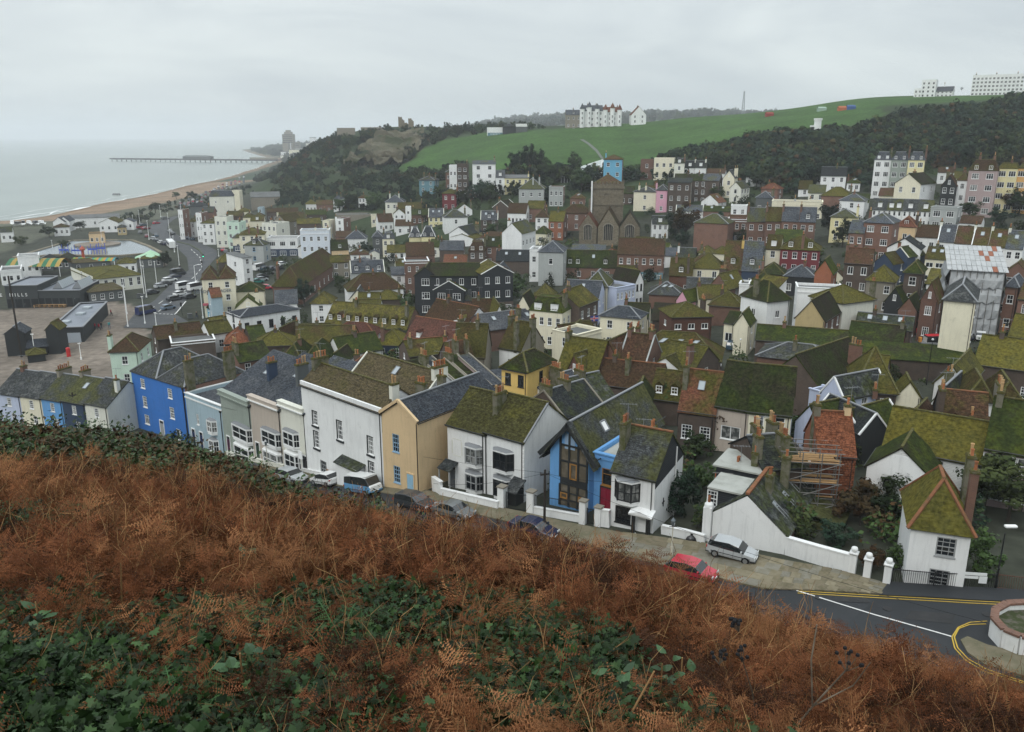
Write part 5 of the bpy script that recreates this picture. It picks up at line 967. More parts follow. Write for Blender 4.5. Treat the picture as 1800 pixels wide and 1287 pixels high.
H('H5','white slate hipped house above the dormered terrace',(412,525),(600,520),6.0,8,'hx',2.4,'white','slate',(1,2),yaw=-8,ws=(1,2))
H('H5','low brick house with orange moss roof under the wood',(275,490),(500,485),4.4,8,'h',3.2,'brick','mossb',(0,0),yaw=-6)
for i in range(4):
 a=(655+115*i,590+4*i);b=(768+115*i,594+4*i)
 H('H5',['white fronted dormered terrace house, left end','second dormered terrace house, two white arched dormers','third dormered terrace house with dark sunk dormer','right hand dormered terrace house above the grey flat one'][i],a,b,4.8,7,'g',3.2,'white','slatem',(3,2),yaw=-3,d=2 if i==1 else 1,wk='x')
H('H5','grey flat roofed modern house with white framed bay',(1098,585),(1300,590),6.0,8,'f',.4,'grey','felt',(2,2),yaw=-10,ww=1.8,wk='c3')
for i,(wl,lab)in enumerate([('white','white left third of the tall three colour block'),('sage','sage green middle third of the tall three colour block'),('lemon','cream right third of the tall three colour block')]):
 H('H5',lab,(675+127*i,220+i),(801+127*i,221+i),12.5,9,'m',3.4,wl,'slate',(2,4),yaw=-2,d=2,dm=(.9,1.1),ww=1.5,wk='c3',c=[(1,.5,3,'brick')]if i else[],side='dbrick' if i==2 else None)
H('H5','big cream gabled block with white bays under the wood',(828,395),(1025,392),10.5,12,'e',3.2,'cream','mossd',(2,3),yaw=-22,ws=(2,3),side='white',ww=1.0)
H('H5','black fronted narrow gable house with white bay windows',(1178,410),(1292,410),9.4,9,'e',3.4,'black','brown',(2,3),yaw=-4,c=[(.3,.3,2)],att=True)
H('H5','narrow white house with brick chimney between black and grey houses',(1300,375),(1382,375),10.0,8,'h',2.6,'white','brown',(1,3),yaw=-4,c=[(.5,.5,2,'brick')],wk='c3')
H('H5','taupe four storey house with paired bays and mossy mansard',(1385,300),(1605,298),13.0,10,'m',4.0,'mauve','moss',(2,4),yaw=-4,d=2,ww=1.8,wk='c3',c=[(.3,.4,4,'brick'),(.8,.4,4,'brick')])
H('H5','pale yellow four storey house with blue grey balcony awnings',(1605,285),(1755,285),12.5,10,'m',2.0,'lemon','mossb',(2,4),yaw=-4,ww=1.8,wk='c3',c=[(.6,.4,4,'brick')])
H('H5','bright orange four storey house at the right edge',(1757,285),(1880,285),12.5,10,'m',2.0,'orange','mossb',(2,4),yaw=-4,ww=1.8,wk='c3')
H('J2','butter coloured house on stone base beside the rose pink house',(992,625),(1245,640),7.6,8,'h',1.8,'cream','slatem',(1,2),yaw=-14,c=[(.2,.2,2,'cream'),(.5,.2,2,'cream')],ws=(1,2))
H('J2','rose pink house with its own pink stack',(1248,610),(1372,598),8.4,8,'h',2.2,'rose','slatem',(1,2),yaw=-6,c=[(-.05,.3,2,'rose')])
H('J2','grey and brick tall backs right of the rose pink house',(1380,520),(1640,520),11,9,'s',1.2,'dbrick','slated',(3,3),yaw=-4,side='stone')
H('J2','brick house with moss roof and white casements left of the church',(170,870),(520,850),6.0,8,'h',3.4,'brick','moss',(3,2),yaw=-6,wk='c')
H('J2','dark mossy cottages behind the church tower',(760,640),(990,640),5.0,8,'g',2.6,'dbrick','mossd',(3,1),yaw=-4,wk='c')
CR1=H('F2','white gabled hill crest hotel with turrets, left block',(1268,195),(1380,193),11,10,'g',3.5,'white','slate',(5,3),yaw=4,d=2,c=[(.3,.5,2),(.7,.5,2)],Y=548)
CR2=H('F2','white hill crest hotel with red conical roofs, right block',(1380,200),(1478,205),11,10,'g',3.0,'white','red',(4,3),yaw=4,c=[(.2,.5,2),(.8,.5,2)],Y=548)
H('F2','slate roofed hill crest house left of the white hotel',(1185,215),(1266,215),8,9,'g',3.0,'stone','slate',(3,2),yaw=4,d=1,c=[(.5,.5,2)],Y=548)
H('F2','white and red gabled house on the hill crest right of the tree',(1530,215),(1608,212),8,9,'e',5.0,'white','red',(2,2),yaw=8,att=True,Y=548)
H('F2','white and green bowling pavilion on the meadow edge',(772,285),(850,282),5.0,8,'f',.4,'white','felt',(0,0),yaw=4,base=('teal',2.0))
H('F2','black hut with low roof beside the white and green pavilion',(852,278),(922,275),4.6,8,'h',2.0,'black','slated',(0,0),yaw=4)
H('F2','pale roofed hut right of the black hut',(922,278),(980,278),3.6,8,'g',2.0,'dgrey','lead',(0,0),yaw=4)
H('F3','white castellated tower house on the skyline',(1262,72),(1338,75),17,10,'f',1.2,'white','felt',(3,4),yaw=-6,wk='x',drop=8,Y=486)
H('F3','white low wing of the castellated house, left',(1222,115),(1262,115),8,9,'f',.8,'white','felt',(2,2),yaw=-6,drop=6,Y=486)
H('F3','white house with slate roof right of the castellated tower',(1338,122),(1425,122),8,9,'g',2.6,'white','slate',(4,2),yaw=-6,drop=6,c=[(.4,.5,1,'white',2.0)],Y=486)
H('F3','grand white crescent with rows of sashes on the skyline',(1530,48),(1830,25),19,14,'f',1.2,'white','felt',(14,5),yaw=-2,drop=8,c=[(.05,.5,3),(.42,.5,3),(.8,.5,3)],ww=1.2,Y=478)
for(T_,xs_,rm_)in((CR1,(-6.5,-2,3),'slate'),(CR2,(-4.5,0,4.5),'red')):
 for i,xx in enumerate(xs_):
  hh_=[k[3]for k in HOUSES if k[0]==T_][0];m=M();m.cyl((xx,-.9,-8),(xx,-.9,hh_+1.2+i%2),1.5,n=8);m.build('turret',W['white'],T_);m=M();m.cyl((xx,-.9,hh_+1.2+i%2),(xx,-.9,hh_+4.6+i%2),1.8,.05,n=8);m.build('turret_roof',RF[rm_],T_)
  for z in range(2,int(hh_),3):put_window(T_,xx,-2.42,z,0,.9,1.6,'s',False)
# the row along the street
def bhouse(label,bl,br,el,er,dep,rt,rise,wall,roof,back=0.0,hh=None,**kw):
 """front corners from photo pixels of the wall foot (bl, br), height from the eave pixels (el, er)"""
 a,b=hit(*bl),hit(*br);d=(b-a);d.z=0
 n=Vector((-d.y,d.x,0)).normalized()*back;a,b=a+n,b+n
 rz=math.atan2(d.y,d.x);h=hh or((at_y(*el,a.y).z-a.z)+(at_y(*er,b.y).z-b.z))/2+(a.z-b.z)*0
 z=min(a.z,b.z);h=h+((a.z+b.z)/2-z);m=(a+b)/2
 T=house('T0',label,None,None,h,dep,rt,rise,wall,roof,pos=(m.x,m.y,z,rz),wid=d.length,near=True,**kw)
 T['h_']=h;T['w_']=d.length;return T
def bay(T,x,z0,wd,hg,dpt,fr=FRAME,body=None,roofm_=None,panel=.0,bars=(2,2),skirt=.35):
 """canted bay: panelled foot, three lights with bars, little roof"""
 P=[(-wd/2,.02),(-wd/2+dpt*.8,-dpt),(wd/2-dpt*.8,-dpt),(wd/2,.02)]
 m=M();m.prism([(p[0]+x,p[1])for p in P],z0-skirt,z0,0);m.prism([(p[0]*1.05+x,p[1]*1.08-.02)for p in P],z0+hg,z0+hg+.16,0)
 m.prism([(p[0]*1.04+x,p[1]*1.06-.02)for p in P],z0-.06,z0+.02,0)
 b=m.build('bay_window',body or fr,T);f=M();g=M()
 for(p,q),nb in zip(zip(P,P[1:]),(1,bars[0],1)):
  p,q=Vector((p[0]+x,p[1],0)),Vector((q[0]+x,q[1],0));d=(q-p)
  up=Vector((0,0,1));t=.09
  for s_ in(p,q):f.obox(s_+up*z0,s_+up*(z0+hg),.13,.13,up=(d.x,d.y,0))
  f.obox(p+up*(z0+.06),q+up*(z0+.06),.08,.12);f.obox(p+up*(z0+hg-.05),q+up*(z0+hg-.05),.08,.1);f.obox(p+up*(z0+hg*.5),q+up*(z0+hg*.5),.06,.07)
  for k in range(1,nb+(0 if nb>1 else 1)):
   if nb>1:f.obox(p.lerp(q,k/nb)+up*z0,p.lerp(q,k/nb)+up*(z0+hg),.07,.07,up=(d.x,d.y,0))
  if nb==1:c_=p.lerp(q,.5);f.obox(c_+up*z0,c_+up*(z0+hg),.025,.03,up=(d.x,d.y,0))
  n=Vector((-d.y,d.x,0)).normalized()*.05;a_,b_=p+n,q+n
  g.quad(tuple(a_+up*z0),tuple(b_+up*z0),tuple(b_+up*(z0+hg)),tuple(a_+up*(z0+hg)))
 f.build('bay_frame',fr,b);g.build('pane',CURT if random.random()<.25 else GLASS,b)
 r=M();n=len(P);Q=[(p[0]*1.05+x,p[1]*1.1-.02,z0+hg+.16)for p in P];r.quad((x-wd*.3,.0,z0+hg+.32),(x+wd*.3,.0,z0+hg+.32),(x+wd*.3,-.05,z0+hg+.32),(x-wd*.3,-.05,z0+hg+.32))
 r.quad(Q[1],Q[2],(x+wd*.3,-.05,z0+hg+.32),(x-wd*.3,-.05,z0+hg+.32));r.quad(Q[0],Q[1],(x-wd*.3,-.05,z0+hg+.32),(x-wd*.3,.0,z0+hg+.32));r.quad(Q[2],Q[3],(x+wd*.3,.0,z0+hg+.32),(x+wd*.3,-.05,z0+hg+.32))
 r.build('bay_roof',roofm_ or LEADF,b);return b
def door(T,x,z,wd,hg,mt_,fr=FRAME,y=-.02,fan=True):
 m=M();t=.1;m.box(x-wd/2-t,x-wd/2,y-.08,y+.02,z,z+hg+(.45 if fan else 0));m.box(x+wd/2,x+wd/2+t,y-.08,y+.02,z,z+hg+(.45 if fan else 0));m.box(x-wd/2-t,x+wd/2+t,y-.09,y+.02,z+hg+(.45 if fan else 0),z+hg+(.57 if fan else.12))
 fr_o=m.build('door_frame',fr,T);p=M();p.box(x-wd/2,x+wd/2,y-.05,y+.015,z,z+hg)
 for(i,j)in((0,0),(1,0),(0,1),(1,1)):p.box(x-wd/2+.1+i*wd*.45,x-wd/2+.02+(i+1)*wd*.43,y-.07,y-.05,z+.15+j*hg*.46,z+hg*.42+j*hg*.46)
 d=p.build('door',mt_,T);k=M();k.lathe([(.0,-.04),(.035,-.02),(.035,.02),(0,.04)],(x+wd*.36,y-.1,z+hg*.48),8);k.build('door_handle',mat('brass',(.5,.36,.1),.35,.5,metal=.8),d)
 if fan:q=M();q.quad((x-wd/2,y-.03,z+hg+.04),(x+wd/2,y-.03,z+hg+.04),(x+wd/2,y-.03,z+hg+.45),(x-wd/2,y-.03,z+hg+.45));q.build('fanlight',GLASS,fr_o)
 return d
def downpipe(T,x,h,mt_=BLACK,y=-.09):
 m=M();m.cyl((x,y,-1.5),(x,y,h-.3),.05,n=7);m.box(x-.14,x+.14,y-.1,y+.09,h-.4,h-.1);m.build('drainpipe',mt_,T)
cots=[('lilac','lilac painted cottage at the far left of the slate roofed row'),('cream','cream cottage second in the slate roofed row'),('skyblue','bright blue cottage, middle of the slate roofed row'),('navy','charcoal cottage behind the telegraph pole'),('pale','cream end cottage with pale gable, right end of the row')]
e0,e1=hit(*px('N1',-60,512),5.2),None
e1=on_z(*px('N1',560,580),e0 .z-.5)
for i in range(-1,5):
 f0,f1=(i+.5)/5.5 if i>=0 else 0,0
 fr_=[(-60+0,0),(100,0),(212,0),(325,0),(443,0),(560,0)]
cx_=[-20,103,215,325,445,562]
for i in range(5):
 def ep(xx):
  q=hit(*px('N1',xx,515+(xx)*.115),5.2);return q
 a,b=ep(cx_[i]),ep(cx_[i+1]);d=b-a;d.z=0
 z=min(a.z,b.z)-5.2
 T=house('T0',cots[i][1],None,None,5.25,8.4,'g',2.7,cots[i][0],'slatem',pos=((a.x+b.x)/2,(a.y+b.y)/2,z,math.atan2(d.y,d.x)),wid=d.length,near=True,wl=[(.5,3.3,.9,1.4,'p'),(.6,.9,.9,1.3,'s')],c=[(0,.55,6 if i==2 else 4,'stone')]if i in(2,3)else([(.92,.3,1,'pale')]if i==4 else[]),s=1 if i==3 else 0,tiles=True,swl=[(.75,2.6,.8,1.2,'s')])
T=bhouse('royal blue three storey house with white sashes and twin slate hips',(243,752),(335,780),(229,661),(343,673),10,'h2',3.0,'blue','slatem',side='brick',wl=[(.21,6.9,1.15,1.5,'p'),(.72,6.7,1.15,1.5,'p'),(.21,3.9,1.15,1.75,'p'),(.72,3.6,1.15,1.75,'p'),(.21,1.2,1.3,1.5,'c3'),(.8,.5,1.15,1.75,'p')],swl=[(.55,4.6,.5,1.2,'s'),(.8,3.4,1.4,1.2,'p')],c=[(1.0,.1,3),(1,.75,4)],ov=.1)
h_,w_=T['h_'],T['w_'];door(T,w_*.0,.1,.95,2.1,GREYFR);downpipe(T,w_*.47,h_)
T=bhouse('pale blue two storey house with white parapet and two navy doors',(335,780),(397,797),(327,704),(393,714),8,'f',.55,'ltblue','slate',wl=[(.3,3.5,.6,1.6,'s')],coping='white')
h_,w_=T['h_'],T['w_'];NAVD=mat('navy_door_paint',(.02,.035,.09),.4,.5)
bay(T,w_*.22,3.5,2.0,1.6,.55);bay(T,w_*.22,.7,2.0,1.6,.55);door(T,-w_*.36,.1,.8,2.0,NAVD);door(T,-w_*.14,.1,.8,2.0,NAVD);downpipe(T,w_*.47,h_)
SAGE=[]
for(lab,bl,br,el,er,wl_,bx,dx,dm_,rf_,chs)in[('sage green bay fronted terrace house with plum door',(397,797),(448,810),(388,697),(443,705),'sage',.2,-.34,mat('plum_door_paint',(.06,.012,.04),.4,.5),'slate',[(.98,.42,3,'navy')]),('beige bay fronted terrace house with dark green door',(448,810),(500,822),(443,705),(497,714),'beige',.18,-.34,mat('green_door_paint',(.018,.04,.025),.4,.5),'slaten',[(.98,.42,4,'dgrey')]),('cream bay fronted narrow terrace house next to the white house',(500,822),(543,832),(497,714),(537,721),'pale',-.08,.38,mat('black_door_paint',(.012,.012,.013),.4,.5),'slate',[])]:
 T=bhouse(lab,bl,br,el,er,8.5,'s',4.2,wl_,rf_,wl=[],c=chs,s=0 if wl_=='pale' else 1,tiles=True)
 h_,w_=T['h_'],T['w_'];bx*=w_;bay(T,bx,3.55,w_*.58,1.75,.55,roofm_=LEADF);bay(T,bx,.75,w_*.58,1.75,.55,roofm_=WHITE);door(T,dx*w_,.35,.8,2.0,dm_)
 m=M();m.box(-w_/2+.01,w_/2-.01,-.3,.3,h_,h_+.42);m.box(-w_/2+.01,w_/2-.01,-.42,.34,h_+.42,h_+.55);m.build('parapet',[W[wl_]],T)
 m=M();m.box(-w_/2+.01,w_/2-.01,-.47,.0,h_-.14,h_+.0);m.build('cornice',FRAME if wl_!='sage' else W['sage'],T);downpipe(T,w_*.47,h_)
 m=M()
 for k in range(3):m.box(dx*w_-.6,dx*w_+.6,-.3*(3-k)-.02,-.02,-.6,-.2+k*.18)
 m.build('door_step',PAVE,T)
T=bhouse('big white three storey house with black window surrounds and mossy tiled roof',(540,832),(676,858),(533,689),(671,711),5.2,'g',2.0,'white','conc',hh=None,reveal=W['black'],wl=[(.17,6.7,.95,1.65,'p',FRAME),(.49,6.15,.95,2.2,'p',FRAME),(.86,5.9,.95,2.0,'p',FRAME),(.17,3.9,.95,2.0,'p',FRAME),(.86,3.0,.95,2.0,'p',FRAME),(.24,.5,1.25,2.1,'p',GREYFR),(.88,.2,1.0,1.7,'s',FRAME)],c=[(.02,.5,5),(1,.35,2,'pale')],s=0)
h_,w_=T['h_'],T['w_']
m=M();m.box(w_*.02,w_*.27,-1.1,-.02,-1.5,4.0);m.build('porch',[W['white']],T);m=M();slab(m,(-w_*.0,-1.3,3.95),(w_*.29,-1.3,3.9),(w_*.29,0,4.45),(-w_*.0,0,4.5),.1);m.build('porch_roof',RF['slated'],T)
m=M();m.box(-w_/2+.02,w_/2-.02,-.12,.12,h_+.02,h_+.5);m.build('parapet',[W['white']],T);m=M();m.box(-w_*.22,-w_*.18,-.05,-.02,1.4,1.8);m.build('plaque',mat('wooden_plaque',(.2,.1,.04)),T)
for(f_,z_,a_,b_)in((.17,6.7,.95,1.65),(.49,6.15,.95,2.2),(.86,5.9,.95,2.0),(.17,3.9,.95,2.0),(.86,3.0,.95,2.0)):
 m=M();x_=-w_/2+f_*w_;m.box(x_-a_/2-.17,x_-a_/2,-.03,-.004,z_-.1,z_+b_+.1);m.box(x_-a_/2-.17,x_+a_/2+.2,-.17,-.004,z_-.24,z_-.03);m.box(x_-a_/2,x_+a_/2,-.03,-.004,z_+b_,z_+b_+.12);m.build('black_window_surround',W['black'],T)
m=M();m.cyl((w_*.28,-1.2,-1),(w_*.28,-1.2,3.9),.05,n=7);m.build('drainpipe',BLACK,T)
m=M();m.box(w_/2+.01,w_/2+.05,0,3.2,h_-2.2,h_+.2);m.build('black_flank_panel',W['black'],T)
zb=T.location.z;rzT=T.rotation_euler[2];pb=T.matrix_world if False else None
off=Matrix.Rotation(rzT,3,'Z')@Vector((.4,5.9,0))
T2=house('T0','second mossy tiled range behind the big white three storey house',None,None,h_-.2,6.0,'g',2.5,'white','conc',pos=(T.location.x+off.x,T.location.y+off.y,zb,rzT),wid=w_-1.5,near=True,nf=(0,0),ws=(0,0),c=[(.97,.5,5,'pale')],s=1,coping='pale')
T=bhouse('peach gable fronted house with pale blue door and slate roof',(676,858),(738,868),(669,730),(729,740),13,'e',1.7,'peach','slaten',wl=[(.38,4.55,.95,2.0,'p',BLUEFR),(.38,1.1,.95,1.9,'p',BLUEFR),(.36,-1.6,.8,1.0,'p',BLUEFR)],swl=[(.9,4.4,.7,1.5,'s',BLUEFR)],c=[(.3,.35,3),(.3,.6,2)],ov=.08)
h_,w_=T['h_'],T['w_'];door(T,w_*.26,.3,.9,2.3,mat('pale_blue_door_paint',(.27,.45,.58),.5,.4),W['peach'],fan=False)
m=M();m.obox((-w_/2-.1,-.12,h_+.15),(0,-.12,h_+1.95),.3,.3);m.obox((0,-.12,h_+1.95),(w_/2+.1,-.12,h_+.15),.3,.3);m.build('verge_coping',W['peach'],T)
for sx in(-.06,.5):
 m=M()
 for k in range(7):m.box(w_*sx-.1,w_*sx+.1,-2.0+k*.28,-1.72+k*.28,-2,-1.1+k*.22)
 m.build('stair_wall',[W['peach']],T)
m=M()
for k in range(6):m.box(w_*.0,w_*.44,-1.9+k*.3,-1.6+k*.3+.3*(5-k)*0,-2,-1.5+k*.3)
m.build('door_steps',PAVE,T)
prm=dict(dep=8.2,rt='g',rise=3.7)
L9=bhouse('white semi with grey bay windows and slate porch, left half of mossy roofed pair',(766,866),(831,880),(767,747),(830,761),7.6,'g',2.9,'white','concg',wl=[],c=[(1.0,.32,4)],back=2.0)
h_,w_=L9['h_'],L9['w_'];bay(L9,w_*.22,3.55,2.3,1.7,.6,GREYFR,W['white']);bay(L9,w_*.22,.7,2.3,1.7,.6,GREYFR,W['white'])
m=M();slab(m,(-w_*.5-.3,-1.4,2.5),(-w_*.5+1.4,-1.4,2.45),(-w_*.5+1.4,-.02,3.05),(-w_*.5-.3,-.02,3.1),.12);po=m.build('porch_roof',RF['slated'],L9)
for xx in(-w_*.5-.15,-w_*.5+1.25):
 m=M();m.box(xx-.06,xx+.06,-1.3,-1.18,0,2.4);m.build('porch_post',GREYFR,L9)
door(L9,-w_*.5+.6,.1,.85,2.0,mat('grey_door_paint',(.1,.11,.12),.5,.4))
m=M();m.box(-w_*.36,-w_*.12,-.03,-.01,3.7,3.76);m.box(-w_*.36,-w_*.12,-.03,-.01,5.5,5.56);m.box(-w_*.38,-w_*.36,-.03,-.01,3.9,5.36);m.box(-w_*.12,-w_*.10,-.03,-.01,3.9,5.36);m.build('plaster_panel',[W['pale']],L9)
R9=bhouse('white semi with black bay windows and blank white gable, right half of pair',(831,880),(899,895),(830,761),(905,775),7.6,'g',2.9,'white','concg',wl=[],back=2.0,ws=(0,0),c=[(.0,.9,1,'',-2)])
h_,w_=R9['h_'],R9['w_'];bay(R9,-w_*.02,3.4,2.5,1.8,.6,BLKFR,W['white']);bay(R9,-w_*.02,.5,2.5,1.8,.6,BLKFR,W['white'])
m=M();slab(m,(w_*.25,-1.7,2.0),(w_*.55,-1.7,1.95),(w_*.55,-.02,2.9),(w_*.25,-.02,2.95),.12);m.build('porch_roof',RF['slatem'],R9);m=M();m.box(w_*.3,w_*.5,-1.3,-.03,-1.5,2.0);m.build('porch',W['black'],R9)
m=M();m.obox((w_/2+.05,-.1,h_),(w_/2+.05,3.8,h_+3.0),.16,.16);m.build('barge_board',LEADF,R9);downpipe(R9,-w_*.47,h_)
for k in range(12):
 m=M();m.box(w_/2-.35+.1*(k%2),w_/2+.03,-.05,-.0,.3+k*.48,.3+k*.48+.3)
 m.build('quoin',[W['white']],R9)
T=bhouse('sky blue house with black timber gable and oak framed windows',(956,893),(1024,908),(956,788),(1026,806),15,'e',3.0,'skyblue','slatem',back=1.0,wl=[],s=0,ov=.75,ws=(0,0))
h_,w_=T['h_'],T['w_'];TIM=W['black']
x0,x1=-w_*.22,w_*.5-.15
DKG=mat('brown_glazing',(.10,.085,.06),.12,.7,[(.8,(.16,.135,.1),.5,.62,2)]);PLY=mat('ply_blind',(.2,.16,.11),.5,.4)
m=M();m.box(x0,x1,-.06,-.01,h_*.44,h_*.56);m.build('timber_band',TIM,T)
for(za,zb_,nm)in((h_*.56,h_+1.9,'u'),(h_*.06,h_*.44,'l')):
 for k in range(4):
  xx=x0+(x1-x0)*k/3;m=M();m.box(xx-.09,xx+.09,-.16,-.02,za,min(zb_,h_+2.6-abs(xx)*.9));m.build('timber_post',TIM,T)
 for k in range(3):
  xa,xb=x0+(x1-x0)*k/3+.09,x0+(x1-x0)*(k+1)/3-.09
  for(r0,r1)in((0,.3),(.34,.62),(.66,1.0))if nm=='l' else((0,.36),(.4,.72),(.76,1.0)):
   a_,b_=za+(zb_-za)*r0,za+(zb_-za)*r1
   if b_>h_+2.4-abs(max(abs(xa),abs(xb)))*.85:continue
   m=M();m.quad((xa,-.04,a_),(xb,-.04,a_),(xb,-.04,b_),(xa,-.04,b_));m.build('pane',DKG,T)
   m=M();m.box(xa-.02,xb+.02,-.12,-.02,b_,b_+(zb_-za)*.04);m.build('transom',TIM,T)
   if(nm,k)in(('u',1),('l',0),('l',2))and r0 in(0,.34)and not(nm=='u' and r0==.34)and not(nm=='l' and r0==0):
    m=M()
    for(p,q_)in(((xa+.06,-.1,a_+.06),(xb-.06,-.1,a_+.06)),((xa+.06,-.1,b_-.06),(xb-.06,-.1,b_-.06)),((xa+.06,-.1,a_),(xa+.06,-.1,b_)),((xb-.06,-.1,a_),(xb-.06,-.1,b_))):m.obox(p,q_,.12,.12,up=(0,1,0))
    m.build('oak_window',WOODFR,T)
m=M();m.quad((-.5,-.05,h_+.4),(.6,-.05,h_+.4),(.6,-.05,h_+1.9),(-.5,-.05,h_+1.9));m.build('gable_panel',mat('blue_panel',(.25,.36,.5),.4,.5),T)
for sx in(-1,1):
 m=M();m.obox((sx*(w_/2+.95),-.5,h_-.55),(0,-.5,h_+2.75),.12,.42,up=(0,0,1));m.build('barge_board',TIM,T)
m=M();k=3.0/(w_/2);slab(m,(-w_/2-.8,-.6,h_-.8*k+.12),(-w_/2-.8,.2,h_-.8*k+.12),(0,.2,h_+3.12),(0,-.6,h_+3.12),.1);slab(m,(w_/2+.8,.2,h_-.8*k+.12),(w_/2+.8,-.6,h_-.8*k+.12),(0,-.6,h_+3.12),(0,.2,h_+3.12),.1);m.build('gable_overhang',RF['slatem'],T)
n=Vector((k,0,1)).normalized();m=M();a_=Vector((w_*.2,4.2,h_+3-w_*.2*k+.2));b_=Vector((w_*.34,4.2,h_+3-w_*.34*k+.2));m.quad(tuple(b_),tuple(b_+Vector((0,.9,0))),tuple(a_+Vector((0,.9,0))),tuple(a_))
for p_,q_ in((a_,b_),(a_+Vector((0,.9,0)),b_+Vector((0,.9,0))),(a_,a_+Vector((0,.9,0))),(b_,b_+Vector((0,.9,0)))):m.obox(p_,q_,.12,.14,1)
m.build('roof_light',[WHITE,LEADF],T)
a_=Matrix.Rotation(T.rotation_euler[2],3,'Z')@Vector((w_/2+1.35,.9,0))
T2=house('T0','flat roofed sky blue link with red door beside the timber gable',None,None,h_-.1,7.5,'f',.35,'skyblue','lead',pos=(T.location.x+a_.x,T.location.y+a_.y,T.location.z,T.rotation_euler[2]),wid=2.65,near=True,wl=[(.55,3.0,1.25,1.7,'x',WOODFR)],c=[(.95,.6,3),(.9,.98,2)],ws=(0,0))
door(T2,.1,.2,1.2,2.6,mat('crimson_door_paint',(.2,.012,.03),.4,.5),BLKFR,fan=False)
T=bhouse('white house with black oriel window, old slate roof and black clad gable',(1072,924),(1147,938),(1071,828),(1148,842),7.0,'g',3.1,'white','slatem',wl=[(.3,.55,1.5,1.6,'p',BLKFR)],swl=[(.75,1.6,.7,1.9,'s',GREYFR)],c=[(.06,.3,3)],ridge=RIDGE)
h_,w_=T['h_'],T['w_'];bay(T,-w_*.12,2.95,2.3,1.75,.65,BLKFR,W['white'])
m=M();hh_=h_;m.quad((w_/2+.03,0,hh_-.9),(w_/2+.03,7,hh_-.1),(w_/2+.03,7,hh_),(w_/2+.03,3.5,hh_+3.05),(w_/2+.03,0,hh_));m.build('gable_cladding',W['boards'],T)
for(yy,zz)in((2.2,2.4),(4.6,2.9)):
 m=M();m.box(w_/2+.02,w_/2+.07,yy-.3,yy+.3,zz-.04,zz+.04);m.box(w_/2+.02,w_/2+.07,yy-.04,yy+.04,zz-.4,zz+.4);m.build('wall_tie',BLACK,T)
door(T,w_*.28,.0,.95,2.1,FRAME,W['white'],fan=False)
for xx in(w_*.12,w_*.45):
 m=M();m.box(xx-.14,xx+.14,-.85,-.6,-.6,2.1,0);m.box(xx-.2,xx+.2,-.9,-.55,-.6,.25,1);m.build('porch_post',[BLACK,WHITE],T)
m=M();slab(m,(w_*.02,-1.0,2.15),(w_*.55,-1.0,2.15),(w_*.55,0,2.5),(w_*.02,0,2.5),.15);m.quad((w_*.02,-1.02,2.15),(w_*.55,-1.02,2.15),(w_*.285,-1.02,2.55));m.build('porch_canopy',W['white'],T)
m=M();m.cyl((w_/2+.09,4.9,-1),(w_/2+.09,4.9,h_+1.4),.07,n=7);m.build('drainpipe',W['white'],T)
a,b=hit(1250,950),hit(1378,975);d=b-a;d.z=0;wd=d.length;rz=math.atan2(d.y,d.x);mid=(a+b)/2;z=min(a.z,b.z)
T=thing('house','long low white gabled house with slate catslide roof and rooflights','house',(mid.x,mid.y,z),rz,GROUP)
hl=at_y(1253,900,a.y).z-z;hr=at_y(1379,941,b.y).z-z;mid_y=(a.y+b.y)/2;ha=at_y(1311,872,a.y-(a.y-b.y)*.45).z-z;ax_=-wd/2+wd*.45;dp=15
m=M();P_=[(-wd/2,-3),(wd/2,-3),(wd/2,hr),(ax_,ha),(-wd/2,hl)]
m.quad(*[(x,0,zz)for x,zz in P_]);m.quad(*[(x,dp,zz)for x,zz in P_[::-1]]);m.quad((wd/2,0,-3),(wd/2,dp,-3),(wd/2,dp,hr),(wd/2,0,hr),mat=1);m.quad((-wd/2,dp,-3),(-wd/2,0,-3),(-wd/2,0,hl),(-wd/2,dp,hl))
m.build('wall',[W['white'],W['brick']],T)
q=[((wd/2+.3,.0,hr-.2),(wd/2+.3,dp+.1,hr-.2),(ax_,dp+.1,ha+.1),(ax_,.0,ha+.1)),((-wd/2-.1,dp+.1,hl+.05),(-wd/2-.1,.0,hl+.05),(ax_,.0,ha+.1),(ax_,dp+.1,ha+.1))]
r=M();[slab(r,*k)for k in q];ro=r.build('roof',RF['slated'],T);tile_skin(q,.3,.26,RF['slated'],ro)
m=M();m.obox((ax_,0,ha+.2),(ax_,dp,ha+.2),.3,.2);m.build('ridge_tiles',RIDGE,ro)
m=M();m.box(-wd/2-.6,ax_-.4,1.2,4.2,hl-.3,ha-.5);dd=m.build('dormer',W['boards'],T);m=M();m.box(-wd/2-.9,ax_+.1,.9,4.6,ha-.5,ha-.34);m.build('dormer_roof',RF['lead'],dd)
w_a,w_b=win_mesh(.9,1.5,'p',True);link('window',w_a,dd,(-wd/2-.5,1.16,hl-.1),0);link('pane',w_b,dd,(-wd/2-.5,1.16,hl-.1),0)
m=M();m.box(-wd/2-1.5,ax_-.1,5.2,9.5,hl+.2,ha-.1);d2=m.build('flat_dormer',W['boards'],T);m=M();m.box(-wd/2-1.8,ax_+.1,5.0,9.7,ha-.1,ha+.05);m.build('dormer_roof',RF['lead'],d2)
chimney(T,ax_+.9,3.6,hr,ha+.9,2,near=True);chimney(T,ax_+1.5,6.5,hr,ha+1.6,1,near=True,w_=.7);chimney(T,ax_-1.2,6.8,hl,ha+1.4,2,near=True)
sl_=Vector((wd/2-ax_,0,hr-.2-ha-.1)).normalized();nn_=Vector((-sl_.z,0,sl_.x))
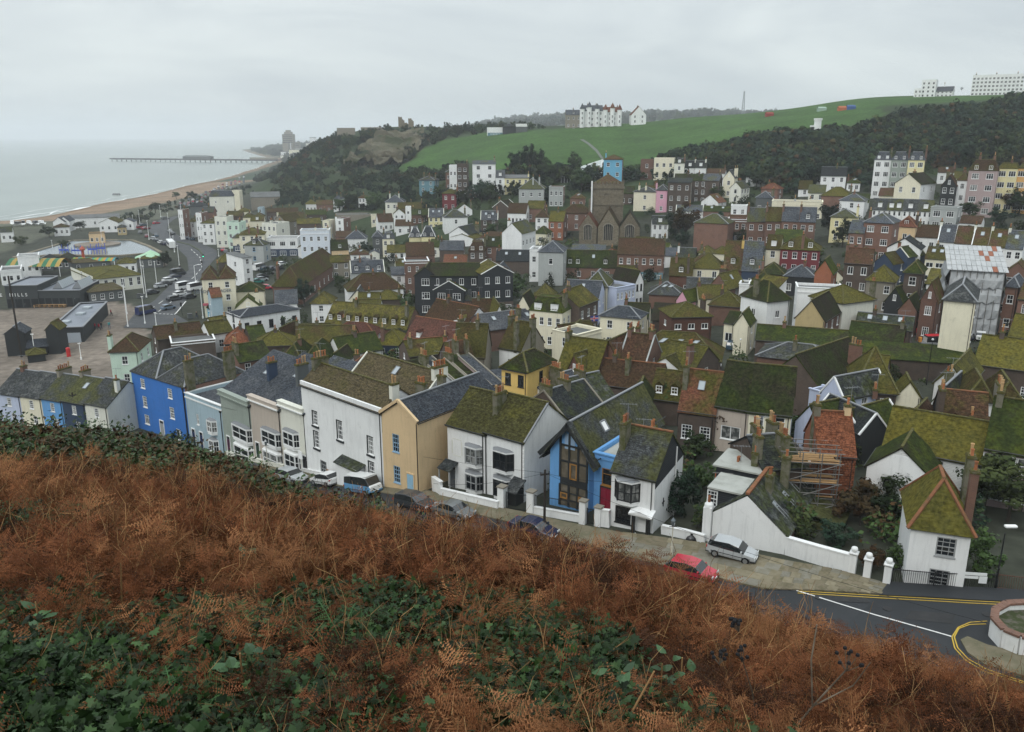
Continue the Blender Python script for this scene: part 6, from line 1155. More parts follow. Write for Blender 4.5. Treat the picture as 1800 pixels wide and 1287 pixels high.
for(yy,t0_,ln)in((2.2,2.0,2.2),(5.0,2.2,1.6),(7.6,1.8,1.6),(9.6,3.0,.7)):
 p0=Vector((ax_,yy,ha+.16))+sl_*t0_;m=M();a_,b_=p0+nn_*.08,p0+sl_*ln+nn_*.08
 m.quad(tuple(a_),tuple(b_),tuple(b_+Vector((0,.5,0))),tuple(a_+Vector((0,.5,0))),mat=1)
 for u_,v_ in((a_,b_),(a_+Vector((0,.5,0)),b_+Vector((0,.5,0)))):m.obox(u_,v_,.1,.1)
 m.build('skylight',[LEADF,SKYG],T)
for k in range(3):put_window(T,wd/2+.03,7.5+2.4*k,.5,math.pi/2,.9,1.3,'p',True)
m=M();m.box(wd/2+.05,wd/2+3.2,6.5,dp,-.3,.7);slab(m,(wd/2+3.4,6.3,.9),(wd/2+3.4,dp,.9),(wd/2+.05,dp,1.7),(wd/2+.05,6.3,1.7),.12);m.build('lean_to',RF['slatem'],T)
m=M();m.box(-wd/2-.75,-wd/2-.05,-.35,.4,-1,hl+.4);m.lathe([(.4,0),(.36,.25),(.2,.42),(0,.46)],(-wd/2-.4,.02,hl+.4),12);m.build('gate_pier',[W['white']],T);m=M();m.lathe([(.13,0),(.11,.5),(.15,.55),(.1,.6)],(-wd/2-.4,.02,hl+.82),9);m.build('chimney_pot',TERRA,T)
T13=bhouse('orange brick house with bright orange tiled roof behind the scaffolding',(1428,900),(1492,902),(1424,800),(1497,803),6.5,'g',3.0,'obrick','orange',wl=[],c=[(.9,.5,1,'peach',.9),(.05,.5,2)],ws=(1,2),ridge=RIDGE)
h_,w_=T13['h_'],T13['w_'];m=M();m.box(-w_/2-.05,w_/2+.05,-.1,-.02,h_*.5,h_-.05);m.build('tile_hanging',RF['orange'],T13)
H('K3','slate house crowded with mossy stacks behind the scaffolding',(960,720),(1330,690),5.0,7,'g',2.2,'dbrick','slated',(0,0),c=[(.0,.2,2),(.3,.6,3),(.62,.2,4),(.8,.7,3)])
H('K3','pale lead roofed workshop below the first plank scaffold',(560,800),(860,760),3.4,5,'s',.8,'dgrey','lead',(0,0),c=[(.5,.1,2)],yaw=-14)
T=bhouse('white weatherboarded gable house with bright mossy roof',(1516,886),(1628,905),(1515,820),(1627,840),5.5,'e',2.3,'wboards','mossd',wl=[(.36,2.0,1.1,1.2,'x')],ws=(0,0),c=None)
h_,w_=T['h_'],T['w_']
o_=Matrix.Rotation(T.rotation_euler[2],3,'Z')@Vector((2.2,5.0,0))
T2=house('T0','mossy main range behind the white weatherboarded gable',None,None,h_+.4,7.0,'g',3.0,'wboards','mossb',pos=(T.location.x+o_.x,T.location.y+o_.y,T.location.z,T.rotation_euler[2]),wid=w_+3.6,near=True,nf=(0,0),ws=(0,0),coping=None,c=[(.99,.5,1,'pale',.3)])
m=M()
for k in range(int(h_/.16)+14):
 zz=-.6+k*.16;xw=w_/2 if zz+.16<h_ else max(.05,w_/2*(1-(zz+.16-h_)/2.3))
 segs=[(-xw,xw)]if not(1.85<zz<3.25)else[(-xw,-.14*w_-.62),(-.14*w_+.62,xw)]
 for a_,b_ in segs:
  if zz<h_+2.1 and b_>a_:m.quad((a_,-.035,zz),(b_,-.035,zz),(b_,-.008,zz+.165),(a_,-.008,zz+.165));m.quad((a_,-.005,zz),(b_,-.005,zz),(b_,-.035,zz),(a_,-.035,zz))
k_=m.build('weatherboards',[W['white']],T);k_['kind']='stuff'
T=bhouse('small white house with rusty mossy hip roof and orange hip tiles',(1588,1024),(1692,1036),(1585,928),(1694,945),6.5,'hy',3.4,'white','mossb',wl=[(.62,2.6,1.3,1.5,'p',GREYFR),(.58,.2,1.35,1.3,'p',GREYFR)],c=[(1.0,.35,1,'brick'),(1.05,.85,2)],ridge=RIDGE,ws=(0,0),tiles=True)
# walls, gates, piers along the pavement
def low_wall(label,pts,hgt,thick=.28,m_='white',coping=True,cat='wall',posts=0,name='garden_wall'):
 P=[hit(*p)for p in pts];o=thing(name,label,cat,P[0],0);q=M()
 for a,b in zip(P,P[1:]):
  a,b=a-P[0],b-P[0];u=Vector((0,0,1));q.obox(a+u*(hgt/2-.25),b+u*(hgt/2-.25),thick,hgt+.5)
 q.build('wall',W[m_],o)
 if coping:
  q=M()
  for a,b in zip(P,P[1:]):a,b=a-P[0],b-P[0];u=Vector((0,0,1));q.obox(a+u*(hgt+.05),b+u*(hgt+.05),thick+.1,.1)
  q.build('coping',W[m_],o)
 return o,P
def pier(label,p,hgt,wd=.5,ball=False,m_='white'):
 c_=hit(*p);o=thing('gate_pier',label,'pier',c_,R(-33),'white piers along the street');q=M();q.box(-wd/2,wd/2,-wd/2,wd/2,-.5,hgt);q.build('shaft',W[m_],o)
 q=M();q.box(-wd/2-.07,wd/2+.07,-wd/2-.07,wd/2+.07,hgt,hgt+.12)
 if ball:q.lathe([(.1,.12),(.2,.2),(.26,.36),(.2,.52),(0,.58)],(0,0,hgt),12)
 q.build('cap',W[m_]if ball else W['stone'],o,smooth=ball);return c_
def railing(label,p0,p1,hgt,name='railing',gap=.14,cat='railing',z0=.1,mt_=BLACK,posts=True):
 a=p0 if isinstance(p0,Vector)else hit(*p0);b=p1 if isinstance(p1,Vector)else hit(*p1);o=thing(name,label,cat,a,0);d=b-a;n=max(2,int(d.length/gap));u=Vector((0,0,1))
 q=M();q.obox(u*hgt,d+u*hgt,.05,.05);q.build('top_rail',mt_,o);q=M();q.obox(u*(z0+.05),d+u*(z0+.05),.05,.05);q.build('bottom_rail',mt_,o)
 bm=M();bm.box(-.012,.012,-.012,.012,z0,hgt+.06);me=bm.mesh('bar',[mt_])
 for k in range(1,n):link('bar',me,o,d*(k/n))
 if posts:
  pm=M();pm.box(-.04,.04,-.04,.04,-.3,hgt+.12);me=pm.mesh('post',[mt_])
  for k in(0,1):link('post',me,o,d*k)
 return o
low_wall('low white front wall before the mossy roofed pair',[(776,872),(826,884),(876,896)],.8)
low_wall('stepped white wall beside the left porch steps of the pair',[(762,862),(776,872)],1.5,.35)
p1=pier('white pier left of the driveway gates',(883,893),2.2,.7);p2=pier('white pier right of the driveway gates',(934,902),2.2,.7)
railing('black double driveway gates between two white piers',p1+Vector((.4,-.25,0)),p2-Vector((.4,-.25,0)),1.7,'driveway_gate',.13,'gate')
low_wall('low white wall with railings before the sky blue house',[(938,903),(1020,918)],.7)
railing('black railing on the low white wall of the sky blue house',hit(940,903)+Vector((0,0,.75)),hit(1018,917)+Vector((0,0,.75)),1.1)
p3=pier('white pier left of the narrow garden gate',(1025,920),2.2,.6);p4=pier('white pier right of the narrow garden gate',(1052,924),1.8,.6)
railing('narrow black garden gate beside the sky blue house',p3+Vector((.35,-.2,0)),p4-Vector((.35,-.2,0)),1.5,'garden_gate',.13,'gate')
low_wall('short white wall joining the white house with oriel window',[(1056,925),(1071,927)],1.6)
low_wall('low chipped white wall left of the catslide house',[(1163,938),(1205,947),(1238,956)],.75)
low_wall('long white garden wall running down from the catslide house',[(1380,974),(1440,992),(1497,1008)],1.5,.35)
pier('white ball topped pier ending the long garden wall',(1497,1009),1.75,.5,True)
pier('white ball topped pier left of the corner gateway',(1523,1017),1.6,.5,True);pier('white ball topped pier with black plaque at the corner',(1558,1027),1.6,.5,True)
railing('long dark railing before the small white hip roofed house',(1566,1026),(1640,1033),1.2);railing('dark railing behind the street name boards',(1640,1033),(1748,1037),1.2)
railing('rusty railing at the far right corner',(1750,1036),(1800,1042),1.2,mt_=mat('rusty_iron',(.1,.05,.035),.8,.2))
railing('black railings of the white three storey house, right of its porch',(626,844),(668,852),1.0);railing('black railings of the white three storey house, left of its porch',(536,829),(580,838),1.0)
low_wall('low white plinth wall under the left railings',[(533,830),(590,843)],.5)
low_wall('low pale forecourt wall before the bay fronted terrace',[(400,801),(470,819),(500,826)],.6,.25,'pale')
C0=[hit(*p)for p in[(1742,1120),(1760,1140),(1788,1152),(1850,1160)]]
C1=[hit(*p)for p in[(1742,1120),(1744,1104),(1765,1092),(1800,1090),(1860,1094)]]
o=thing('planter_wall','white curved planter wall with brick coping on the corner','planter',C0[0],0);q=M();cp=M()
for P in(C0,C1):
 for a,b in zip(P,P[1:]):
  a,b=a-C0[0],b-C0[0];u=Vector((0,0,1));h1=1.3;q.obox(a+u*.4,b+u*.4,.35,1.9)
  n=max(1,int((b-a).length/.45))
  for k in range(n):cp.obox(a.lerp(b,k/n+.01)+u*(h1+.1),a.lerp(b,(k+1)/n-.01)+u*(h1+.1),.5,.16)
q.build('wall',W['white'],o);k_=cp.build('coping_bricks',W['brick'],o);k_['kind']='stuff'
q=M();pts=[(p-C0[0])for p in C0]+[(p-C0[0])for p in C1[::-1]];q.quad(*[(p.x,p.y,.95)for p in pts]);q.build('soil',mat('planter_grass',(.045,.055,.025),.95,.05,[(2,(.1,.095,.075),.45,.6,4)]),o)
o=thing('street_name_sign','two white street name boards and a small notice on the railing','sign',hit(1712,1036),R(-8));sg=mat('sign_white',(.7,.72,.71),.4,.4)
for(x,z,w_,hh_,nm)in((-.9,1.15,1.6,.22,'name_board'),(-.85,.88,1.0,.2,'lower_board'),(.2,.55,.55,.55,'notice')):
 q=M();q.box(x,x+w_,-.06,-.02,z,z+hh_);q.build(nm,sg,o)
q=M();q.box(-.75,-.69,-.02,.04,0,1.2);q.build('post',BLACK,o)
# scaffolding
POLE=mat('galvanised_tube',(.15,.145,.135),.5,.4,metal=.3);PLANK=mat('scaffold_plank',(.36,.22,.1),.85,.2,[(2,(.24,.15,.07),.4,.7,4)],rnd=.3);RPOLE=mat('orange_tube',(.4,.13,.06),.6,.3)
def scaffold(label,org,rz,nx,ny,nz,dx,dy,dz,pm=POLE,extra=.9):
 o=thing('scaffolding',label,'scaffold',org,rz,'scaffolding round the orange house')
 vm=M();vm.cyl((0,0,-1),(0,0,nz*dz+extra),.045,n=6);vm=vm.mesh('upright',[pm]);lm=M();lm.cyl((-.3,0,0),(nx*dx+.3,0,0),.04,n=6);lm=lm.mesh('ledger',[POLE]);tm=M();tm.cyl((0,-.3,0),(0,ny*dy+.3,0),.04,n=6);tm=tm.mesh('transom',[POLE])
 bm=M();bm.box(0,nx*dx,0,.21,0,.045);bm=bm.mesh('plank',[PLANK])
 for i in range(nx+1):
  for j in range(ny+1):link('upright',vm,o,(i*dx+random.uniform(-.08,.08),j*dy,0))
 for k in range(1,nz+1):
  for j in range(ny+1):
   link('ledger',lm,o,(0,j*dy,k*dz));link('ledger',lm,o,(0,j*dy,k*dz+.95))
  for i in range(nx+1):link('transom',tm,o,(i*dx,0,k*dz-.06))
  for j in range(int(ny*dy/.24)):
   if random.random()<(.75 if k in(2,3)else.3):p=link('plank',bm,o,(random.uniform(-.3,.3),.05+j*.24,k*dz+.0),random.uniform(-.02,.02))
 for k in range(nz):
  q=M();q.cyl((0,-.05,k*dz),(nx*dx,-.05,(k+1)*dz),.04,n=6);q.build('brace',POLE,o)
 return o
sp=hit(1405,903);scaffold('tall tube scaffolding wrapped round the orange brick house',(sp.x-2.4,sp.y-1.4,sp.z),T13 .rotation_euler[2],3,3,3,1.6,1.1,1.9)
q=hit(1262,872,3.2);scaffold('small scaffold with fresh ply deck and orange poles',(q.x,q.y,q.z-3.2),R(-8),2,2,2,1.4,1.2,1.7,RPOLE)
# low cottages and outbuildings filling the gaps of the old town
def infill(n=64,seed=19):
 r=np.random.RandomState(seed);rn=random.Random(seed);out=0
 BASEH=list(HOUSES);seen=set();A=[(t.location.x,t.location.y,rz,w_/2,d_)for(t,w_,d_,h_,ri,rt,rz)in HOUSES]
 no=[wpoly(p)for p in([(1575,560),(1760,545),(1760,660),(1560,650)],[(430,440),(520,440),(520,530),(430,530)],[(1000,395),(1160,395),(1160,445),(1000,445)],[(1230,580),(1340,580),(1340,660),(1240,660)],[(1090,560),(1140,500),(1160,470),(1190,470),(1120,590)])]
 for _ in range(9000):
  if out>=n:break
  y=95+235*r.rand()**.8;s_=r.uniform(-.42,.66);x=s_*y
  if s_<-.3 and y>130:continue
  if gz(x,y)>34 or any(inpoly(P,np.array([x]),np.array([y]))[0]for P in no):continue
  if min((Vector((x,y,0))-Vector((k.x,k.y,0))).length for k in KW)<22:continue
  rz0=min(A,key=lambda a:(a[0]-x)**2+(a[1]-y)**2)[2];w_,d_=r.uniform(4.2,7),r.uniform(4.5,7);ok=True
  for fx in(-.5,0,.5):
   for fy in(0,.5,1):
    px_,py_=x+fx*w_*math.cos(rz0)-fy*d_*math.sin(rz0),y+fx*w_*math.sin(rz0)+fy*d_*math.cos(rz0)
    for(ax,ay,az_,hw,dd)in A:
     lx,ly=(px_-ax)*math.cos(az_)+(py_-ay)*math.sin(az_),-(px_-ax)*math.sin(az_)+(py_-ay)*math.cos(az_)
     if abs(lx)<hw+.4 and-.9<ly<dd+.4:ok=False;break
    if not ok:break
   if not ok:break
  if not ok:continue
  near_=min(BASEH,key=lambda q:(q[0].location.x-x)**2+(q[0].location.y-y)**2)[0]['label'].split()
  wl,rf_=rn.choice(['cream','white','cream','brick','pale','brick','white','white']),rn.choice(['moss','brown','slate','mossd','slatem','red','mossb','brown'])
  lab='low %s cottage, %s roof, near %s'%({'dbrick':'dark brick'}.get(wl,wl),RFN[rf_],' '.join(near_[:8]));h=r.uniform(2.8,4.0)
  if lab in seen:continue
  seen.add(lab)
  house('T0',lab,None,None,h,d_,rn.choice(['g','g','h','e','s']),r.uniform(1.5,2.6),wl,rf_,(rn.choice([1,2,2]),1),pos=(x,y,gz(x,y)-.1,rz0),wid=w_,wk=rn.choice(['c','s','x']),s=rn.choice([0,0,1]),name='cottage');A.append((x,y,rz0,w_/2,d_));out+=1
RFN={'moss':'mossy','brown':'brown tiled','slate':'slate','mossd':'dark mossy','slatem':'lichened slate','red':'reddish','mossb':'bright mossy'}
infill()
# scattering
PROTO_N=0
def proto_coll(name,meshes):
 c=bpy.data.collections.new(name)
 for i,me in enumerate(meshes):c.objects.link(bpy.data.objects.new('%s_%02d'%(name,i),me))
 return c
def scatter(name,pts,rot,scl,idx,coll,label=None,kind='stuff'):
 n=len(pts);me=bpy.data.meshes.new(name);me.from_pydata([tuple(p)for p in pts],[],[])
 a=me.attributes.new('rot','FLOAT_VECTOR','POINT');a.data.foreach_set('vector',np.asarray(rot,float).ravel())
 a=me.attributes.new('scl','FLOAT','POINT');a.data.foreach_set('value',np.asarray(scl,float))
 a=me.attributes.new('pick','INT','POINT');a.data.foreach_set('value',np.asarray(idx,int))
 o=link(name,me);g=bpy.data.node_groups.new(name,'GeometryNodeTree')
 g.interface.new_socket('Geometry',in_out='INPUT',socket_type='NodeSocketGeometry');g.interface.new_socket('Geometry',in_out='OUTPUT',socket_type='NodeSocketGeometry')
 N=g.nodes.new;gi=N('NodeGroupInput');go=N('NodeGroupOutput');ip=N('GeometryNodeInstanceOnPoints');ci=N('GeometryNodeCollectionInfo')
 ci.inputs['Collection'].default_value=coll;ci.inputs['Separate Children'].default_value=True;ci.inputs['Reset Children'].default_value=True
 def attr(nm,ty):
  q=N('GeometryNodeInputNamedAttribute');q.data_type=ty;q.inputs['Name'].default_value=nm;return q
 r,s,p=attr('rot','FLOAT_VECTOR'),attr('scl','FLOAT'),attr('pick','INT');e2r=N('FunctionNodeEulerToRotation')
 L=g.links.new;L(gi.outputs[0],ip.inputs['Points']);L(ci.outputs[0],ip.inputs['Instance']);ip.inputs['Pick Instance'].default_value=True
 L(p.outputs[0],ip.inputs['Instance Index']);L(r.outputs[0],e2r.inputs[0]);L(e2r.outputs[0],ip.inputs['Rotation']);L(s.outputs[0],ip.inputs['Scale']);L(ip.outputs[0],go.inputs[0])
 md=o.modifiers.new('scatter','NODES');md.node_group=g
 return tag(o,label,None,None,kind)
# foliage materials
def leafm(name,rgb,rgb2,rough=.6,spec=.25,rnd=.35,trans=.15):
 m=mat(name,rgb,rough,spec,[(1.7,rgb2,.4,.65,3)],rnd=rnd,coord='Object');return m
FROND=[leafm('rust_bracken',(.145,.056,.025),(.092,.038,.02),.92,.02,.6),leafm('tawny_bracken',(.215,.1,.045),(.145,.066,.032),.92,.03,.5),leafm('dark_bracken',(.045,.021,.013),(.028,.017,.011),.95,.03,.5)]
STRAW=leafm('straw_stem',(.27,.165,.075),(.17,.09,.04),.85,.08,.6)
IVY=[leafm('ivy_leaf',(.011,.026,.008),(.02,.04,.012),.55,.15,.65),leafm('fresh_ivy_leaf',(.032,.066,.017),(.024,.046,.014),.5,.2,.5),leafm('yellow_leaf',(.34,.2,.02),(.25,.13,.02),.6,.3,.3)]
FERN=leafm('green_fern',(.028,.085,.022),(.04,.1,.025),.6,.25,.4);BRAM=leafm('bramble_leaf',(.025,.05,.016),(.04,.065,.02),.5,.3,.6);BRAMR=leafm('reddish_bramble',(.075,.04,.016),(.045,.042,.016),.6,.2,.5)
def frond_mesh(seed,mt_,npin=20,ln=.85,teeth=7,droop=.55,curl=.5,wid=.36,dens=1.0):
 """a bracken frond: curved stalk, paired side leaves each cut into narrow drooping leaflets"""
 rn=random.Random(seed);m=M();pts=[]
 ax=rn.uniform(-.5,.5)
 for i in range(npin+1):
  t=i/npin;pts.append(Vector((ax*.25*t*t*ln,ln*(t-.18*t*t),ln*(.42*t-droop*t*t)+rn.uniform(-.008,.008))))
 for i in range(npin):
  a,b=pts[i],pts[i+1];w0=.006*(1-i/npin)+.0015;m.quad(a+Vector((-w0,0,0)),a+Vector((w0,0,0)),b+Vector((w0*.9,0,0)),b+Vector((-w0*.9,0,0)))
  if i<2 or rn.random()>dens:continue
  t=i/npin;L_=wid*math.sin(math.pi*min(1,.18+.82*(1-t)))*(1-t)**.35*(ln/.85)*rn.uniform(.6,1.1);d=(b-a).normalized()
  for sd_ in(-1,1):
   if rn.random()<.12:continue
   side=Vector((sd_,.45+rn.uniform(-.25,.25),rn.uniform(-.5,.3))).normalized();cz=rn.uniform(-curl,curl*.35);q=lambda f:a+side*(L_*f)+Vector((0,0,cz*L_*f*f))
   m.quad(q(0)-d*.002,q(0)+d*.002,q(1)+d*.0007,q(1)-d*.0007)
   for k in range(teeth):
    f=(k+.6)/teeth;p0=q(f);ll=L_*.21*(1-f*.8)*rn.uniform(.6,1.2);wl_=L_*.42/teeth
    for s2 in(-1,1):
     tip=p0+d*(s2*ll)+side*(ll*.5)+Vector((0,0,rn.uniform(-.6,.15)*ll));m.quad(p0-side*wl_*.5,p0+side*wl_*.5,tip)
 return m.mesh('bracken_frond',[mt_])
FR=[frond_mesh(i,FROND[[0,1,0,2,1,0,1,0][i]],teeth=6,ln=.7+.06*i,droop=.35+.1*(i%4),curl=.6+.1*(i%3),dens=.85)for i in range(8)]
FRN=[frond_mesh(20+i,FROND[[0,1,2][i%3]],teeth=8,ln=.6+.1*i,droop=.5,curl=.9,dens=.8)for i in range(4)]
def stalk_mesh(seed,h=1.0,mt_=STRAW,r=.0075):
 rn=random.Random(seed);m=M();p=Vector((0,0,0));d=Vector((rn.uniform(-.3,.3),rn.uniform(-.3,.3),1)).normalized()
 for k in range(5):
  q=p+d*h/5;m.cyl(p,q,r*(1-k*.12),r*(1-(k+1)*.12),n=4,caps=False);d=(d+Vector((rn.uniform(-.2,.2),rn.uniform(-.2,.2),rn.uniform(-.22,.02)))).normalized();p=q
  if k>1 and rn.random()<.8:
   e=(d+Vector((rn.uniform(-1,1),rn.uniform(-1,1),.1))).normalized();m.cyl(p,p+e*h*.25,r*.6,r*.3,n=3,caps=False)
 return m.mesh('dead_stalk',[mt_])
ST=[stalk_mesh(i,.9+.1*i)for i in range(4)]+[stalk_mesh(9,1.1,FROND[0],.005),stalk_mesh(10,1.0,FROND[1],.005),stalk_mesh(11,.8,FROND[2],.006)]
def ivy_mesh(seed,mt_,n=9,spread=.14,sz=.055):
 rn=random.Random(seed);m=M()
 prof=[(0,-.1),(.55,-.35),(.95,.05),(.5,.28),(.62,.75),(.22,.62),(0,1.15),(-.22,.62),(-.62,.75),(-.5,.28),(-.95,.05),(-.55,-.35)]
 for _ in range(n):
  s=sz*rn.uniform(.6,1.4);c=Vector((rn.gauss(0,spread),rn.gauss(0,spread),rn.uniform(0,.1)));mtx=Matrix.Rotation(rn.uniform(0,6.28),3,'Z')@Matrix.Rotation(rn.gauss(.45,.4),3,'X')@Matrix.Rotation(rn.gauss(0,.3),3,'Y')
  pts=[c+mtx@Vector((x*s,y*s,-abs(x)*s*.25))for x,y in prof];k=len(m.v);m.v+=[tuple(p)for p in pts]+[tuple(c+mtx@Vector((0,s*.3,0)))]
  for i in range(12):m.f.append((k+12,k+i,k+(i+1)%12));m.m.append(0)
 return m.mesh('ivy_leaves',[mt_])
IV=[ivy_mesh(i,IVY[[0,0,0,1,0,1][i]],10,.15,[.05,.06,.075,.045,.06,.055][i])for i in range(6)]+[ivy_mesh(8,IVY[2],2,.1,.05)]
def bush_mesh(seed,mt_,n=260,rx=.9,rz=.7,sz=.11,mt2=None,f2=.2):
 rn=random.Random(seed);m=M();cl=[(Vector((rn.gauss(0,.5)*rx,rn.gauss(0,.5)*rx,abs(rn.gauss(.45,.32))*rz*1.6)),rn.uniform(.2,.42))for _ in range(16)]
 for _ in range(n):
  c,r=rn.choice(cl);d=Vector((rn.gauss(0,1),rn.gauss(0,1),rn.gauss(.25,1))).normalized();p=c+d*r*rn.uniform(.55,1.1);s=sz*rn.uniform(.5,1.4)
  a=Vector((rn.gauss(0,1),rn.gauss(0,1),rn.gauss(0,.5))).normalized();b=a.cross(d+Vector((rn.gauss(0,.4),rn.gauss(0,.4),rn.gauss(0,.4)))).normalized()
  m.quad(p-a*s*.5,p+b*s*.35,p+a*s*.6,p-b*s*.35,mat=1 if(mt2 and rn.random()<f2)else 0)
 return m.mesh('leafy_shrub',[mt_]+([mt2]if mt2 else[]))
VL=([-200,0,150,300,400,430,480,560,640,720,800,900,1000,1100,1180,1260,1330,1400,1460,1560,1650,1720,1800,2100],[780,788,800,815,834,856,872,884,892,898,904,912,935,962,985,1018,1045,1085,1115,1140,1165,1185,1210,1300])
TL_=([-200,0,120,230,330,380,430,480,560,640,720,800,900,1800],[700,728,735,757,782,800,826,842,854,868,890,905,930,1300])
def below(x,y,z,line,slack,seed):
 c,s_=math.cos(PITCH),math.sin(PITCH);zz=z-CAMZ;zc=y*c-zz*s_;u=CX+F*x/zc;v=CY+F*(-zz*c-y*s_)/zc
 return v>np.interp(u,*line)-slack*np.random.RandomState(seed).rand(len(x))**4
# hillside cover: bracken, stalks, ivy
def on_hill(n,y0,y1,pw=1.0,seed=1,smin=-.78,smax=.78,dens=None):
 r=np.random.RandomState(seed);out=[]
 while len(out)<n:
  y=y0+(y1-y0)*r.rand(4000)**pw;s=smin+(smax-smin)*r.rand(4000);x=s*np.maximum(y,3)
  k=np.ones(4000,bool)
  if dens is not None:k=r.rand(4000)<dens(x,y,s)
  out+=list(zip(x[k],y[k],s[k]))
 a=np.array(out[:n]);return a[:,0],a[:,1],a[:,2]
def lipL(s):return np.interp(s,hs_,HLIP)
def brack_d(x,y,s):
 L_=lipL(s);left=np.clip((-.1-s)/.2,0,1)
 end=np.where(s<-.18,21,L_+7)
 base=np.clip((end-y)/3,0,1)
 u=900+s*F
 ivyz=np.clip((6.0-y-(s+.5)*5.0)/2.2,0,1)*np.clip((.12-s)/.3,0,1)
 n=vnoise(x,y,1.6,2)
 return base*(1-.93*ivyz)*np.clip(.25+1.2*n,.05,1)*np.where((vnoise(x,y,2.2,9)>.6)&(y<14)&(s<.3),.22,1)
FCOL=[0,1,0,2,1,0,1,0]
def patchpick(x,y,r):
 v_=vnoise(x,y,1.3,61)+.35*(r.rand(len(x))-.5);by={c:[i for i in range(8)if FCOL[i]==c]for c in(0,1,2)}
 c_=np.where(v_<.3,2,np.where(v_>.72,1,0));k=r.rand(len(x));return np.array([by[c][int(q*len(by[c]))]for c,q in zip(c_,k)])
x,y,s=on_hill(26000,2.4,30,1.3,11,dens=brack_d)
z=ground_np(x,y);r=np.random.RandomState(3);n=len(x)
hgt=.02+.42*r.rand(n)**1.3*np.clip(.3+1.1*vnoise(x,y,2.0,8),.3,1.3)
k=below(x,y,z+hgt+.24,VL,34,1);x,y,z,hgt=x[k],y[k],z[k],hgt[k];n=len(x)
rot=np.stack([r.normal(.05,.75,n),r.normal(0,.6,n),r.rand(n)*6.283],1)
scatter('bracken',np.stack([x,y,z+hgt*np.clip(y/7,.55,1)],1),rot,r.uniform(.36,.88,n)*np.clip(.42+y/16,.5,1.0),patchpick(x,y,r),proto_coll('frond',FR),'rust brown dead bracken covering the steep hillside')
x,y,s=on_hill(2600,2.4,9,1.0,31,dens=lambda x,y,s:brack_d(x,y,s)*.8+.1);z=ground_np(x,y);n=len(x);r=np.random.RandomState(6)
rot=np.stack([r.normal(-.2,.6,n),r.normal(0,.5,n),r.rand(n)*6.283],1)
scatter('bracken',np.stack([x,y,z+.05+.25*r.rand(n)],1),rot,r.uniform(.3,.6,n),r.randint(0,4,n),proto_coll('curled_frond',FRN),'curled brown bracken fronds close to the viewer')
x,y,s=on_hill(11500,2.3,27,1.3,5,dens=lambda x,y,s:np.clip(brack_d(x,y,s)+.18,0,1));z=ground_np(x,y);k=below(x,y,z+.7,VL,40,2);x,y,z=x[k],y[k],z[k];n=len(x);r=np.random.RandomState(8)
rot=np.stack([r.normal(0,.45,n),r.normal(0,.45,n),r.rand(n)*6.283],1)
scatter('dead_stalks',np.stack([x,y,z-.1],1),rot,r.uniform(.4,.95,n)*np.clip(y/9,.6,1),r.randint(0,7,n),proto_coll('stalk',ST),'straw coloured dead stalks standing among the bracken')
def ivy_d(x,y,s):return np.clip((6.6-y-(s+.5)*5.5)/2,0,1)*np.clip((.1-s)/.3,.0,1)+.5*np.clip((15-y)/6,0,1)*(vnoise(x,y,2.2,9)>.62)*np.clip((.45-s)/.4,.15,1)
x,y,s=on_hill(16000,2.1,16,1.5,15,dens=ivy_d);z=ground_np(x,y);n=len(x);r=np.random.RandomState(12)
rot=np.stack([r.normal(-.25,.4,n),r.normal(0,.4,n),r.rand(n)*6.283],1);pk=r.choice(7,n,p=[.24,.22,.2,.11,.13,.09,.01])
scatter('ivy',np.stack([x,y,z+.02+.28*r.rand(n)*np.clip(.3+vnoise(x,y,.9,4),.3,1.2)],1),rot,r.uniform(.32,.75,n),pk,proto_coll('ivy_sprig',IV),'dark green ivy and bramble leaves at the foot of the view')
BU=[bush_mesh(i,[BRAM,BRAMR,BRAM,BRAMR][i],420,.9,.65,.12,[BRAMR,BRAM,IVY[1],FROND[2]][i],.3)for i in range(4)]
def thick_d(x,y,s):return np.clip((-.12-s)/.12,0,1)*np.clip((y-19.5)/3,0,1)
x,y,s=on_hill(1500,19,37,1,21,smin=-.8,smax=-.12,dens=thick_d);z=ground_np(x,y);n=len(x);r=np.random.RandomState(13)
topv=np.interp(900+s*F,*TL_)
lift=np.zeros(n)
for i in range(n):
 want=at_y(900+s[i]*F*.97,topv[i],y[i]).z-z[i];lift[i]=min(max(want-1.7,-2.6),2.2)*(r.uniform(.3,1)if want>1.7 else 1)
scatter('bramble_thicket',np.stack([x,y,z+lift-.15],1),np.stack([r.normal(0,.2,n),r.normal(0,.2,n),r.rand(n)*6.28],1),r.uniform(.7,1.15,n),r.randint(0,4,n),proto_coll('bramble',BU),'dense brown and green bramble thicket on the left shoulder of the hill')
x,y,s=on_hill(1500,14,62,1.3,23,smin=-.55,smax=.62,dens=lambda x,y,s:np.clip((y-lipL(s)-np.where(s<-.08,-1.5,4))/3,0,1)*(hill_drop(s,y)<(CAMZ-ground_np(x,y)+1.2)));z=ground_np(x,y);k=below(x,y,z+1.7,TL_,6,3);x,y,z=x[k],y[k],z[k];n=len(x);r=np.random.RandomState(14)
scatter('slope_scrub',np.stack([x,y,z-.1],1),np.stack([r.normal(0,.2,n),r.normal(0,.2,n),r.rand(n)*6.28],1),r.uniform(.6,1.1,n),r.randint(0,4,n),proto_coll('scrub',[bush_mesh(40+i,[BRAM,IVY[1],BRAM,BRAMR][i],340,.9,.7,.14,IVY[0],.3)for i in range(4)]),'green scrub on the bank above the street')
def plant(name,label,cat,u,v,build,group=None):
 p=hit(u,v,.15,near=True);p=Vector((p.x,p.y,gz(p.x,p.y)));o=thing(name,label,cat,p,random.random()*6,group);build(o);return o
fm=[frond_mesh(60+i,FERN,16,.62,7,.45,.15,.26)for i in range(3)]
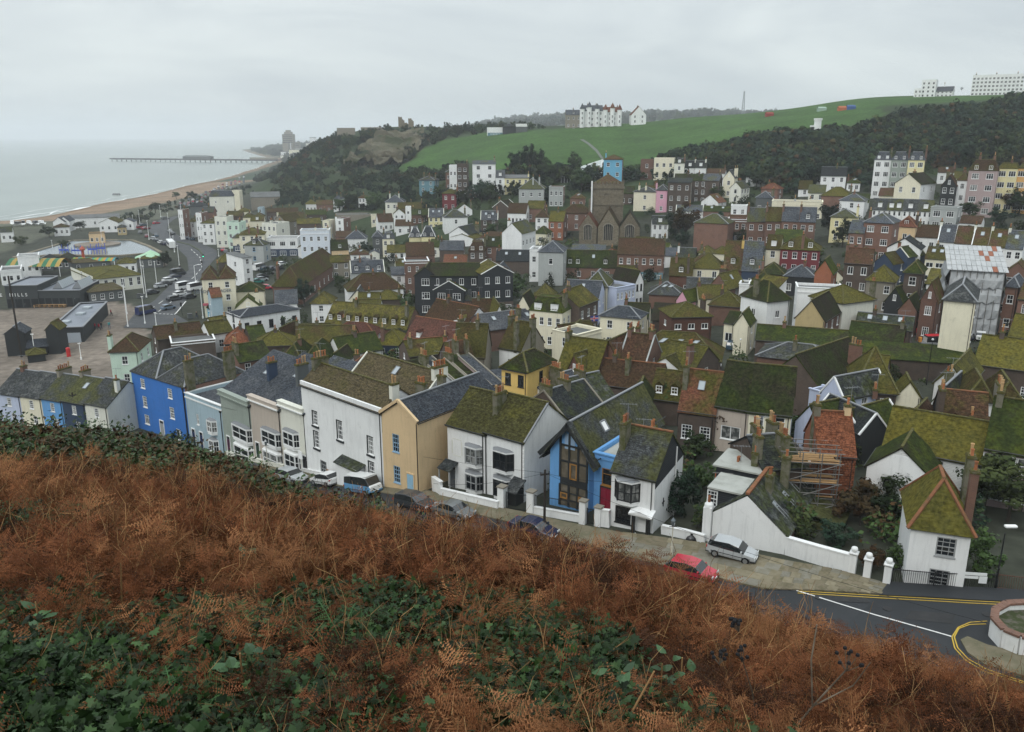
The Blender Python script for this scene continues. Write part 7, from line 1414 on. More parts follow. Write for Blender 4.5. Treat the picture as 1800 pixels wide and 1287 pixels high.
def fern(o,n=6,sc=1.0):
 for k in range(n):
  f=link('frond',fm[k%3],o,(0,0,.15),k*6.283/n+random.uniform(-.3,.3));f.scale=(sc,)*3;f.rotation_euler[0]=random.uniform(.1,.5)
for i,(u,v,sc,lab)in enumerate([(600,1130,1.0,'fresh green fern in the middle of the bracken'),(445,1130,.8,'green fern tuft beside the large middle fern'),(310,1262,.8,'yellowish green fern at the bottom of the view'),(250,960,1.0,'green fern standing among rust bracken on the left'),(1480,770,.1,'')]):
 if lab:plant('fern',lab,'fern',u,v,lambda o:fern(o,7,sc),'green ferns on the hillside')
LEAFD=leafm('bramble_leaf_green',(.03,.07,.028),(.04,.085,.03),.5,.3,.4)
def bigleaf(o,n=5,sz=.12,mt_=None):
 mt_=mt_ or LEAFD;sz=sz*.5
 for k in range(n):
  m=M();a=Vector((0,0,0));prof=[(0,0),(.32,.3),(.36,.6),(.2,.9),(0,1.15),(-.2,.9),(-.36,.6),(-.32,.3)];kx=[tuple((x*sz*2,y*sz*2,-abs(x)*sz*.6+.1*y*(1-y)*sz))for x,y in prof];c=len(m.v);m.v+=kx+[(0,sz*1.1,.02)]
  for i in range(8):m.f.append((c+8,c+i,c+(i+1)%8));m.m.append(0)
  f=m.build('leaf',mt_,o,loc=(random.uniform(-.1,.1),random.uniform(-.1,.1),.25+random.random()*.3));f.rotation_euler=(random.uniform(-.5,.5),random.uniform(-.4,.4),k*1.3)
 m=M();m.cyl((0,0,-.1),(0,0,.5),.006,n=5);m.build('stem',STRAW,o)
for i,(u,v,sz,lab)in enumerate([(670,985,.13,'three large dark bramble leaves in the middle of the bracken'),(1195,1225,.10,'bramble spray with serrated green leaves right of centre'),(1160,1240,.09,'low bramble leaves beside the serrated spray'),(440,1010,.14,'broad green leaves rising through bracken on the left'),(650,960,.12,'upright leafy shoot at the centre top of the bracken'),(1090,1260,.10,'green leaf cluster at the bottom centre'),(430,1230,.1,'nettle like leaf cluster above the bottom fern'),(75,1130,.12,'pale mallow leaves at the left edge')]):
 plant('bramble_plant',lab,'plant',u,v,lambda o:bigleaf(o,6,sz),'leafy plants among the bracken')
TWIG=mat('dry_grey_stem',(.085,.068,.05),.85,.15,[(4,(.2,.17,.13),.5,.7,3)],rnd=.2);SEED=mat('black_seed',(.012,.012,.013),.8,.2)
def umbel(label,base,tips,side,y):
 pts=[at_y(base[0],base[1],y)];o=thing('dry_hogweed',label,'plant',pts[0],0,'dry black headed stems');B=pts[0];m=M()
 for(path,r0)in side:
  P=[at_y(u,v,y+dy)-B for(u,v,dy)in path]
  for k in range(len(P)-1):m.cyl(P[k],P[k+1],r0*(1-k/len(P)*.5),r0*(1-(k+1)/len(P)*.5),n=6)
 m.build('stem',TWIG,o)
 for(u,v,dy,R_)in tips:
  c=at_y(u,v,y+dy)-B;h=M();rn=random.Random(int(u))
  for k in range(9):
   e=c+Vector((rn.uniform(-1,1),rn.uniform(-1,1),rn.uniform(0,1)))*R_;h.cyl(c-Vector((0,0,R_*.9)),e,.0025,n=4,mat=0)
   h.lathe([(0,-.012),(.014,-.004),(.012,.01),(0,.016)],e,6,1)
  q=h.build('seed_head',[TWIG,SEED],o)
umbel('tall dry forked stem with black seed heads, rightmost',(1380,1300),[(1490,1165,-.1,.07),(1300,1100,0,.05),(1265,1158,.1,.05)],[([(1380,1300,0),(1430,1240,0),(1490,1175,-.1)],.008),([(1428,1242,0),(1426,1160,0),(1436,1098,0)],.006),([(1428,1242,0),(1500,1205,-.05),(1530,1165,-.1)],.005)],4.6)
umbel('dry stem with a black seed head left of the forked one',(1330,1265),[(1305,1152,0,.06)],[([(1330,1265,0),(1322,1215,0),(1305,1160,0)],.006)],5.0)
m=M()
for(a,b)in(((215,1010),(212,1110)),((100,1090),(95,1180)),((565,850),(600,905)),((1165,870),(1120,1000))):pass
ys=[(212,990,215,1075,6.0),(600,1000,560,900,12),(840,880,815,950,15),(1150,1180,1090,1290,4.2),(365,1060,420,1130,6)]
for i,(u0,v0,u1,v1,yy)in enumerate(ys):
 a,b=at_y(u0,v0,yy),at_y(u1,v1,yy);o=thing('dead_stalk',['pale snapped stalk on the left of the bracken','long straw stalk leaning in the middle distance','bleached stem near the street edge','straight pale stem at the bottom centre','snapped stalk leaning beside the ferns'][i],'stalk',b,0,'pale dead stalks');m=M();m.cyl((0,0,0),a-b,.008,.005,n=6);m.build('stem',STRAW,o)
# trees
CROWN=[leafm('dark_crown',(.022,.036,.016),(.035,.05,.02),.85,.04,.65),leafm('olive_crown',(.045,.055,.02),(.03,.042,.016),.85,.04,.65),leafm('autumn_crown',(.07,.04,.02),(.045,.038,.018),.85,.04,.65),leafm('bright_crown',(.05,.09,.022),(.035,.065,.018),.6,.2,.3),leafm('bare_twigs',(.075,.055,.042),(.05,.042,.034),.95,.03,.4),leafm('deep_blue_crown',(.014,.028,.018),(.022,.036,.022),.85,.04,.65)]
BARK=mat('bark',(.06,.05,.04),.95,.1,[(4,(.035,.03,.025),.4,.7,4)])
def crown_mesh(seed,mt_,n=900,sz=.5,rx=.36,rz=.40,zc=.62,clumps=34,name='crown'):
 """unit tree: height 1; leaf clumps through an uneven volume"""
 rn=random.Random(seed);m=M();cl=[]
 for _ in range(clumps):
  while True:
   p=Vector((rn.uniform(-1,1),rn.uniform(-1,1),rn.uniform(-1,1)))
   if.25<p.length<1:break
  bump=1+.25*math.sin(3*math.atan2(p.y,p.x)+seed)+rn.uniform(-.15,.12)
  cl.append((Vector((p.x*rx*bump,p.y*rx*bump,zc+p.z*rz*bump*(.9 if p.z>0 else.75))),rn.uniform(.07,.15)))
 for _ in range(n):
  c,r=rn.choice(cl);d=Vector((rn.gauss(0,1),rn.gauss(0,1),rn.gauss(.35,1))).normalized();p=c+d*r*rn.uniform(.3,1.1);s=sz*rn.uniform(.5,1.3)
  a=d.cross(Vector((rn.gauss(0,1),rn.gauss(0,1),rn.gauss(0,1)))).normalized();b=a.cross(d).normalized()
  m.quad(p-a*s*.5+d*s*.1,p-b*s*.45,p+a*s*.5+d*s*.1,p+b*s*.45)
 return m.mesh(name,[mt_])
def trunk_mesh(seed):
 rn=random.Random(seed);m=M();m.cyl((0,0,-.08),(0,0,.35),.03,.022,n=7)
 for k in range(5):
  t=k*1.26+rn.random();e=Vector((math.cos(t)*.22,math.sin(t)*.22,.55+rn.random()*.2));m.cyl((0,0,.28+.02*k),e,.016,.006,n=5)
  m.cyl(e*.6+Vector((0,0,.12)),e+Vector((rn.uniform(-.1,.1),rn.uniform(-.1,.1),.12)),.008,.003,n=4)
 return m.mesh('trunk',[BARK])
TR=[trunk_mesh(i)for i in range(3)]
CR=[crown_mesh(i,CROWN[i%6],2600,.055)for i in range(6)]+[crown_mesh(10+i,CROWN[i%6],2400,.05,.3,.36,.6)for i in range(6)]
TREEN=0
def tree(label,fr,x,y,h,k=0,wide=1.0,name='tree',cat='tree',base_v=None,shrub=False):
 global TREEN
 u,v=px(fr,x,y);p=hit(u,v);o=thing(name,label,cat,(p.x,p.y,p.z-.1),random.random()*6,'trees and shrubs of the town');TREEN+=1
 t=link('trunk',TR[TREEN%3],o);t.scale=(h*1.1,h*1.1,h);c=link('crown',CR[k+(6 if TREEN%2 else 0)],o);c.scale=(h*wide,h*wide,h*(1.0 if not shrub else 1.25));
 if shrub:c.location.z=-h*.28;t.scale=(h*.7,h*.7,h*.6)
 return o
TL=[('F2',860,1170,8,4,1.0,'bare twiggy tree beside the weatherboarded flats'),('F2',930,1180,6,3,1.1,'bright green tree right of the weatherboarded flats'),('K5',1400,300,10,5,1.0,'dark evergreen left of the autumn tree by the church'),('K5',1520,330,12,2,1.0,'tall rust brown tree right of the church'),('K5',1480,400,6,5,1.2,'low dark tree below the rust brown tree'),('F2',640,690,6,1,1.3,'olive tree below the teal villa'),('J3',860,640,9,5,1.2,'dark tree below the tall white five storey house'),('J3',960,660,7,0,1.2,'dark tree on the bank under the yellow house'),('J3',1270,330,11,5,1.0,'dark pine beside the yellow house, left of its pair'),('J3',1420,340,13,5,.8,'pointed dark conifer behind the grey house'),('J3',1540,350,12,5,.8,'second pointed conifer right of the first'),('J3',1650,400,9,0,1.2,'broad dark tree before the glass house'),('J3',980,1080,6,0,1.2,'dark shrub beside the blind arch house'),('J3',1640,680,6,5,1.3,'dark tree under the grey flat roofed house'),('J3',430,400,6,0,1.2,'green tree beside the teal villa'),('J2',400,640,9,0,1.3,'dark tree left of the church tower on the bank'),('J2',1000,480,7,3,1.2,'green tree under the sky blue house'),('J2',1270,440,6,0,1.4,'ivy covered tree by the butter cream house'),('J2',1500,760,6,0,1.3,'dark tree below the brick backs'),('J2',330,400,8,0,1.1,'dark tree behind the glass house'),('J1',300,730,5,3,1.4,'green garden tree below the hillside brick house'),('J1',450,740,5,1,1.3,'olive shrub before the tall cream gable'),('J1',840,640,8,0,1.4,'dark tree by the slate blue conservatory house'),('J1',1060,600,9,5,1.3,'deep green tree between mansion and wood'),('J1',1560,1040,8,5,1.2,'dark bush between brick terrace and cream house'),('J1',1690,1110,7,0,1.2,'dark tree in front of the cream hipped house'),('J1',1640,600,5,0,1.3,'shrub before the white pair of cottages'),('J1',440,1090,7,5,1.2,'ivy clad tree beside the crimson brick flank'),('J1',120,1130,8,2,1.2,'autumn tree left of the crimson brick flank'),('J1',700,1160,4,1,1.5,'garden shrub before the black shop front'),('H5',760,450,8,0,1.2,'dark tree below the three colour block'),('H5',640,450,6,5,1.2,'dark tree left of the big cream gabled block'),('H5',1560,560,7,3,1.3,'bright green tree below the taupe house'),('H5',1450,600,6,5,1.5,'dark tree below the black fronted house'),('H5',1680,620,7,2,1.3,'russet tree under the orange house'),('H5',1760,640,7,0,1.3,'dark tree at the right edge below the orange house'),('H5',1380,680,6,0,1.6,'dark garden tree right of the grey flat roofed house'),('H5',1600,720,5,5,1.6,'dark hedge tree above the white terrace'),('H5',330,800,8,5,1.0,'dark evergreen beside the brick terrace end'),('H5',430,880,7,0,1.0,'dark evergreen left of the balcony house'),('H5',620,920,5,0,1.4,'ivy covered bush before the balcony house'),('H5',1750,1000,6,5,1.2,'dark tree beside the wrapped building'),('H5',1080,860,5,0,1.2,'dark bush behind the cream bungalow row'),('G3',980,690,6,5,1.0,'dark evergreen before the small porch house'),('G3',700,980,4,0,1.4,'overgrown shrub in the yard by the flint cottage'),('G3',330,1190,7,5,.9,'dark conifer before the white black framed row'),('G3',130,1180,4,1,1.5,'golden green shrub at the foot of the very long roof'),('G3',250,1200,5,5,1.1,'dark bush beside the golden green shrub'),('G3',1530,1240,5,0,.8,'clipped dark conifer left of the humped moss roof'),('G3',1420,1230,4,3,1.4,'bright lawn side shrub right of the nine dormer roof'),('G3',700,210,8,0,1.4,'green tree between the white villas on the slope edge'),('G3',1080,170,8,3,1.4,'bright slope tree left of the pale villa'),('G3',830,170,8,0,1.4,'dark slope tree by the white cottage'),('K3',110,260,5,3,1.1,'feathery green tree by the brick cottage'),('K3',340,400,4,0,1.3,'dark laurel below the brick cottage'),('K3',640,470,6,4,1.4,'bare brown tree in the garden behind the scaffold'),('K3',860,440,5,5,1.0,'dark leafed tree right of the bare brown tree'),('K3',330,620,3.2,0,1.5,'green shrub behind the black clad gable'),('K3',400,900,3.4,3,1.2,'clipped yellow green shrub beside the catslide house'),('K3',180,1140,4.6,5,1.1,'big dark shrub filling the gap by the oriel house'),('N4',1130,520,4.5,0,1.5,'leafy shrub against the white weatherboarded wall'),('N4',1000,620,4,2,1.6,'red tinged shrub in the garden below the scaffold'),('N4',1150,640,4,0,1.6,'dark garden shrub beside the rusty hip house'),('N4',880,720,2.2,5,1.8,'dark hedge shrub behind the long garden wall'),('N4',1200,830,2.6,3,1.2,'bright green bush behind the ball topped piers'),('N4',1560,850,3.4,3,1.3,'round bright green bush right of the rusty hip house'),('N4',1600,560,5,0,1.5,'dark tree at the right edge behind the street lamp'),('N4',1720,600,6,1,1.4,'brown green tree at the right edge'),('N4',1560,430,4,3,1.5,'green tree before the dusty pink house'),('N4',1050,830,2.0,2,1.5,'small twiggy shrub beside the gateway'),('F6',1340,850,4,3,1.3,'small green shrub at the corner of the dusty pink house'),('F3',620,470,10,0,1.3,'tall dark tree below the wood edge'),('F3',1470,120,13,5,1.0,'round dark tree between the skyline houses'),('F2',1505,225,13,5,1.2,'round dark tree between the hill crest houses'),('F2',1045,262,11,5,1.3,'dark oak on the crest left of the white hotel'),('F5',700,200,6,3,1.3,'bright garden tree right of the dark flats'),('B1',560,330,4,0,1.6,'low dark shrub beside the boating lake'),('B1',430,235,5,0,1.8,'dark scrub on the promenade garden'),('B1',700,175,5,0,1.8,'dark bushes behind the coloured kiosk'),('B1',180,300,4,1,1.8,'tamarisk by the crazy golf'),('B1',1420,480,5,0,1.4,'dark tree at the end of the amusement arcade'),('G2',540,660,5,0,1.2,'dark tree by the carousel'),('G4',60,420,6,0,1.6,'dark pine on the seafront garden'),('G4',230,430,6,5,1.8,'dark pines behind the seafront road'),('G2',440,90,7,0,1.7,'dark garden trees beside the seafront road')]
for(fr,x_,y_,h,k,wd,lab)in TL:tree(lab,fr,x_,y_,h,k,wd,shrub=h<5)
# woods that read as one mass
FARCR=[crown_mesh(30+i,CROWN[[0,5,1,2,5,0][i]],420,.115,.40,.40,.55,22,'far_crown')for i in range(6)]
FC=proto_coll('wood_crown',FARCR)
def wood(label,poly,n,h0,h1,seed,excl=None,name='wood',weights=None,fr='T0'):
 P=wpoly(poly,fr)if isinstance(poly[0],tuple)and fr else poly;r=np.random.RandomState(seed);xs_=[p[0]for p in P];ys_=[p[1]for p in P];X,Y=[],[]
 for _ in range(200):
  x=r.uniform(min(xs_),max(xs_),4000);y=r.uniform(min(ys_),max(ys_),4000);k=inpoly(P,x,y)
  for e in(excl or[]):k&=~inpoly(e,x,y)
  k&=ground_np(x,y)>1.5;X+=list(x[k]);Y+=list(y[k])
  if len(X)>=n:break
 X,Y=np.array(X[:n]),np.array(Y[:n]);n=len(X);Z=ground_np(X,Y);h=r.uniform(h0,h1,n)*np.clip(.6+.8*vnoise(X,Y,25,seed),.6,1.3)
 pk=r.choice(6,n,p=weights or[.24,.26,.16,.06,.16,.12])
 return scatter(name,np.stack([X,Y,Z-.25*h],1),np.stack([r.normal(0,.08,n),r.normal(0,.08,n),r.rand(n)*6.28],1),h,pk,FC,label)
wood('dark wood covering the hillside on the right',[(1140,308),(1200,290),(1240,280),(1300,256),(1350,256),(1425,274),(1450,256),(1500,244),(1562,226),(1640,212),(1720,204),(1800,198),(1900,198),(1900,330),(1800,300),(1690,292),(1600,300),(1500,325),(1440,325),(1400,340),(1330,330),(1290,305),(1230,300)],2300,7,13,51,name='hillside_wood')
wood('scrub and trees over the cliff shoulder',[(446,318),(500,285),(540,262),(600,240),(680,228),(745,228),(800,225),(870,224),(965,226),(960,232),(860,240),(792,248),(742,268),(690,300),(775,300),(820,290),(800,310),(742,335),(700,350),(560,352),(490,338)],2300,3.5,7,52,[ROCK,MEADOW],name='cliff_scrub')
wood('sparse bushes growing on the rock ledges',[(596,300),(622,272),(650,255),(690,238),(745,229),(748,250),(738,266),(700,296),(660,300),(640,292)],330,2,5,59,name='ledge_bushes')
wood('low seafront garden shrubs behind the beach',[(140,402),(240,372),(330,350),(440,326),(445,338),(340,368),(300,372),(230,398)],190,1.6,4,62,name='seafront_gardens')
wood('dark tree tops and ruined walls line along the cliff edge',[(560,241),(640,229),(700,222),(790,218),(860,219),(960,219),(960,224),(860,225),(790,225),(700,230),(640,237),(560,249)],420,4,8,53,name='crest_trees')
wood('trees between the lower town and the hill',[(480,338),(560,350),(690,352),(745,338),(900,322),(1000,330),(1060,330),(1060,345),(900,350),(760,372),(690,372),(600,372),(480,362)],260,4,7,54,name='slope_trees')
wood('trees behind the hillside houses',[(880,318),(900,308),(990,312),(1060,310),(1140,305),(1150,300),(1240,305),(1240,312),(1130,318),(1000,322)],200,4,8,55,name='slope_trees')
wood('far hazy wooded ridge',[(-650,1550),(1100,1500),(1400,2500),(1000,2800),(-100,2800),(-400,2300)],2600,12,22,56,fr=None,name='far_woods')
wood('trees on the far coastal slope',[(-760,1780),(-480,1750),(-420,2700),(-900,2700)],500,10,18,57,fr=None,name='far_woods')
wood('scattered tree tops between the old town gardens',[(1150,410),(1400,420),(1800,470),(1800,560),(1500,560),(1200,470)],60,3,5,58,name='garden_trees')
def garden(n=520,seed=77):
 r=np.random.RandomState(seed);P=[]
 foot=[(t.location.x,t.location.y,max(w_,d_)*.5+.6,rz,w_/2+.5,d_)for(t,w_,d_,h_,ri,rt,rz)in HOUSES]
 A=np.array([[f[0],f[1],f[3],f[4],f[5]]for f in foot])
 while len(P)<n:
  y=62+290*r.rand();s_=r.uniform(-.5,.75)
  if s_<-.3 and y>150:continue
  x=s_*y;dx,dy=x-A[:,0],y-A[:,1];lx=dx*np.cos(A[:,2])+dy*np.sin(A[:,2]);ly=-dx*np.sin(A[:,2])+dy*np.cos(A[:,2])
  if np.any((np.abs(lx)<A[:,3])&(ly>-.8)&(ly<A[:,4]+.8)):continue
  if hill_drop(np.array([s_]),np.array([y]))[0]<CAMZ-gz(x,y)+2:continue
  kd=min((Vector((x,y,0))-Vector((k.x,k.y,0))).length for k in KW)
  if kd<9 and y<110:continue
  P.append((x,y,gz(x,y)-.15))
 return P
GP=garden();r=np.random.RandomState(5);n=len(GP)
scatter('garden_shrubbery',GP,np.stack([r.normal(0,.1,n),r.normal(0,.1,n),r.rand(n)*6.28],1),r.uniform(1.2,2.6,n),r.randint(0,4,n),proto_coll('garden_bush',[bush_mesh(70+i,CROWN[[0,1,5,3][i]],420,.8,.75,.17,CROWN[[1,0,0,2][i]],.3)for i in range(4)]),'overgrown garden shrubs between the houses')
# church
cb=hit(*px('J2',650,1230));rz=R(-8);T=thing('church','old rubble stone parish church with square tower and three gabled east ends','church',cb,rz)
def gable_end(x0,x1,h,rise,d0,d1,rf_,win=1):
 m=M();o=[((x1-x0)*.28,h*.28,(x1-x0)*.44,h*.75)];W_=x1-x0
 wall_face(m,(x0,d0,0),(1,0,0),W_,-3,h,[(o[0][0],o[0][1],o[0][2],h-o[0][1]-.01)],0,rev=.3);xm=(x0+x1)/2
 m.quad((x0,d0,h),(x1,d0,h),(xm,d0,h+rise));m.quad((x1,d0,-3),(x1,d1,-3),(x1,d1,h),(x1,d0,h));m.quad((x0,d1,-3),(x0,d0,-3),(x0,d0,h),(x0,d1,h));m.build('nave_wall',[W['rubble']],T)
 r=M();k=rise/(W_/2);slab(r,(x0-.3,d1,h-.3*k),(x0-.3,d0-.1,h-.3*k),(xm,d0-.1,h+rise),(xm,d1,h+rise));slab(r,(x1+.3,d0-.1,h-.3*k),(x1+.3,d1,h-.3*k),(xm,d1,h+rise),(xm,d0-.1,h+rise));r.build('roof',RF[rf_],T)
 f=M();a,b=x0+o[0][0],x0+o[0][0]+o[0][2];zb,zt=o[0][1],h-.01;g=M();g.quad((a,d0+.2,zb),(b,d0+.2,zb),(b,d0+.2,zt),(a,d0+.2,zt))
 for k in range(6):xx=a+(b-a)*k/5;f.box(xx-.09,xx+.09,d0-.05,d0+.15,zb,zt)
 n=9;P=[((a+b)/2-math.cos(math.pi*i/n)*(b-a)/2*1.12,h-.3+math.sin(math.pi*i/n)*(b-a)*.42)for i in range(n+1)]
 for(p,q)in zip(P,P[1:]):f.obox((p[0],d0-.06,p[1]),(q[0],d0-.06,q[1]),.3,.35)
 for k in range(1,5):xx=a+(b-a)*k/5;f.obox((xx,d0-.04,zt-.1),(xx,d0-.04,h+math.sqrt(max(.01,1-((xx-(a+b)/2)/((b-a)/2))**2))*(b-a)*.32),.1,.12,up=(0,1,0))
 fr_=f.build('tracery_window',W['stone'],T);g.quad((a+.1,d0-.02,zt),(b-.1,d0-.02,zt),((a*.35+b*.65),d0-.02,zt+(b-a)*.3),((a*.65+b*.35),d0-.02,zt+(b-a)*.3));g.build('pane',GLASS,fr_)
gable_end(-8.2,-2.4,6.0,4.2,0,12,'red');gable_end(-2.0,4.8,6.2,5.6,-.6,14,'moss');gable_end(5.0,11.6,6.0,5.0,.2,12,'mossd')
m=M();wall_face(m,(-5.2,14,0),(1,0,0),11,-3,19,[(4.6,13.5,1.7,2.2)],0,.3);wall_face(m,(5.8,14,0),(0,1,0),9,-3,19,[(3.6,13.5,1.7,2.2)],0,.3);wall_face(m,(-5.2,23,0),(0,-1,0),9,-3,19,[],0);wall_face(m,(5.8,23,0),(-1,0,0),11,-3,19,[],0);m.build('tower_wall',[W['rubble']],T)
m=M();m.box(-5.5,6.1,13.7,23.3,11.8,12.1);m.box(-5.5,6.1,13.7,23.3,17.4,17.7)
for k in range(9):m.box(-5.3+k*1.26,-4.6+k*1.26,13.85,14.2,19,19.8);m.box(5.6,5.9,14+k*1.02,14.5+k*1.02,19,19.8)if k<9 else None
m.box(-5.9,-4.6,13.3,14.6,-3,14);q=m.build('parapet',[W['rubble']],T)
m=M();m.quad((-5,14.2,18.8),(5.6,14.2,18.8),(.3,18.5,22.2));m.quad((5.6,14.2,18.8),(5.6,22.8,18.8),(.3,18.5,22.2));m.quad((5.6,22.8,18.8),(-5,22.8,18.8),(.3,18.5,22.2));m.quad((-5,22.8,18.8),(-5,14.2,18.8),(.3,18.5,22.2));m.build('tower_roof',RF['brown'],T)
m=M();m.cyl((-4.9,13.1,-1),(-4.9,13.1,20),.25,n=8);m.build('white_mast',WHITE,T)
# dark weatherboarded flats
H('F2','dark weatherboarded flats, left wing with white stair windows',(385,1065),(500,1060),9.6,9,'e',2.2,'boards','mossd',(1,3),ww=1.8,wk='c3',wh=1.6,side='boards',yaw=-8,coping=None,name='block_of_flats',cat='flats')
H('F2','dark weatherboarded flats, recessed middle range',(470,1065),(730,1050),9.4,9,'g',2.6,'boards','mossd',(4,3),wk='c',yaw=-3,name='block_of_flats',cat='flats')
H('F2','dark weatherboarded flats, projecting middle gable with white bay',(488,1140),(648,1145),6.2,8,'e',2.4,'boards','mossd',(2,2),wk='c3',ww=1.8,yaw=-14,coping='white',name='block_of_flats',cat='flats')
H('F2','dark weatherboarded flats, right wing over brown brick ground floor',(742,1058),(905,1035),9.6,10,'e',2.2,'boards','moss',(3,3),wk='c',yaw=14,base=('dbrick',3.0),coping='white',name='block_of_flats',cat='flats')
# seafront buildings
def quadb(label,fr,pts,h,wall,roof=None,name='seafront_building',cat='building',par=.35,drop=2.0,wins=0,flat=True):
 """flat roofed block from the photo outline of its roof edge"""
 a=hit(*px(fr,*pts[0]),h);P=[on_z(*px(fr,*p),a.z)for p in pts];o=thing(name,label,cat,(P[0].x,P[0].y,a.z-h),0);Q=[(p.x-P[0].x,p.y-P[0].y)for p in P]
 if sum(Q[i][0]*Q[(i+1)%len(Q)][1]-Q[(i+1)%len(Q)][0]*Q[i][1]for i in range(len(Q)))<0:Q=Q[::-1]
 m=M();n=len(Q)
 for i in range(n):
  p,q=Q[i],Q[(i+1)%n];m.quad((*p,-drop),(*q,-drop),(*q,h),(*p,h))
 m.build('wall',[W[wall]if isinstance(wall,str)else wall],o);c=(sum(q[0]for q in Q)/n,sum(q[1]for q in Q)/n)
 m=M();m.quad(*[(q[0],q[1],h-par)for q in Q]);m.build('roof',RF[roof or 'felt']if isinstance(roof or 'felt',str)else roof,o)
 m=M()
 for i in range(n):m.obox((*Q[i],h),(*Q[(i+1)%n],h),.45,.16)
 m.build('parapet_cap',LEADF,o);o['q_']=[x for q in Q for x in q];return o,Q
ROOFG=mat('grey_membrane_roof',(.2,.22,.25),.7,.3,[(.2,(.16,.175,.2),.4,.65,4)]);RF['membrane']=ROOFG
W['gtile']=brickmat('dark_glazed_tile',(.028,.034,.036),(.022,.027,.029),(.05,.055,.055),.4,.2,.02)
o,Q=quadb('dark tiled gallery, tall left block with white lettering','L1',[(58,180),(515,172),(815,40),(415,48)],6.2,'gtile','membrane');GAL=o
o2,Q2=quadb('dark tiled gallery, lower block with two saw tooth skylights','L1',[(515,248),(1118,243),(1398,98),(830,110)],4.6,'gtile','membrane')
u_=Vector((*Q2[1],0))-Vector((*Q2[0],0));v_=Vector((*Q2[3],0))-Vector((*Q2[0],0))
for(a,b)in((.42,.1),(.88,.1)):
 m=M();p=u_*(a)+v_*.25;q=p+v_*.62;w_=u_.normalized();z=Vector((0,0,4.4))
 A,B,C_,D_,E_,F_=p-w_*2+z,p+w_*.6+z,p-w_*.3+z+Vector((0,0,2)),q-w_*2+z,q+w_*.6+z,q-w_*.3+z+Vector((0,0,2))
 m.quad(A,B,C_);m.quad(E_,D_,F_);m.quad(B,E_,F_,C_,mat=1);m.quad(D_,A,C_,F_)
 for k in range(9):t=k/8;m.obox(B.lerp(E_,t),C_.lerp(F_,t),.12,.1)
 m.build('saw_tooth_skylight',[LEADF,SKYG],o2)
fm_=M();d=(Vector((*Q[1],0))-Vector((*Q[0],0)))
for(o_,Q_,n)in((GAL,Q,4),(o2,Q2,6)):
 a,b=Vector((*Q_[0],0)),Vector((*Q_[1],0));nr=Vector(((b-a).y,-(b-a).x,0)).normalized()*.08
 for k in range(n):
  m=M();p,q=a.lerp(b,(k+.08)/n)+nr,a.lerp(b,(k+.92)/n)+nr;m.quad((p.x,p.y,.2),(q.x,q.y,.2),(q.x,q.y,2.5),(p.x,p.y,2.5));m.build('glazed_front',GLASS,o_)
def text(parent,s_,loc,rz,size,mt_,name='lettering',tilt=math.pi/2,sp=1.0,al='CENTER'):
 c=bpy.data.curves.new(name,'FONT');c.body=s_;c.size=size;c.extrude=.02;c.align_x=al;c.space_character=sp;c.materials.append(mt_);t_o=bpy.data.objects.new(name,c);COL.objects.link(t_o);bpy.context.view_layer.update();me=bpy.data.meshes.new_from_object(t_o.evaluated_get(bpy.context.evaluated_depsgraph_get()));bpy.data.objects.remove(t_o);o_=link(name,me,parent,loc);o_.rotation_euler=(tilt,0,rz);return o_
a,b=Vector((*Q[0],0)),Vector((*Q[1],0));az=math.atan2((b-a).y,(b-a).x);nr=Vector(((b-a).y,-(b-a).x,0)).normalized()*.12;p=a.lerp(b,.18)+nr;text(GAL,'RE  MILLS',(p.x,p.y,3.25),az,1.25,WHITE,sp=1.6)
pw=PUB;t_=text(pw,'LONDON TRADER',(-1.6,-.06,6.3),0,1.05,mat('faded_blue_lettering',(.1,.12,.17),.8,.1));m=M();m.box(-4.2,-1.6,-.1,-.02,3.1,3.7);m.build('red_sign_board',mat('red_white_sign',(.5,.12,.16),.6,.2),pw)
o,Q=quadb('long dark lift station with grey flat roof beside the net huts','L1',[(815,692),(895,768),(1165,760),(1510,402),(1130,422)],3.6,'gtile','membrane')
for(x_,y_)in((1235,490),(1140,575),(930,690)):
 p=on_z(*px('L1',x_,y_),o.location.z+3.5)-o.location;m=M();m.box(p.x-.9,p.x+.9,p.y-.9,p.y+.9,3.2,3.75);m.build('roof_light',SKYG,o)
a,b=Vector((*Q[1],0)),Vector((*Q[2],0));lr=[Vector((q[0],q[1],0))for q in Q];i0=min(range(5),key=lambda k:lr[k].y+lr[(k+1)%5].y);p,q=lr[i0],lr[(i0+1)%5];nr=Vector(((q-p).y,-(q-p).x,0)).normalized()*.08
m=M();p1_,q1_=p.lerp(q,.1)+nr,p.lerp(q,.85)+nr;m.quad((p1_.x,p1_.y,0),(q1_.x,q1_.y,0),(q1_.x,q1_.y,2.3),(p1_.x,p1_.y,2.3));m.build('roller_shutter',mat('pale_shutter',(.32,.36,.4),.5,.4),o)
H('L1','tall black weatherboarded net hut with a small white notice',(58,862),(345,862),4.9,5,'e',1.6,'black','slaten',(0,0),name='net_hut',cat='hut',ws=(0,0),yaw=-18)
H('L1','second black net hut with mossy roof beside the paved way',(638,802),(828,808),5.4,4.5,'e',1.6,'black','moss',(0,0),name='net_hut',cat='hut',ws=(0,0),yaw=-22)
H('L1','low black lean-to shed between the two net huts',(385,1062),(668,1056),2.0,4,'s',.9,'black','slaten',(0,0),name='net_hut',cat='hut',ws=(0,0),yaw=-6)
H('L1','small mossy roofed shelter behind the chimney pots',(385,1170),(640,1160),1.6,4,'h',1.2,'black','mossb',(0,0),name='shelter',cat='shelter',ws=(0,0),yaw=0)
H('B1','broad moss stained canopy roof of the former market',(810,602),(1240,590),4.2,26,'hy',1.4,'pale','concg',(6,1),name='seafront_building',cat='building',yaw=14,wh=2.4)
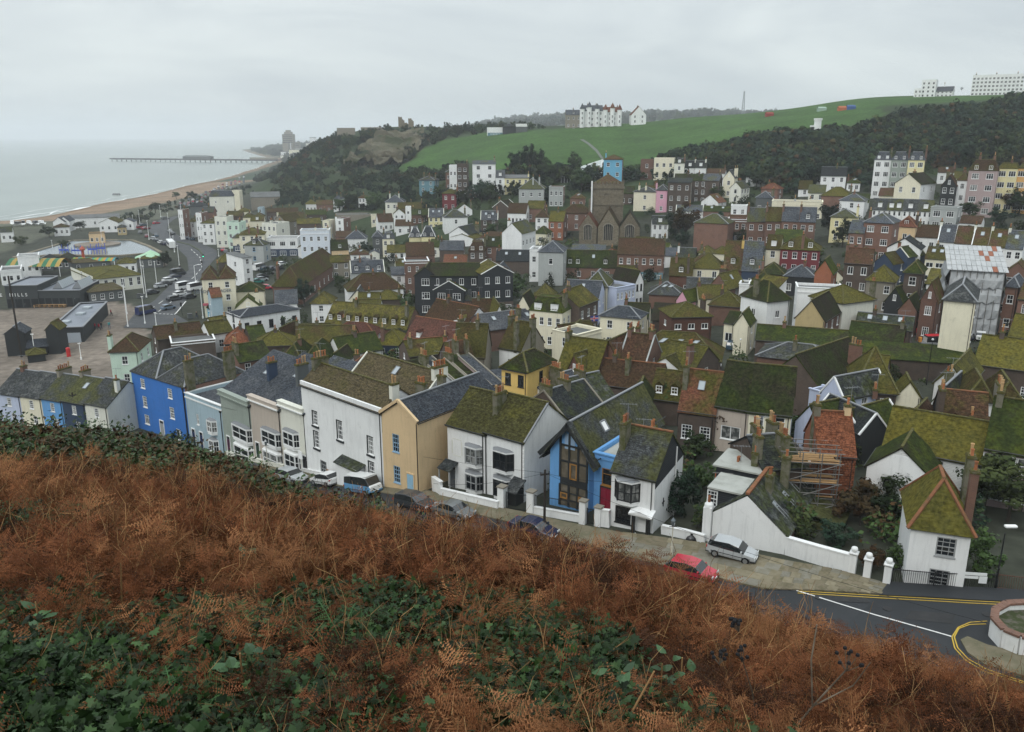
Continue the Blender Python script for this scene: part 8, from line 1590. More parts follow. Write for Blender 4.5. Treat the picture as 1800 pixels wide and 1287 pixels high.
H('B1','lower moss stained wing with pyramid roof lantern',(770,715),(1080,700),3.2,14,'hx',1.0,'dgrey','conc',(4,1),name='seafront_building',cat='building',yaw=10)
for i,(x,y,x2,y2,h,dp,rt,ri,wl,rf_,lab)in enumerate([(150,412,335,405,6.5,8,'f',.5,'white','felt','white flat roofed amusement building with tall left part'),(265,455,450,450,3.0,12,'e',1.5,'dgrey','slated','dark gabled amusement shed, left one'),(440,440,600,435,3.0,12,'e',1.5,'dgrey','mossd','dark gabled amusement shed, middle one'),(1020,465,1180,470,3.6,8,'h',1.8,'white','moss','mossy tiled ticket house with small lantern'),(1190,425,1410,415,3.2,8,'hx',1.3,'dgrey','moss','long moss roofed arcade by the lake'),(620,460,960,462,3.2,7,'g',1.0,'dgrey','conc','painted amusement stall with green and orange fascia'),(0,540,180,520,4.0,12,'f',.5,'white','felt','white flat roofed shed at the left edge of the seafront'),(460,100,560,95,5,10,'e',2.4,'white','slate','white gabled fish shed, left of pair'),(510,95,600,90,5,10,'e',2.4,'white','slate','white gabled fish shed, right of pair'),(600,70,1040,85,5,9,'s',1.0,'white','felt','long white flat seafront range'),(860,110,1030,130,4.5,12,'e',2.4,'white','moss','white hall with moss roof by the beach'),(1040,100,1160,110,4,7,'e',1.6,'white','slate','small white hall right of the mossy one'),(770,200,905,200,5,6,'s',-1.0,'peach','felt','orange and yellow sunshade kiosk by the lake'),(465,150,600,150,4,7,'h',1.8,'white','moss','white cottage with moss hip near the boats'),(0,190,105,170,4.5,8,'g',2.2,'white','slated','white shed at the left edge by the boats'),(1020,150,1095,155,3.5,6,'h',1.4,'tan','slatem','little tan kiosk by the promenade')]):
 H('B1',lab,(x,y),(x2,y2),h,dp,rt,ri,wl,rf_,(3 if x2-x>120 else 2,1),name='seafront_building',cat='building',yaw=-4 if rt!='e' else-16,wk='x',ws=(0,0))
def bigtop(label,fr,a,b,h,dep,cols,rise=2.2,n=12):
 u1,v1=px(fr,*a);u2,v2=px(fr,*b);p=hit(u1,v1,h);q=on_z(u2,v2,p.z);q=Vector((q.x,p.y*.5+q.y*.5,0));o=thing('striped_canopy',label,'canopy',(p.x,p.y,p.z-h),0);L_=(Vector((q.x,q.y,0))-Vector((p.x,p.y,0))).length
 for k in range(n):
  m=M()
  for j in range(8):
   t0,t1=j/8,(j+1)/8;z=lambda t:h+rise*math.sin(math.pi*t);m.quad((L_*k/n,dep*t0,z(t0)),(L_*(k+1)/n,dep*t0,z(t0)),(L_*(k+1)/n,dep*t1,z(t1)),(L_*k/n,dep*t1,z(t1)))
  m.build('canvas_stripe',cols[k%len(cols)],o)
 for xx in(0,L_):
  for yy in(0,dep):m=M();m.cyl((xx,yy,-.5),(xx,yy,h),.1,n=6);m.build('pole',WHITE,o)
bigtop('green and yellow striped funfair canopy','B1',(40,490),(400,520),3.4,9,[mat('green_canvas',(.035,.14,.07),.7,.2),mat('yellow_canvas',(.33,.23,.06),.7,.2)])
bigtop('patterned green and orange stall roof beside the red slide tower','B1',(620,440),(960,450),3.4,4,[mat('lime_canvas',(.16,.3,.05),.7,.2),mat('orange_canvas',(.4,.2,.04),.7,.2),mat('teal_canvas',(.05,.22,.24),.7,.2)],.9,18)
p=hit(*px('B1',740,505));o=thing('helter_skelter','orange red funfair slide tower','ride',p);m=M();m.cyl((0,0,0),(0,0,6.4),.55,.45,n=10);m.build('tower',mat('ride_red',(.35,.06,.03),.5,.4),o);m=M();m.lathe([(.9,6.4),(.9,6.9),(.6,7.3),(0,7.9)],n=12);m.build('dome',mat('ride_red',(.5,.07,.03)),o)
p=hit(*px('B1',1325,480));o=thing('carousel','pale green and white carousel canopy','ride',p);SG=mat('pale_green_canvas',(.32,.5,.34),.7,.2)
m=M();m.lathe([(5.4,2.9),(5.3,3.3),(2.6,4.3),(0,5.6)],n=16);m.build('canopy',SG,o);m=M();m.cyl((0,0,0),(0,0,5.4),.4,n=8);m.build('pole',WHITE,o);m=M();m.cyl((0,0,-.5),(0,0,.3),5,n=16);m.build('platform',PROM,o)
for i,(x,y,c_)in enumerate([(630,390,0),(770,380,0),(840,370,0),(520,385,0)]):
 p=hit(*px('B1',x,y));o=thing('climbing_frame',['blue climbing frame by the lake, tallest','blue climbing frame right of the tallest','blue climbing frame furthest right','blue climbing frame, low left one'][i],'climbing frame',p,0,'blue play frames');BL=mat('play_blue',(.03,.07,.4),.5,.4)
 for k in range(4):m=M();m.cyl((k*1.2,0,0),(k*1.2,0,3+k%2),.12,n=6);m.build('post',BL,o)
 m=M();m.box(0,3.6,-.1,.1,1.6,2.2);m.build('panel',BL,o)
for i,(x,y)in enumerate([(110,135),(205,135),(258,135),(312,135),(362,132),(160,142)]):
 p=hit(*px('B1',x,y));o=thing('boat',['white cabin boat at the left end of the laid up row','white boat with pale cabin, second in the row','white boat in the middle of the laid up row','white boat with dark cabin right of the middle','white boat at the right end of the laid up row','smaller boat tucked in front of the laid up row'][i],'boat',p,R(-60+i*8),'boats laid up by the sea');m=M()
 for s_ in(-1,1):m.quad((-3,0,.3),(3.4,0,.9),(3,s_*.9,1.6),(-3,s_*1.2,1.4));
 m.quad((-3,-1.2,1.4),(3,-.9,1.6),(3,.9,1.6),(-3,1.2,1.4));m.quad((-3,-1.2,1.4),(-3,1.2,1.4),(-3,0,.3));m.quad((3.4,0,.9),(3,.9,1.6),(3,-.9,1.6));m.build('hull',WHITE,o);m=M();m.box(-1.6,1.2,-.8,.8,1.45,2.7);m.build('cabin',[WHITE,GLASS][i%2],o)
# glass house, castle, pier, mast
a=hit(*px('J2',170,520));b_=hit(*px('J2',645,520));wd=(Vector((b_.x,b_.y,0))-Vector((a.x,a.y,0))).length;o=thing('glass_house','large white framed sloping glass house roof beside the sky blue house','glasshouse',a,math.atan2(b_.y-a.y,b_.x-a.x)*.4)
m=M();hL,hR,dp=3.0,9.5,12;m.quad((0,0,2.4),(wd,0,2.4),(wd,dp,hR),(0,dp*.35,hL+.8));m.build('glazing',mat('frosted_glazing',(.36,.4,.39),.15,.6),o)
fm_=M()
for k in range(15):t=k/14;fm_.obox((wd*t,0,2.45),(wd*t,dp*(.35+.65*t),hL+.8+(hR-hL-.8)*t+.05),.14,.12)
for k in range(5):t=k/4;fm_.obox((0,dp*.35*t,2.45+(hL-1.6)*t),(wd,dp*t,2.45+(hR-2.4)*t),.12,.12)
for k in range(15):fm_.box(wd*k/14-.06,wd*k/14+.06,-.06,.06,-2,2.4)
fm_.build('glazing_bars',WHITE,o);m=M();m.box(0,wd,.1,.2,-3,2.3);m.build('lower_wall',GLASS,o)
p=at_y(714,216,655);p.z=gz(p.x,p.y);o=thing('castle_ruin','jagged castle ruin standing on the cliff top','ruin',p,0);top=at_y(714,203,655).z-p.z
for(x0,x1,f,nm)in((-6,-1.6,1.0,'ruined_tower'),(1.6,5.5,.86,'ruined_gable'),(-1.6,1.6,.45,'curtain_wall')):
 m=M();rn=random.Random(int(x0*10));n=5
 for k in range(n):xa,xb=x0+(x1-x0)*k/n,x0+(x1-x0)*(k+1)/n;m.box(xa,xb,0,2.5,-4,top*f*(1-.35*abs(k-2)/2*rn.random()-.06*k))
 m.build(nm,W['rubble'],o)
o=thing('castle_wall','low ruined wall line along the cliff edge','ruin',at_y(620,236,640),0);B0=o.location.copy();m=M()
for(u0,u1,v0)in((592,625,226),(634,680,225)):a,b=at_y(u0,v0,640)-B0,at_y(u1,v0-1,645)-B0;m.box(a.x,b.x,0,3,-10,max(a.z,b.z))
m.build('wall',W['stone'],o)
a,b=on_z(198,284,0),on_z(492,287,0);d=b-a;L_=d.length;o=thing('pier','long seaside pier on thin piles with a low pavilion','pier',a,math.atan2(d.y,d.x));PIERM=mat('pier_timber',(.05,.048,.046),.9,.1)
m=M();m.box(0,L_,-8,8,4.6,6.4);m.build('deck',PIERM,o)
pm=M();pm.cyl((0,-7,-3),(0,-7,5.2),.5,n=6);pm.cyl((0,7,-3),(0,7,5.2),.5,n=6);pm.box(-.3,.3,-7,7,3.6,4.2);pm=pm.mesh('pile',[PIERM])
for k in range(int(L_/11)):link('pile',pm,o,(5+k*11,0,0))
m=M();x0=L_*.45;m.box(x0,x0+L_*.16,-6,6,6.2,10.5);m.quad((x0-2,-7,10.5),(x0+L_*.17,-7,10.5),(x0+L_*.13,0,13),(x0+4,0,13));m.quad((x0+L_*.17,7,10.5),(x0-2,7,10.5),(x0+4,0,13),(x0+L_*.13,0,13));m.build('pavilion',W['dgrey'],o)
m=M();m.box(L_*.84,L_*.98,-6,6,6.2,10);m.build('entrance_hall',W['stone'],o)
for k in range(14):m=M();m.cyl((L_*(.03+k*.07),-7.5,6.2),(L_*(.03+k*.07),-7.5,9),.15,n=5);m.build('lamp_post',PIERM,o)
m=M();mb=at_y(1306,196,1500);o=thing('radio_mast','tall lattice radio mast on the far ridge','mast',(mb.x,mb.y,mb.z-30),0);hh=at_y(1306,160,1500).z-mb.z+30
for(x,y)in((-1,-1),(1,-1),(1,1),(-1,1)):m.cyl((x*3,y*3,0),(x*.7,y*.7,hh),.45,.3,n=5)
for k in range(12):z=hh*k/12;w_=3-2.3*k/12;w2=3-2.3*(k+1)/12;m.cyl((-w_,-w_,z),(w2,-w2,hh*(k+1)/12),.22,n=4);m.cyl((w_,-w_,z),(-w2,-w2,hh*(k+1)/12),.22,n=4)
m.build('lattice',mat('mast_grey',(.2,.21,.22)),o)
fb=[(506,246,1950,26,20,'great pale seafront apartment block, hazy, beyond the pier'),(518,252,2000,22,11,'hazy block right of the great seafront apartments')]
for i in range(26):
 r_=random.Random(i);fb.append((486+r_.random()*66,248+r_.random()*44,1750+r_.random()*300,r_.uniform(10,26),r_.uniform(8,16),'%s hazy block of the far seaside town, %s from the cliff'%(['pale','white','stone grey','cream'][(i+2)%4],ORD[i])))
for i,(u,v,y,w_,h_,lab)in enumerate(fb):
 p=at_y(u,v+6,y);o=thing('apartment_block',lab,'building',(p.x,p.y,p.z),R(random.uniform(-25,10)),'far seaside town');wm_=W[['pale','white','stone','cream'][i%4]if i>1 else 'stone']
 m=M();m.box(-w_/2,w_/2,0,12,-30,h_);
 if i==0:m.box(-w_*.32,w_*.32,1,11,h_,h_+5);m.box(-w_*.18,w_*.18,2,10,h_+5,h_+9)
 m.build('wall',wm_,o)
 if i<2:
  for k in range(int(h_/4)):m=M();m.box(-w_/2+1,w_/2-1,-.15,-.02,1.5+k*4,3.4+k*4);m.build('window_band',GLASS,o)
 else:m=M();m.prism([(-w_/2-.5,-.5),(w_/2+.5,-.5),(w_/2+.5,12.5),(-w_/2-.5,12.5)],h_,h_+.8);m.build('roof',RF['slate'],o)
strip('hill_path',[(1000,222),(1010,232),(1016,244),(1032,254),(1046,266),(1058,282)],[(1004,222),(1015,232),(1021,243),(1037,253),(1050,264),(1062,281)],.3,mat('worn_path',(.12,.13,.115),.9,.1),fr='T0')
p=hit(1436,233);o=thing('white_turret','small white lookout turret at the wood edge on the meadow','turret',p,0);m=M();m.cyl((0,0,-1),(0,0,5.5),1.7,n=10);m.box(-3.2,-1.2,-1,1,-1,3.2);m.build('wall',W['white'],o);m=M();m.cyl((0,0,5.5),(0,0,6.4),2.0,n=10);m.build('parapet',W['white'],o)
for(u,v,col,lab)in((1352,200,(.25,.04,.03),'small red tent far up on the meadow'),(1480,190,(.4,.12,.05),'orange marquee on the hilltop skyline'),(1495,188,(.05,.1,.25),'blue van shaped stall on the hilltop skyline'),(1444,191,(.3,.4,.33),'pale green shelter on the hilltop skyline')):
 p=hit(u,v+5);o=thing('stall',lab,'stall',p,0,'stalls on the hilltop');m=M();m.box(-2.2,2.2,-1.2,1.2,-1,1.6);m.build('sides',mat('stall_%d'%u,col,.7,.2),o);m=M();m.quad((-2.4,-1.4,1.6),(2.4,-1.4,1.6),(2,0,2.4),(-2,0,2.4));m.quad((2.4,1.4,1.6),(-2.4,1.4,1.6),(-2,0,2.4),(2,0,2.4));m.build('cover',mat('stall_%d'%u,col),o)
a=hit(*px('H7',1070,315),11.5);b=on_z(*px('H7',1600,345),a.z);d=b-a;d.z=0;ya=math.atan2(d.y,d.x);wd=d.length;o=thing('wrapped_building','tall building wrapped in grey sheeting under a patched tin scaffold roof','building',((a.x+b.x)/2,(a.y+b.y)/2,a.z-11.5),ya)
SHEET=mat('translucent_sheeting',(.37,.385,.39),.55,.3,[(.25,(.27,.28,.29),.4,.65,5),(1.2,(.47,.48,.48),.55,.75,5)]);TIN=mat('corrugated_tin',(.36,.37,.37),.45,.5,[(.35,(.27,.28,.28),.45,.65,4)]);RUST=mat('rusty_tin',(.24,.09,.05),.8,.2)
W2=wd/2;zN=12;rn=random.Random(4)
for(A_,B_,nm)in(((-W2,0),(W2,0),'front_sheeting'),((W2,0),(W2,13),'side_sheeting'),((-W2,13),(-W2,0),'side_sheeting')):
 for k in range(5):
  m=M();n=12;z0,z1=-1.5+k*2.6,-1.5+(k+1)*2.6+.2;A3,B3=Vector((*A_,0)),Vector((*B_,0));nr=Vector(((B3-A3).y,-(B3-A3).x,0)).normalized();pr=None
  for i in range(n+1):
   p=A3 .lerp(B3,i/n);o0=nr*(rn.uniform(-.25,.3)+.12*k);cu=(p+o0+Vector((0,0,z0+rn.uniform(-.3,.3))),p+nr*(rn.uniform(.0,.35)+.12*k)+Vector((0,0,(z0+z1)/2)),p+o0*.4+Vector((0,0,z1)))
   if pr:m.quad(pr[0],cu[0],cu[1],pr[1]);m.quad(pr[1],cu[1],cu[2],pr[2])
   pr=cu
  m.build(nm,SHEET,o)
nx,ny=12,5;bm_={}
for i in range(nx):
 for j in range(ny):
  z=lambda y:12.0+y*.16;x0,x1,y0,y1=-W2-.6+(wd+1.2)*i/nx,-W2-.6+(wd+1.2)*(i+1)/nx-.06,-.8+15*j/ny,-.8+15*(j+1)/ny+.2;m=M();slab(m,(x0,y0,z(y0)+.05*j),(x1,y0,z(y0)+.05*j),(x1,y1,z(y1)+.05*j),(x0,y1,z(y1)+.05*j),.08);m.build('tin_sheet',RUST if rn.random()<.16 and i>5 else TIN,o)
m=M()
for k in range(9):m.cyl((-W2+wd*k/8,-.5,-2),(-W2+wd*k/8,-.5,12),.06,n=5)
m.build('scaffold_tubes',POLE,o);m=M();m.box(-W2,W2,.8,12.5,-3,11);m.build('wall',W['dbrick'],o)
# vehicles
def paint(n,c):return mat('car_paint_'+n,c,.22,.6)
TYRE=mat('tyre',(.015,.015,.016),.9,.1);RIM=mat('wheel_rim',(.3,.31,.32),.35,.5,metal=.6);LAMP=mat('headlamp',(.6,.62,.62),.1,.8);TAIL=mat('tail_lamp',(.35,.02,.02),.2,.6);CGL=mat('car_glass',(.015,.018,.02),.04,.9)
PROF={'hatch':(3.9,1.68,1.45,[(-.5,.55,.86,0),(-.48,.9,.98,0),(-.36,.93,1.38,.55),(-.05,.9,1.45,.6),(.15,.88,1.3,.55),(.27,.86,.9,0),(.46,.72,.75,0),(.5,.5,.55,0)]),'estate':(4.7,1.8,1.5,[(-.5,.6,.9,0),(-.48,.95,1.0,0),(-.42,.95,1.42,.58),(-.1,.92,1.5,.62),(.1,.9,1.4,.58),(.22,.9,.95,0),(.46,.75,.8,0),(.5,.5,.55,0)]),'saloon':(4.5,1.75,1.42,[(-.5,.6,.85,0),(-.47,.92,.96,0),(-.33,.93,.98,0),(-.2,.92,1.36,.56),(.02,.9,1.42,.58),(.14,.88,1.3,.54),(.26,.87,.92,0),(.46,.72,.76,0),(.5,.5,.55,0)]),'van':(5.2,2.0,2.35,[(-.5,.7,2.0,.0),(-.49,1.2,2.25,.85),(-.2,1.2,2.35,.88),(.2,1.2,2.33,.86),(.28,1.15,2.1,.8),(.38,1.1,1.2,0),(.48,.85,.95,0),(.5,.5,.6,0)]),'camper':(4.6,1.85,1.95,[(-.5,.9,1.3,0),(-.485,1.1,1.75,.72),(-.2,1.1,1.93,.78),(.2,1.1,1.95,.78),(.36,1.08,1.85,.74),(.46,1.02,1.1,0),(.495,.8,.95,0),(.5,.45,.5,0)])}
def car_body(kind,pm,low=None):
 L_,wd,ht,st=PROF[kind];m=M();rings=[]
 for(f,zb,zr,wr)in st:
  x=f*L_;w0=wd/2*(1 if abs(f)<.45 else.86);wr_=wr*wd/1.15 if wr else w0*.92
  wr_=min(wr_,w0*.86)if wr else w0*.9
  k=len(m.v);m.v+=[(x,-w0*.92,.22),(x,-w0,.45),(x,-w0,zb),(x,-wr_,zr),(x,wr_,zr),(x,w0,zb),(x,w0,.45),(x,w0*.92,.22)];rings.append((k,wr))
 for(a,wa),(b,wb)in zip(rings,rings[1:]):
  for i in range(7):
   gl=0
   if i in(2,4)and(wa or wb):gl=1 if(wa and wb)else 1
   if i==3 and(bool(wa)!=bool(wb)):gl=1
   if i in(0,1,5,6)and low:gl=2
   m.f.append((a+i,b+i,b+i+1,a+i+1));m.m.append(gl)
  m.f.append((a+7,b+7,b,a));m.m.append(0)
 a=rings[0][0];m.f.append(tuple(a+i for i in range(8)));m.m.append(2 if low else 0);a=rings[-1][0];m.f.append(tuple(a+i for i in range(8))[::-1]);m.m.append(2 if low else 0)
 me=m.mesh('body',[pm,CGL,low or pm]);return me
wh=M();wh.cyl((0,-.1,0),(0,.1,0),.31,n=14);WHM=wh.mesh('wheel',[TYRE]);rh=M();rh.cyl((0,-.115,0),(0,.115,0),.19,n=10);RHM=rh.mesh('rim',[RIM])
LM=M();LM.box(-.03,.03,-.2,.2,-.08,.08);HLM=LM.mesh('headlight',[LAMP]);TLM=LM.mesh('tail_light',[TAIL])
def car(name,label,cat,kind,p,rz,pm,near=True,low=None,group=None,extra=None):
 L_,wd,ht,st=PROF[kind];o=thing(name,label,cat,p,rz,group);b=link('body',car_body(kind,pm,low),o)
 bv=b.modifiers.new('soft','BEVEL');bv.width=.05;bv.segments=2;bv.limit_method='ANGLE';bv.angle_limit=R(25)
 for x in(-.31*L_,.31*L_):
  for s_ in(-1,1):
   w_=link('wheel',WHM,o,(x,s_*(wd/2-.09),.31))
   if near:link('rim',RHM,w_)
 if near:
  m=M()
  for s_ in(-1,1):
   for f in(-.14,.06,.24 if kind!='van' else.3):m.box(f*L_-.012,f*L_+.012,s_*wd/2-.012,s_*wd/2+.012,.35,.9)
   m.box(-.4*L_,.4*L_,s_*wd/2-.01,s_*wd/2+.015,.5,.56)
  m.build('door_seam',BLACK,o)
  for s_ in(-1,1):
   link('headlight',HLM,o,(.485*L_,s_*wd*.34,.66));link('tail_light',TLM,o,(-.492*L_,s_*wd*.38,.8));q=M();q.box(.2*L_,.2*L_+.12,s_*(wd/2+.02)-.08,s_*(wd/2+.02)+.08,.92,1.05);q.build('mirror',pm,o)
  q=M();q.box(.5*L_-.01,.5*L_+.03,-.26,.26,.38,.5);q.build('number_plate',WHITE,o);q=M();q.box(-.5*L_-.05,.5*L_+.05,-wd*.44,wd*.44,.3,.36);q.build('bumper',BLACK,o)
 if extra:extra(o)
 return o
def street_car(label,kind,uv,pm,flip=False,low=None,off=0,extra=None,name='parked_car',cat='car'):
 p=hit(*uv);k=min(range(len(KW)-1),key=lambda i:((KW[i]+KW[i+1])/2-p).length);d=KW[k+1]-KW[k];a=math.atan2(d.y,d.x)+off;z=gz(p.x,p.y)+.07
 o=car(name,label,cat,kind,(p.x,p.y,z),a+(math.pi if flip else 0),pm,True,low,'cars parked along the near street',extra);o.rotation_euler[1]=-math.asin(max(-.2,min(.2,d.z/d.length)))*(-1 if flip else 1);return o
SILV=paint('silver',(.4,.42,.43));DK=paint('graphite',(.035,.04,.045));WH=paint('white',(.7,.71,.7));BLU=paint('light_blue',(.12,.3,.5));GRY=paint('mid_grey',(.13,.14,.14));RED=paint('red',(.4,.02,.04));NVY=paint('navy',(.012,.016,.045))
street_car('dark car half hidden behind the hedge near the bay fronted terrace','hatch',(448,838),DK)
street_car('silver estate car parked before the bay fronted terrace','estate',(514,846),SILV)
street_car('small white hatchback between the silver estate and the camper','hatch',(573,852),WH,True)
def cx(o):
 m=M();m.box(-1.9,1.6,-.72,.72,1.93,2.0);m.build('roof_panel',WH,o)
street_car('blue and white camper van parked outside the white three storey house','camper',(640,866),WH,low=BLU,extra=cx,name='camper_van',cat='van')
street_car('dark graphite estate car parked before the peach house','estate',(731,893),DK)
street_car('grey saloon with a sunroof parked before the mossy roofed pair','saloon',(798,908),GRY)
p=hit(938,940);o=car('motorcycle_car','low navy car partly hidden by bracken before the sky blue house','car','saloon',(p.x,p.y,gz(p.x,p.y)+.07),R(-33),NVY,True,None,'cars parked along the near street');o.name='parked_car'
p=hit(1286,982);o=car('parked_car','silver three door hatchback on the pavement by the catslide house','car','hatch',(p.x,p.y,gz(p.x,p.y)+.2),R(-28),SILV,True,None,'cars parked along the near street');o.rotation_euler[1]=R(2)
street_car('bright red car half hidden behind the bracken edge','hatch',(1215,1016),RED)
def town_car(label,kind,fr,x,y,deg,pm,low=None,near=False,name='parked_car',cat='car',extra=None,grp='cars parked in the old town'):
 p=hit(*px(fr,x,y));return car(name,label,cat,kind,(p.x,p.y,gz(p.x,p.y)+.12),R(deg),pm,near,low,grp,extra)
town_car('red post van beside the brick shed in the yard','van','H7',760,940,-40,paint('post_red',(.5,.02,.03)),name='post_van',cat='van')
def flat(o):
 m=M();m.box(-3.4,.6,-1.05,1.05,.95,1.15);m.build('load_bed',LEADF,o);m=M();m.box(.55,.7,-1.0,1.0,1.1,2.3);m.build('headboard',WHITE,o);m=M();m.box(-3.6,-3.2,-.3,.3,1.1,1.9);m.build('orange_beacon_rack',mat('safety_orange',(.6,.25,.03)),o)
town_car('flatbed recovery truck with red and white cab in the yard','van','H7',960,1085,-4,paint('post_red',(.5,.02,.03)),low=WH,name='recovery_truck',cat='truck',extra=flat)
town_car('white and red hatchback in the marked car park','hatch','H7',1358,990,62,WH);town_car('dark car beside the blank cream wall','hatch','H7',1040,1000,60,DK);town_car('black car tucked behind the cream wall block','hatch','H7',1235,1010,50,NVY);town_car('dark blue car parked by the cream half gable house','estate','H6',605,1080,65,paint('slate_blue',(.03,.06,.09)))
TC=[(0,'G2',745,890,'van',WH,58,'white van leading the traffic on the seafront road'),(0,'G2',865,900,'van',WH,60,'white pickup van beside the cream pub'),(0,'G2',700,960,'hatch',WH,58,'white car behind the leading van'),(0,'G2',645,1010,'estate',DK,57,'dark car behind the white car on the seafront road'),(0,'G2',800,990,'hatch',DK,57,'black car in the outer lane near the pub'),(0,'G2',575,1105,'hatch',paint('blue_grey',(.13,.18,.24)),58,'blue grey car nearest the crossing'),(0,'G2',340,1155,'van',paint('deep_blue',(.02,.03,.1)),62,'navy van at the bend by the plaza'),(0,'G2',410,940,'hatch',DK,57,'single dark car beside the wheelie bins'),(0,'G2',495,875,'hatch',SILV,56,'pale car at the near end of the parked row'),(0,'G2',680,745,'van',DK,56,'dark van at the far end of the parked row')]
for _,fr,x,y,k,pm,dg,lab in TC:town_car(lab,k,fr,x,y,dg,pm,name='parked_car' if k!='van' else 'van',cat='car' if k!='van' else 'van',grp='traffic on the seafront road')
pr=[(550,850),(590,810),(635,780)];pals=[DK,GRY,NVY,SILV,RED,WH,paint('dull_red',(.2,.02,.03)),paint('slate_blue',(.03,.06,.09))]
far_pos=[(550,850,56),(590,812,56),(640,778,56),(310,225,70),(275,250,75),(280,305,110),(345,345,120),(410,370,130),(450,390,130),(490,410,130),(525,425,130),(440,340,130),(450,205,60),(545,155,50),(340,262,60),(590,290,130),(615,320,130),(730,355,130),(770,365,130),(820,375,130),(1150,490,110),(1180,510,110)]
for i,(x,y,dg)in enumerate(far_pos):town_car('%s %s on the far seafront bend, %s counting away from the plaza'%(pals[(i*5)%8].name[10:].replace('_',' '),['hatchback','estate','saloon'][i%3],ORD[i]),['hatch','estate','saloon'][i%3],'G2',x,y,dg,pals[(i*5)%8],grp='cars along the far seafront bend')
cp=[(1600,690,60),(1680,690,62),(1745,690,64),(1625,735,40),(1565,775,40),(1560,805,38),(1515,830,38),(1610,893,5),(1540,690,62),(1780,640,60),(1470,1040,60)]
for i,(x,y,dg)in enumerate(cp):town_car(['blue car nearest the camper in the hotel car park','navy car second in the car park','dark car by the long mossy roof','car with pale roof in the car park row','black car in the car park row','silver car in the car park row','teal car at the near end of the car park row','bright red car alone by the car park exit','white motor van in the hotel car park','white car under the pub front','dark car in the lane below the pub'][i],'van' if i==8 else 'hatch','G2',x,y,dg,[paint('slate_blue',(.03,.06,.09)),NVY,DK,GRY,DK,SILV,paint('sea_green',(.03,.2,.16)),RED,WH,WH,DK][i],grp='cars in the hotel car park',name='parked_car' if i!=8 else 'motor_van',cat='car' if i!=8 else 'van')
b0=hit(*px('G2',605,450));o=thing('coach','white single deck coach on the seafront road','bus',b0,R(118));m=M();m.box(-5.5,5.5,-1.25,1.25,.4,3.1);b_=m.build('body',WH,o);bv=b_.modifiers.new('soft','BEVEL');bv.width=.2;bv.segments=3
m=M();m.box(-5.2,5.2,-1.27,1.27,1.5,2.5);m.build('side_windows',CGL,o);m=M();m.box(5.42,5.53,-1.1,1.1,1.2,2.7);m.build('windscreen',CGL,o)
for x in(-3.4,3.4):
 for s_ in(-1,1):w_=link('wheel',WHM,o,(x,s_*1.15,.45));w_.scale=(1.45,1,1.45)
rr=random.Random(9);n_=0
for i in range(7):
 for j in range(16):
  f=j/16;u=318+f*118;v=372-f*52-i*2.2+rr.uniform(-.5,.5)
  if rr.random()<.2 or v>368-.0*i:continue
  p=hit(u,v);k=['hatch','estate','saloon'][(i+j)%3];pm=pals[rr.randrange(8)];key=('fc',k,pm.name)
  if key not in WCACHE:WCACHE[key]=car_body(k,pm)
  o=link('parked_car',WCACHE[key],None,(p.x,p.y,gz(p.x,p.y)+.15),R(100));tag(o,'%s %s, %s in the %s row of the far seafront car park'%(pm.name[10:].replace('_',' '),{'hatch':'hatchback'}.get(k,k),ORD[j],ORD[i]),'car','cars in the far seafront car park');n_+=1
# masts, poles, lamps, wires
def mast(label,ub,vb,vt,r=.14,mt_=WHITE,arm=0,ball=False,grp='white lamp masts along the seafront',name='lamp_mast'):
 p=hit(ub,vb);h=at_y(ub,vt,p.y).z-p.z;o=thing(name,label,'lamp post',p,random.random(),grp);m=M();m.cyl((0,0,-.5),(0,0,h),r,r*.55,n=7);m.build('pole',mt_,o)
 m=M();m.cyl((0,0,0),(0,0,.5),r*1.8,n=8);m.build('base',mt_,o)
 m=M()
 if arm:m.cyl((0,0,h),(arm,0,h+.25),r*.5,n=5);m.box(arm-.2,arm+.7,-.15,.15,h+.18,h+.34)
 else:m.box(-.28,.28,-.1,.1,h,h+.14)
 m.build('lamp_head',WHITE if not ball else LAMP,o);return o
G=lambda x,y:px('G2',x,y)
MLAB=['thick white mast at the plaza edge, nearest of the road masts','white mast just behind the nearest plaza mast','tall white mast beside the wheelie bins','slimmer mast right of the tall one by the bins','white lamp mast at the road bend by the navy van','lamp mast between the rooftops and the crossing','white mast before the carousel','white mast on the corner before the cream pub','white curved lamp mast at the roadside island','white mast beside the coach','mast at the crossing by the crowd','white mast before the cream octagon shop','short mast on the car park corner','white mast on the central bend past the coach','lamp mast by the tan kiosk','white mast left of the far kiosk','lamp mast by the parked row along the lake','white mast at the far end of the seafront road','farthest lamp mast behind the seafront gardens']
for i,(x,yb,yt)in enumerate([(150,1287,850),(140,1150,780),(325,985,560),(345,975,650),(330,1255,970),(450,1287,1140),(455,850,600),(940,1195,890),(870,900,640),(640,500,330),(690,640,430),(1230,520,350),(1105,545,470),(593,350,90),(212,250,110),(275,200,60),(372,370,170),(495,130,10),(705,50,-30)]):
 u,v=G(x,yb);ut,vt=G(x,yt);mast(MLAB[i],u,v,vt,.115,WHITE,1.2 if i in(8,)else 0)
for i,(fr,x,yb,yt,lab)in enumerate([('L1',500,1175,870,'white flag mast between the two net huts'),('L1',1150,1225,1000,'white mast on the paved way by the net huts'),('B1',458,330,262,'thin mast on the near lake edge'),('B1',893,305,185,'white mast on the lake island')]):
 u,v=px(fr,x,yb);mast(lab,u,v,px(fr,x,yt)[1],.1,grp='white masts by the net huts and lake')
ic=hit(*px('B1',850,305));m=M();m.cyl((0,0,-.3),(0,0,.75),9,n=28);tag(m.build('lake_island',PROM,loc=ic),kind='structure')
WOODP=mat('tarred_pole',(.035,.03,.026),.9,.1);LB=BLACK
